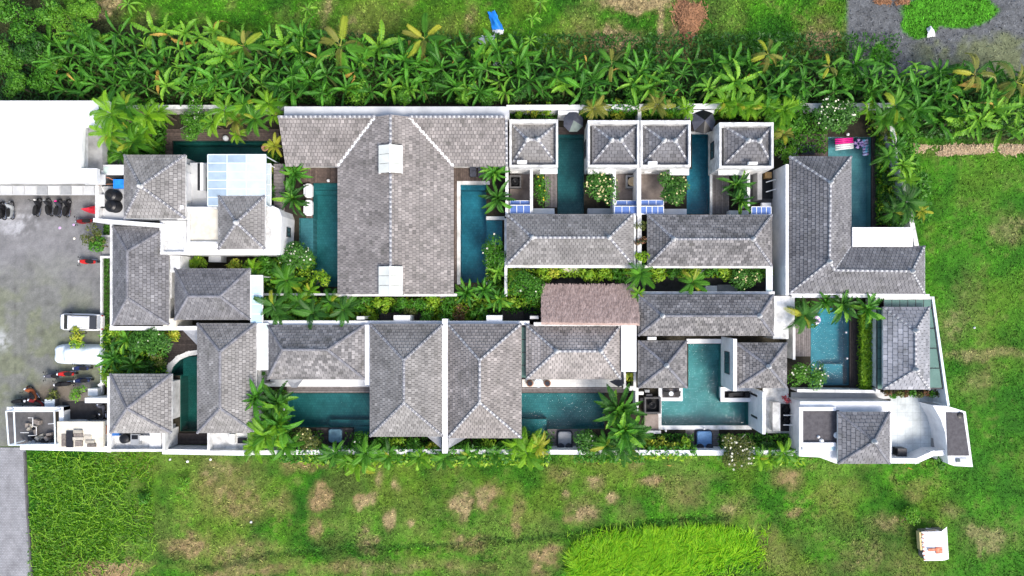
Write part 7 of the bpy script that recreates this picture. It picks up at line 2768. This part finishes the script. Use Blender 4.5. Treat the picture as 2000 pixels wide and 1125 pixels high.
# garden palms and clumps ----------------------------------------------
PALMS = [
    (246, 205, 34, 'palm_leaf', 11, 6.6, 'green palm behind lime palm at white roof corner'), (214, 262, 36, 'palm_lime', 13, 6.4, 'lime palm beside the grey roof terrace'), (250, 252, 34, 'palm_leaf', 12, 3.8, 'green palm in the middle of north-west clump'),
    (240, 300, 34, 'palm_leaf', 12, 3.2, 'green palm low in the north-west clump'), (282, 258, 34, 'palm_lime', 12, 3.4, 'lime palm at right of the north-west clump'), (310, 218, 30, 'palm_lime', 11, 3.2, 'lime palm left of fine-leaved round tree'),
    (475, 205, 34, 'palm_leaf', 11, 3.6, 'green palm on north wall above canopy pool'), (462, 232, 32, 'palm_olive', 11, 3.0, 'olive palm among lime palms above canopy pool'), (535, 225, 28, 'palm_lime', 10, 3.2, 'lime palm pressed against T-roof wing edge'),
    (1340, 212, 24, 'palm_lime', 10, 3.0, 'small lime palm left of black and slate parasol'), (1415, 200, 32, 'palm_lime', 12, 3.4, 'lime palm overhanging wall right of black parasol'), (1462, 212, 34, 'palm_lime', 12, 3.4, 'lime palm above the last pavilion roof'),
    (1500, 208, 34, 'palm_lime', 12, 3.4, 'lime palm above the last pavilion right corner'), (1550, 205, 30, 'palm_leaf', 11, 3.2, 'green palm above the reddish deck'), (1515, 240, 26, 'palm_leaf', 10, 2.8, 'green palm squeezed beside last pavilion'),
    (1725, 232, 32, 'palm_leaf', 12, 3.2, 'green palm inside the north-east wall corner'), (1765, 235, 32, 'palm_leaf', 12, 3.2, 'green palm outside the north-east wall corner'), (1735, 305, 28, 'palm_leaf', 11, 3.0, 'green palm halfway along the slanting wall'),
    (1770, 350, 28, 'palm_lime', 11, 2.8, 'lime palm over the mown field edge'), (1745, 415, 34, 'palm_dark', 12, 2.8, 'dark palm at lower end of slanting wall'), (545, 615, 30, 'palm_dark', 11, 2.8, 'dark palm in the lower garden corner'),
    (585, 590, 32, 'palm_leaf', 11, 2.8, 'green palm in the lower garden centre'), (645, 590, 28, 'palm_leaf', 10, 2.6, 'small green palm left of pale garden step'), (495, 525, 24, 'palm_lime', 9, 2.4, 'lime palm under right end of curved block'),
    (715, 885, 36, 'palm_leaf', 11, 2.6, 'green palm left corner below tall roof'), (680, 900, 30, 'palm_lime', 10, 2.2, 'small lime palm below blue-grey daybed'), (760, 890, 30, 'palm_leaf', 10, 2.2, 'green palm over wall below left tall roof'),
    (820, 892, 30, 'palm_lime', 10, 2.2, 'lime palm over wall left of dividing wall'), (868, 895, 30, 'palm_leaf', 10, 2.4, 'green palm at foot of the dividing wall'), (915, 890, 28, 'palm_leaf', 10, 2.2, 'green palm over wall right of dividing wall'),
    (965, 888, 28, 'palm_leaf', 10, 2.2, 'green palm over wall left of yellow-lime palm'), (1010, 868, 30, 'palm_lime', 11, 2.6, 'lime palm behind the yellow-lime palm'), (1050, 872, 28, 'palm_yellow', 10, 2.6, 'yellow palm left of light grey daybed'),
    (1185, 870, 34, 'palm_leaf', 11, 2.8, 'green palm between round tree and fire box'), (1245, 850, 34, 'palm_dark', 11, 2.8, 'dark palm below the low white wall'), (560, 870, 34, 'palm_leaf', 11, 2.8, 'green palm over south wall left of daybed'),
    (500, 870, 34, 'palm_lime', 11, 2.8, 'lime palm beside the machine yard pump'), (535, 820, 36, 'palm_leaf', 11, 3.2, 'green palm among the broad-leaved clumps'), (1505, 900, 24, 'palm_lime', 9, 2.2, 'small lime palm over south wall by white block'),
    (218, 222, 46, 'palm_lime', 14, 6.9, 'lime-green palm hanging over the white roof corner'), (288, 226, 40, 'palm_lime', 11, 3.6, 'lime palm second from the white roof'), (212, 292, 38, 'palm_leaf', 11, 3.2, 'green palm left above the glass porch roof'),
    (262, 278, 44, 'palm_leaf', 12, 3.6, 'green palm above the square tank-side roof'), (300, 285, 24, 'palm_leaf', 9, 2.2, 'small fan palm beside the canopy pool deck'), (442, 216, 42, 'palm_lime', 11, 3.6, 'lime palm above the white globe lamp'),
    (415, 240, 30, 'palm_lime', 10, 3.0, 'smaller lime palm left of the globe lamp'), (498, 232, 40, 'palm_leaf', 11, 3.4, 'green palm above right end of canopy pool'), (525, 203, 36, 'palm_lime', 10, 3.6, 'lime palm at the T-roof wing corner'),
    (462, 262, 24, 'palm_lime', 9, 2.4, 'small yellow-green palm touching the deck'), (537, 285, 24, 'palm_yellow', 9, 2.6, 'yellowish palm at canopy pool end'), (528, 378, 20, 'palm_dark', 8, 2.4, 'small dark palm right of the glass canopy'),
    (560, 548, 40, 'palm_leaf', 13, 3.2, 'starburst palm right of the glass walkway'), (536, 598, 38, 'palm_dark', 12, 3.0, 'dark palm beside the blue walkway roof'), (612, 612, 36, 'palm_dark', 12, 2.8, 'dark palm in the lower garden, second from left'),
    (672, 605, 36, 'palm_dark', 12, 2.8, 'dark palm under left end of T-roof'), (605, 568, 24, 'palm_lime', 9, 2.2, 'small lime palm at foot of the west pool'), (500, 548, 26, 'palm_leaf', 9, 2.6, 'palm leaning over the blue walkway roof'),
    (1160, 212, 32, 'palm_olive', 11, 3.4, 'orange-tinged palm right of the slate parasol'), (1283, 205, 36, 'palm_olive', 11, 3.6, 'olive palm behind the third pavilion'), (1440, 204, 38, 'palm_lime', 12, 3.4, 'lime palm behind the last pavilion, left'),
    (1530, 215, 38, 'palm_lime', 12, 3.4, 'lime palm right of the last pavilion'), (1530, 262, 26, 'palm_olive', 9, 2.6, 'olive palm beside the reddish deck'), (1748, 208, 38, 'palm_leaf', 13, 3.6, 'starburst palm at the north-east wall corner'),
    (1696, 214, 26, 'palm_lime', 9, 3.0, 'lime palm right of the white-flowered tree'), (1768, 395, 46, 'palm_dark', 14, 3.2, 'dark spiky palm over the slanting east wall'), (1798, 412, 24, 'palm_yellow', 8, 2.6, 'yellow-green palm outside the slanting east wall'),
    (1250, 535, 34, 'palm_leaf', 12, 3.4, 'palm at the foot of the vine wall'), (1246, 574, 18, 'palm_lime', 9, 3.4, 'small spiky palm at thatched roof corner'), (1352, 552, 36, 'palm_leaf', 10, 2.8, 'palm spreading over the dark corridor'),
    (1570, 616, 40, 'palm_dark', 13, 3.4, 'dark palm left of the ring float'), (520, 850, 46, 'palm_lime', 13, 3.6, 'lime palm at the south wall by machine yard'), (1030, 884, 44, 'palm_lime', 12, 2.6, 'bright yellow-lime palm over the south wall'),
    (1215, 876, 40, 'palm_dark', 13, 3.0, 'dark palm over the south wall by the fire box'), (700, 905, 34, 'palm_lime', 9, 2.2, 'lime palm leaning over south field'), (655, 885, 34, 'palm_leaf', 9, 2.2, 'palm below the blue-grey daybed'),
    (1483, 895, 26, 'palm_lime', 9, 2.4, 'lime palm below the slotted wall'), (1530, 885, 30, 'palm_lime', 11, 2.8, 'lime palm beside the south-east block'),
]
for x, y, r, mt, n, z, lb in PALMS:
    radial_plant('palm_tree', x, y, r, FR[mt], n + 7, z, lb, 'palm', 'garden palms', trunk='bark', part='frond', tilt=(-.9, .15), wsc=1.0, sc_var=.35, extra=(FR['palm_yellow'], .04))
BROAD = [
    (577, 340, 34, BRG, 13, 2.8, 'heliconia clump with yellow bracts under T-roof wing'), (575, 388, 36, BRD, 14, 2.8, 'dark heliconia clump beside the white lounge seats'), (966, 338, 34, BRG, 13, 3.0, 'orange-tipped heliconia clump above the east pool'),
    (972, 388, 36, BRD, 14, 3.0, 'dark heliconia clump right of the east pool'), (1438, 362, 34, BRD, 16, 2.6, 'dark leafy clump in the last pavilion garden'), (1446, 392, 30, BRD, 14, 2.4, 'lower dark leafy clump beside the dark court'),
    (500, 778, 46, BRG, 13, 3.2, 'broad-leaved clump over the long roof corner'), (545, 785, 46, BRD, 13, 3.0, 'dark broad-leaved clump left of daybed pool'), (545, 830, 46, BRG, 12, 3.0, 'broad-leaved clump above the lime palm'),
    (1206, 800, 52, BRD, 20, 3.4, 'large dark broad-leaved plant over green-teal pool'), (1218, 840, 50, BRG, 20, 3.4, 'large broad-leaved plant right of light grey daybed'), (1645, 596, 38, BRD, 14, 3.2, 'dark broad-leaved clump above ring-float pool'),
    (1692, 604, 34, BRG, 12, 3.0, 'broad-leaved clump at top of the lime hedge'), (1610, 590, 26, BRG, 10, 3.0, 'green broad-leaved plant above the ring float'), (1760, 322, 30, BANL, 10, 2.6, 'lime broad-leaved plant on the slanting wall'), (1748, 285, 26, BRG, 9, 2.6, 'green broad-leaved plant beside straw pile'),
    (225, 700, 32, BRG, 11, 1.8, 'broad-leaved clump left in the curved pool garden'), (262, 712, 30, BRD, 11, 1.8, 'dark broad-leaved clump above the square south-west roof'), (250, 665, 28, BRG, 10, 2.0, 'green broad-leaved plant below the long roof corner'),
    (912, 572, 30, BRG, 12, 2.2, 'broad-leaved clump at foot of east pool, left'), (945, 566, 28, BRG, 11, 2.2, 'broad-leaved clump at foot of east pool, middle'), (975, 585, 28, BRG, 11, 2.2, 'broad-leaved clump at foot of east pool, right'),
    (975, 532, 24, BANL, 9, 2.2, 'lime broad-leaved plant beside the east pool rim'),
]
for x, y, r, ms, n, z, lb in BROAD:
    radial_plant('broad_leaved_plant', x, y, r, ms, n + 14, z, lb, 'plant', 'broad-leaved garden clumps', tilt=(-1.25, .15), sc_var=.4, roll=.6, extra=(BANL, .15))
FLW = [
    (1173, 369, 33, 2.6, 'plumeria_leaf', 'petal_cream', 42, 'cream-flowered tree right of the slate-parasol pool'), (1316, 366, 37, 2.6, 'plumeria_leaf', 'petal_cream', 34, 'cream-flowered tree left of the black-parasol pool'),
    (1626, 226, 46, 3.2, 'plumeria_leaf', 'petal_white', 44, 'white-flowered round tree above the pink lilo'), (576, 506, 36, 2.6, 'plumeria_leaf', 'petal_white', 26, 'white-flowered tree at foot of the west pool'),
    (1578, 728, 40, 2.4, 'tree_green', 'petal_white', 18, 'round bushy tree left of the ring-float pool'), (1452, 546, 30, 2.2, 'plumeria_leaf', 'petal_cream', 22, 'flowering tree at the corridor east end'),
    (1440, 872, 44, 2.6, 'shrub_olive', 'petal_white', 30, 'olive tree with white flowers right of blue daybed'), (1150, 868, 32, 2.2, 'plumeria_leaf', 'petal_white', 8, 'small round tree right of light grey daybed'),
    (375, 234, 44, 2.8, 'tree_green', 'petal_white', 8, 'fine-leaved round tree above the canopy pool'), (290, 666, 44, 2.6, 'plumeria_leaf', 'petal_white', 3, 'star-leaved tree in the curved pool garden'),
    (1026, 560, 42, 3.0, 'shrub_green', 'petal_white', 3, 'dense dark tree left of the thatched roof'), (965, 494, 32, 2.6, 'shrub_green', 'petal_white', 3, 'dark tree beside the east pool shallow end'),
    (600, 860, 32, 2.0, 'shrub_olive', 'petal_cream', 6, 'sparse olive tree left of blue-grey daybed'), (706, 870, 26, 2.0, 'shrub_green', 'petal_white', 3, 'bushy tree right of blue-grey daybed'),
    (1057, 368, 26, 2.2, 'shrub_green', 'petal_yellow', 6, 'dense shrub tree between brown court and pool'), (1535, 300, 22, 2.0, 'tree_bright', 'petal_yellow', 2, 'bright round shrub right of last pavilion'),
]
for x, y, r, z, mt, fl, nf, lb in FLW:
    tree('garden_tree', x, y, r * 1.08, z, lb, 'tree', mt, n=int(1.7 * r * r), size=.27 if 'plumeria' in mt else .19, flowers=fl, nf=nf, group='round garden trees', h=max(.7, r / 40), bark='pale_bark', ar=2.6, ry=(r * 1.3 if (x, y) in ((1173, 369), (1057, 368)) else None), seed=int(x))
SHR = [
    (1008, 217, 16, 'shrub_lime', 'lime shrub at the left end of the north bed'), (1035, 217, 16, 'shrub_yellow', 'yellow-green shrub, second in the north bed'), (1066, 216, 18, 'shrub_lime', 'lime shrub left of the slate parasol'), (1212, 218, 20, 'shrub_yellow', 'yellow-leaved shrub behind the second pavilion'),
    (1250, 216, 16, 'shrub_lime', 'lime shrub on the short wall between pavilions'), (1316, 210, 24, 'shrub_lime', 'bright lime shrub behind third pavilion'), (1410, 215, 18, 'shrub_lime', 'lime shrub right of black and slate parasol'), (1470, 218, 20, 'shrub_lime', 'lime shrub behind the last pavilion, middle'),
    (1500, 235, 18, 'shrub_olive', 'olive shrub at last pavilion corner'), (1720, 250, 18, 'shrub_olive', 'olive shrub inside the north-east corner'), (1722, 300, 16, 'shrub_dark', 'dark shrub right of patterned lilo'), (1738, 345, 18, 'shrub_dark', 'dark shrub inside the slanting wall, upper'),
    (1735, 392, 18, 'shrub_dark', 'dark shrub inside the slanting wall, middle'), (1748, 430, 18, 'shrub_green', 'green shrub inside the slanting wall, lower'), (1782, 330, 18, 'tree_bright', 'bright shrub leaning over the mown field'), (1740, 268, 14, 'shrub_yellow', 'yellowish shrub on the slanting wall top'),
    (537, 330, 13, 'shrub_yellow', 'yellow-leaved shrub in the strip beside glass canopy'), (538, 360, 12, 'shrub_lime', 'lime shrub in the strip beside glass canopy'), (538, 410, 14, 'shrub_green', 'green shrub above the curved white block'), (385, 512, 18, 'shrub_lime', 'lime shrub under the curved white block'),
    (455, 518, 18, 'shrub_yellow', 'yellow-green shrub right of the grey garden block'), (490, 520, 18, 'shrub_lime', 'lime shrub above the blue walkway roof'), (520, 522, 22, 'shrub_green', 'green shrub between curved block and starburst palm'),
    (625, 545, 18, 'shrub_lime', 'lime shrub at lower end of the west pool'), (560, 580, 24, 'shrub_green', 'green shrub below the starburst palm'), (520, 570, 18, 'shrub_dark', 'dark shrub beside blue walkway roof'), (640, 580, 18, 'shrub_green', 'green shrub left of the T-roof lower corner'),
    (710, 592, 20, 'shrub_green', 'green shrub under T-roof, first from left'), (745, 596, 18, 'shrub_lime', 'lime shrub under T-roof, second from left'), (780, 592, 20, 'shrub_green', 'green shrub under T-roof, third from left'), (815, 594, 18, 'shrub_green', 'green shrub under T-roof, fourth from left'), (845, 590, 18, 'shrub_lime', 'lime shrub under T-roof right of lantern'),
    (800, 612, 14, 'shrub_olive', 'olive fern beside left white porch block'), (835, 612, 18, 'shrub_green', 'ring-shaped fern, first in lower garden row'), (868, 612, 18, 'shrub_green', 'ring-shaped fern, second in lower garden row'), (900, 610, 18, 'shrub_red', 'reddish fern, third in lower garden row'), (935, 612, 18, 'shrub_green', 'fern left of the right white porch block'),
    (880, 590, 16, 'shrub_green', 'green shrub beside the right garden step'), (1000, 530, 16, 'shrub_lime', 'lime shrub at left end of white corridor wall'), (1062, 532, 20, 'shrub_lime', 'lime shrub above the dense dark tree'), (1085, 530, 14, 'shrub_yellow', 'yellow-green shrub left of cream corridor step'),
    (1148, 532, 18, 'shrub_lime', 'lime shrub above the thatch, first'), (1180, 534, 20, 'shrub_lime', 'lime shrub above the thatch, second'), (1212, 536, 20, 'shrub_green', 'green shrub above the thatch, third'), (1250, 440, 12, 'shrub_olive', 'vine clump at upper end of vine wall'),
    (1250, 470, 13, 'shrub_red', 'reddish vine clump midway on the vine wall'), (1252, 500, 15, 'shrub_lime', 'lime vine clump at lower end of vine wall'), (1290, 534, 20, 'shrub_lime', 'lime shrub in corridor, first right of palm'), (1318, 530, 16, 'shrub_green', 'green shrub in corridor left of spreading palm'),
    (1395, 532, 18, 'shrub_green', 'green shrub right of grey corridor step'), (1420, 530, 18, 'shrub_lime', 'lime shrub left of the corridor flowering tree'), (1485, 532, 20, 'shrub_green', 'green shrub at the corridor east end'),
    (512, 735, 10, 'shrub_green', 'small green shrub in planter beside green walkway'), (1230, 738, 11, 'shrub_yellow', 'yellow-green shrub in the small white planter'),
    (745, 868, 20, 'shrub_green', 'green shrub below the left tall roof, first'), (775, 872, 18, 'shrub_lime', 'lime shrub below the left tall roof, second'), (805, 872, 20, 'shrub_green', 'green shrub below the left tall roof, third'), (838, 880, 18, 'shrub_yellow', 'yellow shrub left of the thick dividing wall'),
    (895, 880, 20, 'shrub_green', 'green shrub right of the thick dividing wall'), (925, 876, 18, 'shrub_green', 'green shrub below right tall roof, second'), (955, 876, 20, 'shrub_lime', 'lime shrub below right tall roof, third'), (990, 872, 18, 'shrub_green', 'green shrub left of yellow-lime palm'),
    (1182, 890, 18, 'shrub_lime', 'lime shrub over south wall left of dark palm'), (1272, 868, 18, 'shrub_yellow', 'yellow-leaved shrub below small brown square'), (1300, 870, 20, 'shrub_yellow', 'yellow-leaved shrub below the small lawn patch'), (1330, 868, 18, 'shrub_lime', 'lime shrub left of the blue daybed'),
    (1500, 868, 18, 'shrub_dark', 'dark shrub below the slotted wall'), (1842, 903, 14, 'shrub_green', 'small round bush in front of curved building'), (1537, 779, 10, 'red_leaf', 'small red-leaved shrub above black bath enclosure'), (1560, 592, 16, 'shrub_dark', 'dark shrub beside white passage'),
    (225, 655, 22, 'shrub_lime', 'lime shrub below the lawn strip'), (212, 735, 20, 'shrub_lime', 'lime shrub at the slanting white wall'), (340, 652, 18, 'shrub_yellow', 'yellow-green shrub right of star-leaved tree'), (310, 700, 16, 'shrub_olive', 'olive shrub beside the grey globe lamp'),
    (285, 720, 22, 'shrub_dark', 'dark shrub above the square south-west roof'), (150, 652, 15, 'shrub_yellow', 'yellow-flecked small tree over the white car'), (147, 672, 12, 'shrub_lime', 'small lime tree above the covered car'), (183, 462, 24, 'shrub_olive', 'sparse olive shrub beside the entry path'),
    (192, 480, 18, 'shrub_green', 'green shrub beside the entry path kerb'), (150, 768, 18, 'tree_bright', 'bright lime shrub beside the white cabinet'), (100, 772, 14, 'shrub_olive', 'low weedy shrub between crate and lime shrub'), (1775, 1010, 20, 'tree_bright', 'bright green shrub standing in south-east field'),
    (360, 945, 18, 'tree_bright', 'bright weed clump in the south-west field'), (280, 975, 14, 'shrub_green', 'dark weed clump in the creeper patch'),
]
for x, y, r, mt, lb in SHR:
    z = 1.5 if y > 640 or y < 240 else 1.6
    if 'wall' in lb and 'vine' in lb:
        z = 3.1
    tree('shrub', x, y, r * 1.15, z if 'field' not in lb and 'weed' not in lb else .6, lb, 'shrub', mt, n=int(r * r * .95), size=.34 if mt in ('shrub_lime', 'shrub_yellow', 'shrub_green') else .24, group='garden shrubs', h=.65, limbs=3, ar=2.8, lumps=7, seed=int(x * 3 + y))
for k in range(9):
    x = 1732 + k * 12.5
    tree('shrub', x, 768 + (k % 2) * 2, 9, 1.2, f'{ORD[k]} shrub from left in the reddish row below slate roof', 'shrub', ['shrub_red', 'shrub_green', 'shrub_olive'][k % 3], n=130, size=.26, group='row of low shrubs below the pale slate roof', h=.5, limbs=2)


def hedge():
    c = W(1698, 680, 1.2)
    t = thing('hedge', 'bright lime hedge strip right of the dark deck', 'hedge', (c.x, c.y, 0))
    g = np.random.default_rng(5)
    n = 5200
    x0, y0, x1, y1 = bxw((1683, 596, 1712, 764), 1.4)
    p = np.stack([g.uniform(x0, x1, n) - c.x, g.uniform(y0, y1, n) - c.y, 0.2 + 1.2 * g.uniform(0, 1, n) ** .5 + .15 * g.uniform(0, 1, n)], 1)
    nn = g.normal(size=(n, 3)) * .5 + np.array([0, 0, 1])
    nn /= np.linalg.norm(nn, axis=1)[:, None]
    tt = np.cross(nn, g.normal(size=(n, 3)))
    tt /= np.linalg.norm(tt, axis=1)[:, None]
    b = np.cross(nn, tt)
    s = .26 * g.uniform(.6, 1.3, n)[:, None]
    v = np.stack([p - tt * s * .5, p + b * s * .16, p + tt * s * .6, p - b * s * .16], 1).reshape(-1, 3)
    fast_mesh('foliage', v, np.arange(4 * n), 4, 'hedge_lime', parent=t)
    for k in range(6):
        MB().tube([(0, (y1 - y0) * (k / 5 - .5) * .9, 0), (0, (y1 - y0) * (k / 5 - .5) * .9, .9)], .04, 5).build('stem', 'bark', t, local=True)


hedge()


def blades(name, poly, n, mat, L, lean, label, seed, w=.02, jit=.6, edge=4, hh=(.3, .7), clump=0):
    g = np.random.default_rng(seed)
    xs, ys = [p[0] for p in poly], [p[1] for p in poly]
    x = g.uniform(min(xs), max(xs), n * 3)
    y = g.uniform(min(ys), max(ys), n * 3)
    k = in_poly(x + g.normal(0, edge, n * 3), y + g.normal(0, edge, n * 3), poly)
    if clump:
        k &= fbm(x / 20, y / 20, .45, 4, 77) + g.uniform(-.18, .18, n * 3) > clump
    x, y = x[k][:n], y[k][:n]
    n = len(x)
    clx = fbm(x / 20, y / 20, 1.1, 2, 3)
    X, Y = (x - NX) / PPM, (NY - y) / PPM
    a = lean[0] + g.normal(0, jit, n) + (clx - .5) * 3
    l = g.uniform(*L, n) * (.6 + .8 * clx)
    h = l * g.uniform(*hh, n)
    hl = np.sqrt(np.maximum(l * l - h * h, .01)) * lean[1]
    p = np.stack([X, Y, np.zeros(n)], 1)
    d = np.stack([np.cos(a), np.sin(a), np.zeros(n)], 1)
    s = np.stack([-np.sin(a), np.cos(a), np.zeros(n)], 1) * (w * g.uniform(.7, 1.4, n))[:, None]
    m = p + d * (hl * .45)[:, None] + np.array([0, 0, 1]) * (h * .75)[:, None]
    t = p + d * hl[:, None] + np.array([0, 0, 1]) * (h * .8)[:, None]
    v = np.stack([p - s, p + s, m + s, t, m - s], 1).reshape(-1, 3)
    o = fast_mesh(name, v, np.arange(5 * n), 5, mat, 'stuff')
    o['label'] = label


blades('tall_grass', [(1112, 1130), (1118, 1095), (1150, 1070), (1205, 1065), (1235, 1050), (1290, 1048), (1340, 1042), (1400, 1038), (1430, 1045), (1440, 1062), (1478, 1050), (1474, 1070), (1440, 1082), (1400, 1090), (1370, 1110), (1290, 1125), (1200, 1118), (1150, 1130)],
       24000, 'tall_grass_leaf', (.6, 1.35), (R(80), 1.0), 'patch of tall lime-green grass in the south field', 5, w=.024, edge=9, hh=(.1, .42), clump=.4)
blades('tall_grass', [(1105, 1140), (1105, 1085), (1150, 1062), (1230, 1042), (1340, 1034), (1430, 1036), (1495, 1045), (1500, 1085), (1420, 1105), (1380, 1140)], 5000, 'tall_grass_leaf', (.35, .9), (R(80), 1.0), 'thin tall grass fringe round the lime patch', 9, w=.022, edge=16, hh=(.2, .6), clump=.4)
blades('creeping_weeds', [(58, 882), (200, 884), (290, 890), (300, 960), (300, 1040), (280, 1100), (230, 1085), (150, 1085), (140, 1130), (66, 1130)], 9500, 'creeper_leaf', (.2, .5), (0, 1.0), 'lush creeping weeds beside the block-paved road', 6, w=.035, jit=3, edge=16, clump=.42)


def vines():
    g = random.Random(8)
    mb = MB()
    for k in range(120):
        x, y = min(300, max(66, g.gauss(185, 62))), g.uniform(888, 1120)
        a = g.uniform(0, 6.28)
        pts = []
        for j in range(g.randint(5, 9)):
            pts.append((W(x, y).x, W(x, y).y, .3 + .1 * math.sin(j)))
            a += g.uniform(-.6, .6)
            x += math.cos(a) * 5
            y += math.sin(a) * 5
            if not (62 < x < 310):
                break
        for i in range(len(pts) - 1):
            p, q = Vector(pts[i]), Vector(pts[i + 1])
            d = (q - p)
            if d.length < 1e-4:
                continue
            s = Vector((-d.y, d.x, 0)).normalized() * .02
            mb.poly([p - s, q - s, q + s, p + s])
            for sg in (-1, 1):
                L = s * sg * g.uniform(2.5, 5) + d * .3
                mb.poly([p, p + L * .6 + d * .25, p + L + Vector((0, 0, .05)), p + L * .5 - d * .1])
    o = mb.build('creeper_vines', 'creeper_stem', kind='stuff')
    o['label'] = 'pale lime creeper runners over the roadside weeds'


vines()

# fallen dry leaves at the south wall
g = random.Random(4)
for k, (x, y, a) in enumerate([(1285, 893, 40), (1306, 900, 100), (1302, 909, -10), (1272, 897, 30), (1602, 0, 0), (1765, 909, 40), (1785, 918, 160), (742, 905, 20), (890, 915, 80)]):
    if y == 0:
        continue
    c = W(x, y, .2)
    o = link(bpy.data.objects.new('fallen_frond', random.choice(BAND)))
    o.location = (c.x, c.y, .12)
    o.rotation_euler = (0, .25, R(a))
    o.scale = (1.1, .9, .4)
    tag(o, ['left dry leaf fallen below the yellow shrubs', 'curled dry leaf right of the fallen left one', 'flat dry leaf lowest below the yellow shrubs', 'dry leaf nearest the wall below yellow shrubs', '', 'dry leaf below the white bent wall', 'second dry leaf below the white bent wall', 'dry leaf in the field below left tall roof', 'dry leaf in the field below dividing wall'][k], 'leaf', 'dry leaves fallen beside the south wall')

for x, y, lb in ((333, 897, 'white scrap of litter below the machine yard wall, left'), (367, 901, 'white scrap of litter below the machine yard wall, middle'), (412, 897, 'white scrap of litter below the machine yard wall, right'),
                 (491, 1019, 'pale bag lying alone in the south-west field'), (1902, 640, 'white scrap of litter in the east field')):
    c = W(x, y)
    r = random.uniform(.1, .15)
    o = MB().lathe(c.x, c.y, [(r, .05), (r * .9, .14), (r * .4, .2), (.001, .21)], 7).build('litter', 'sheet_white')
    tag(o, lb, 'litter')
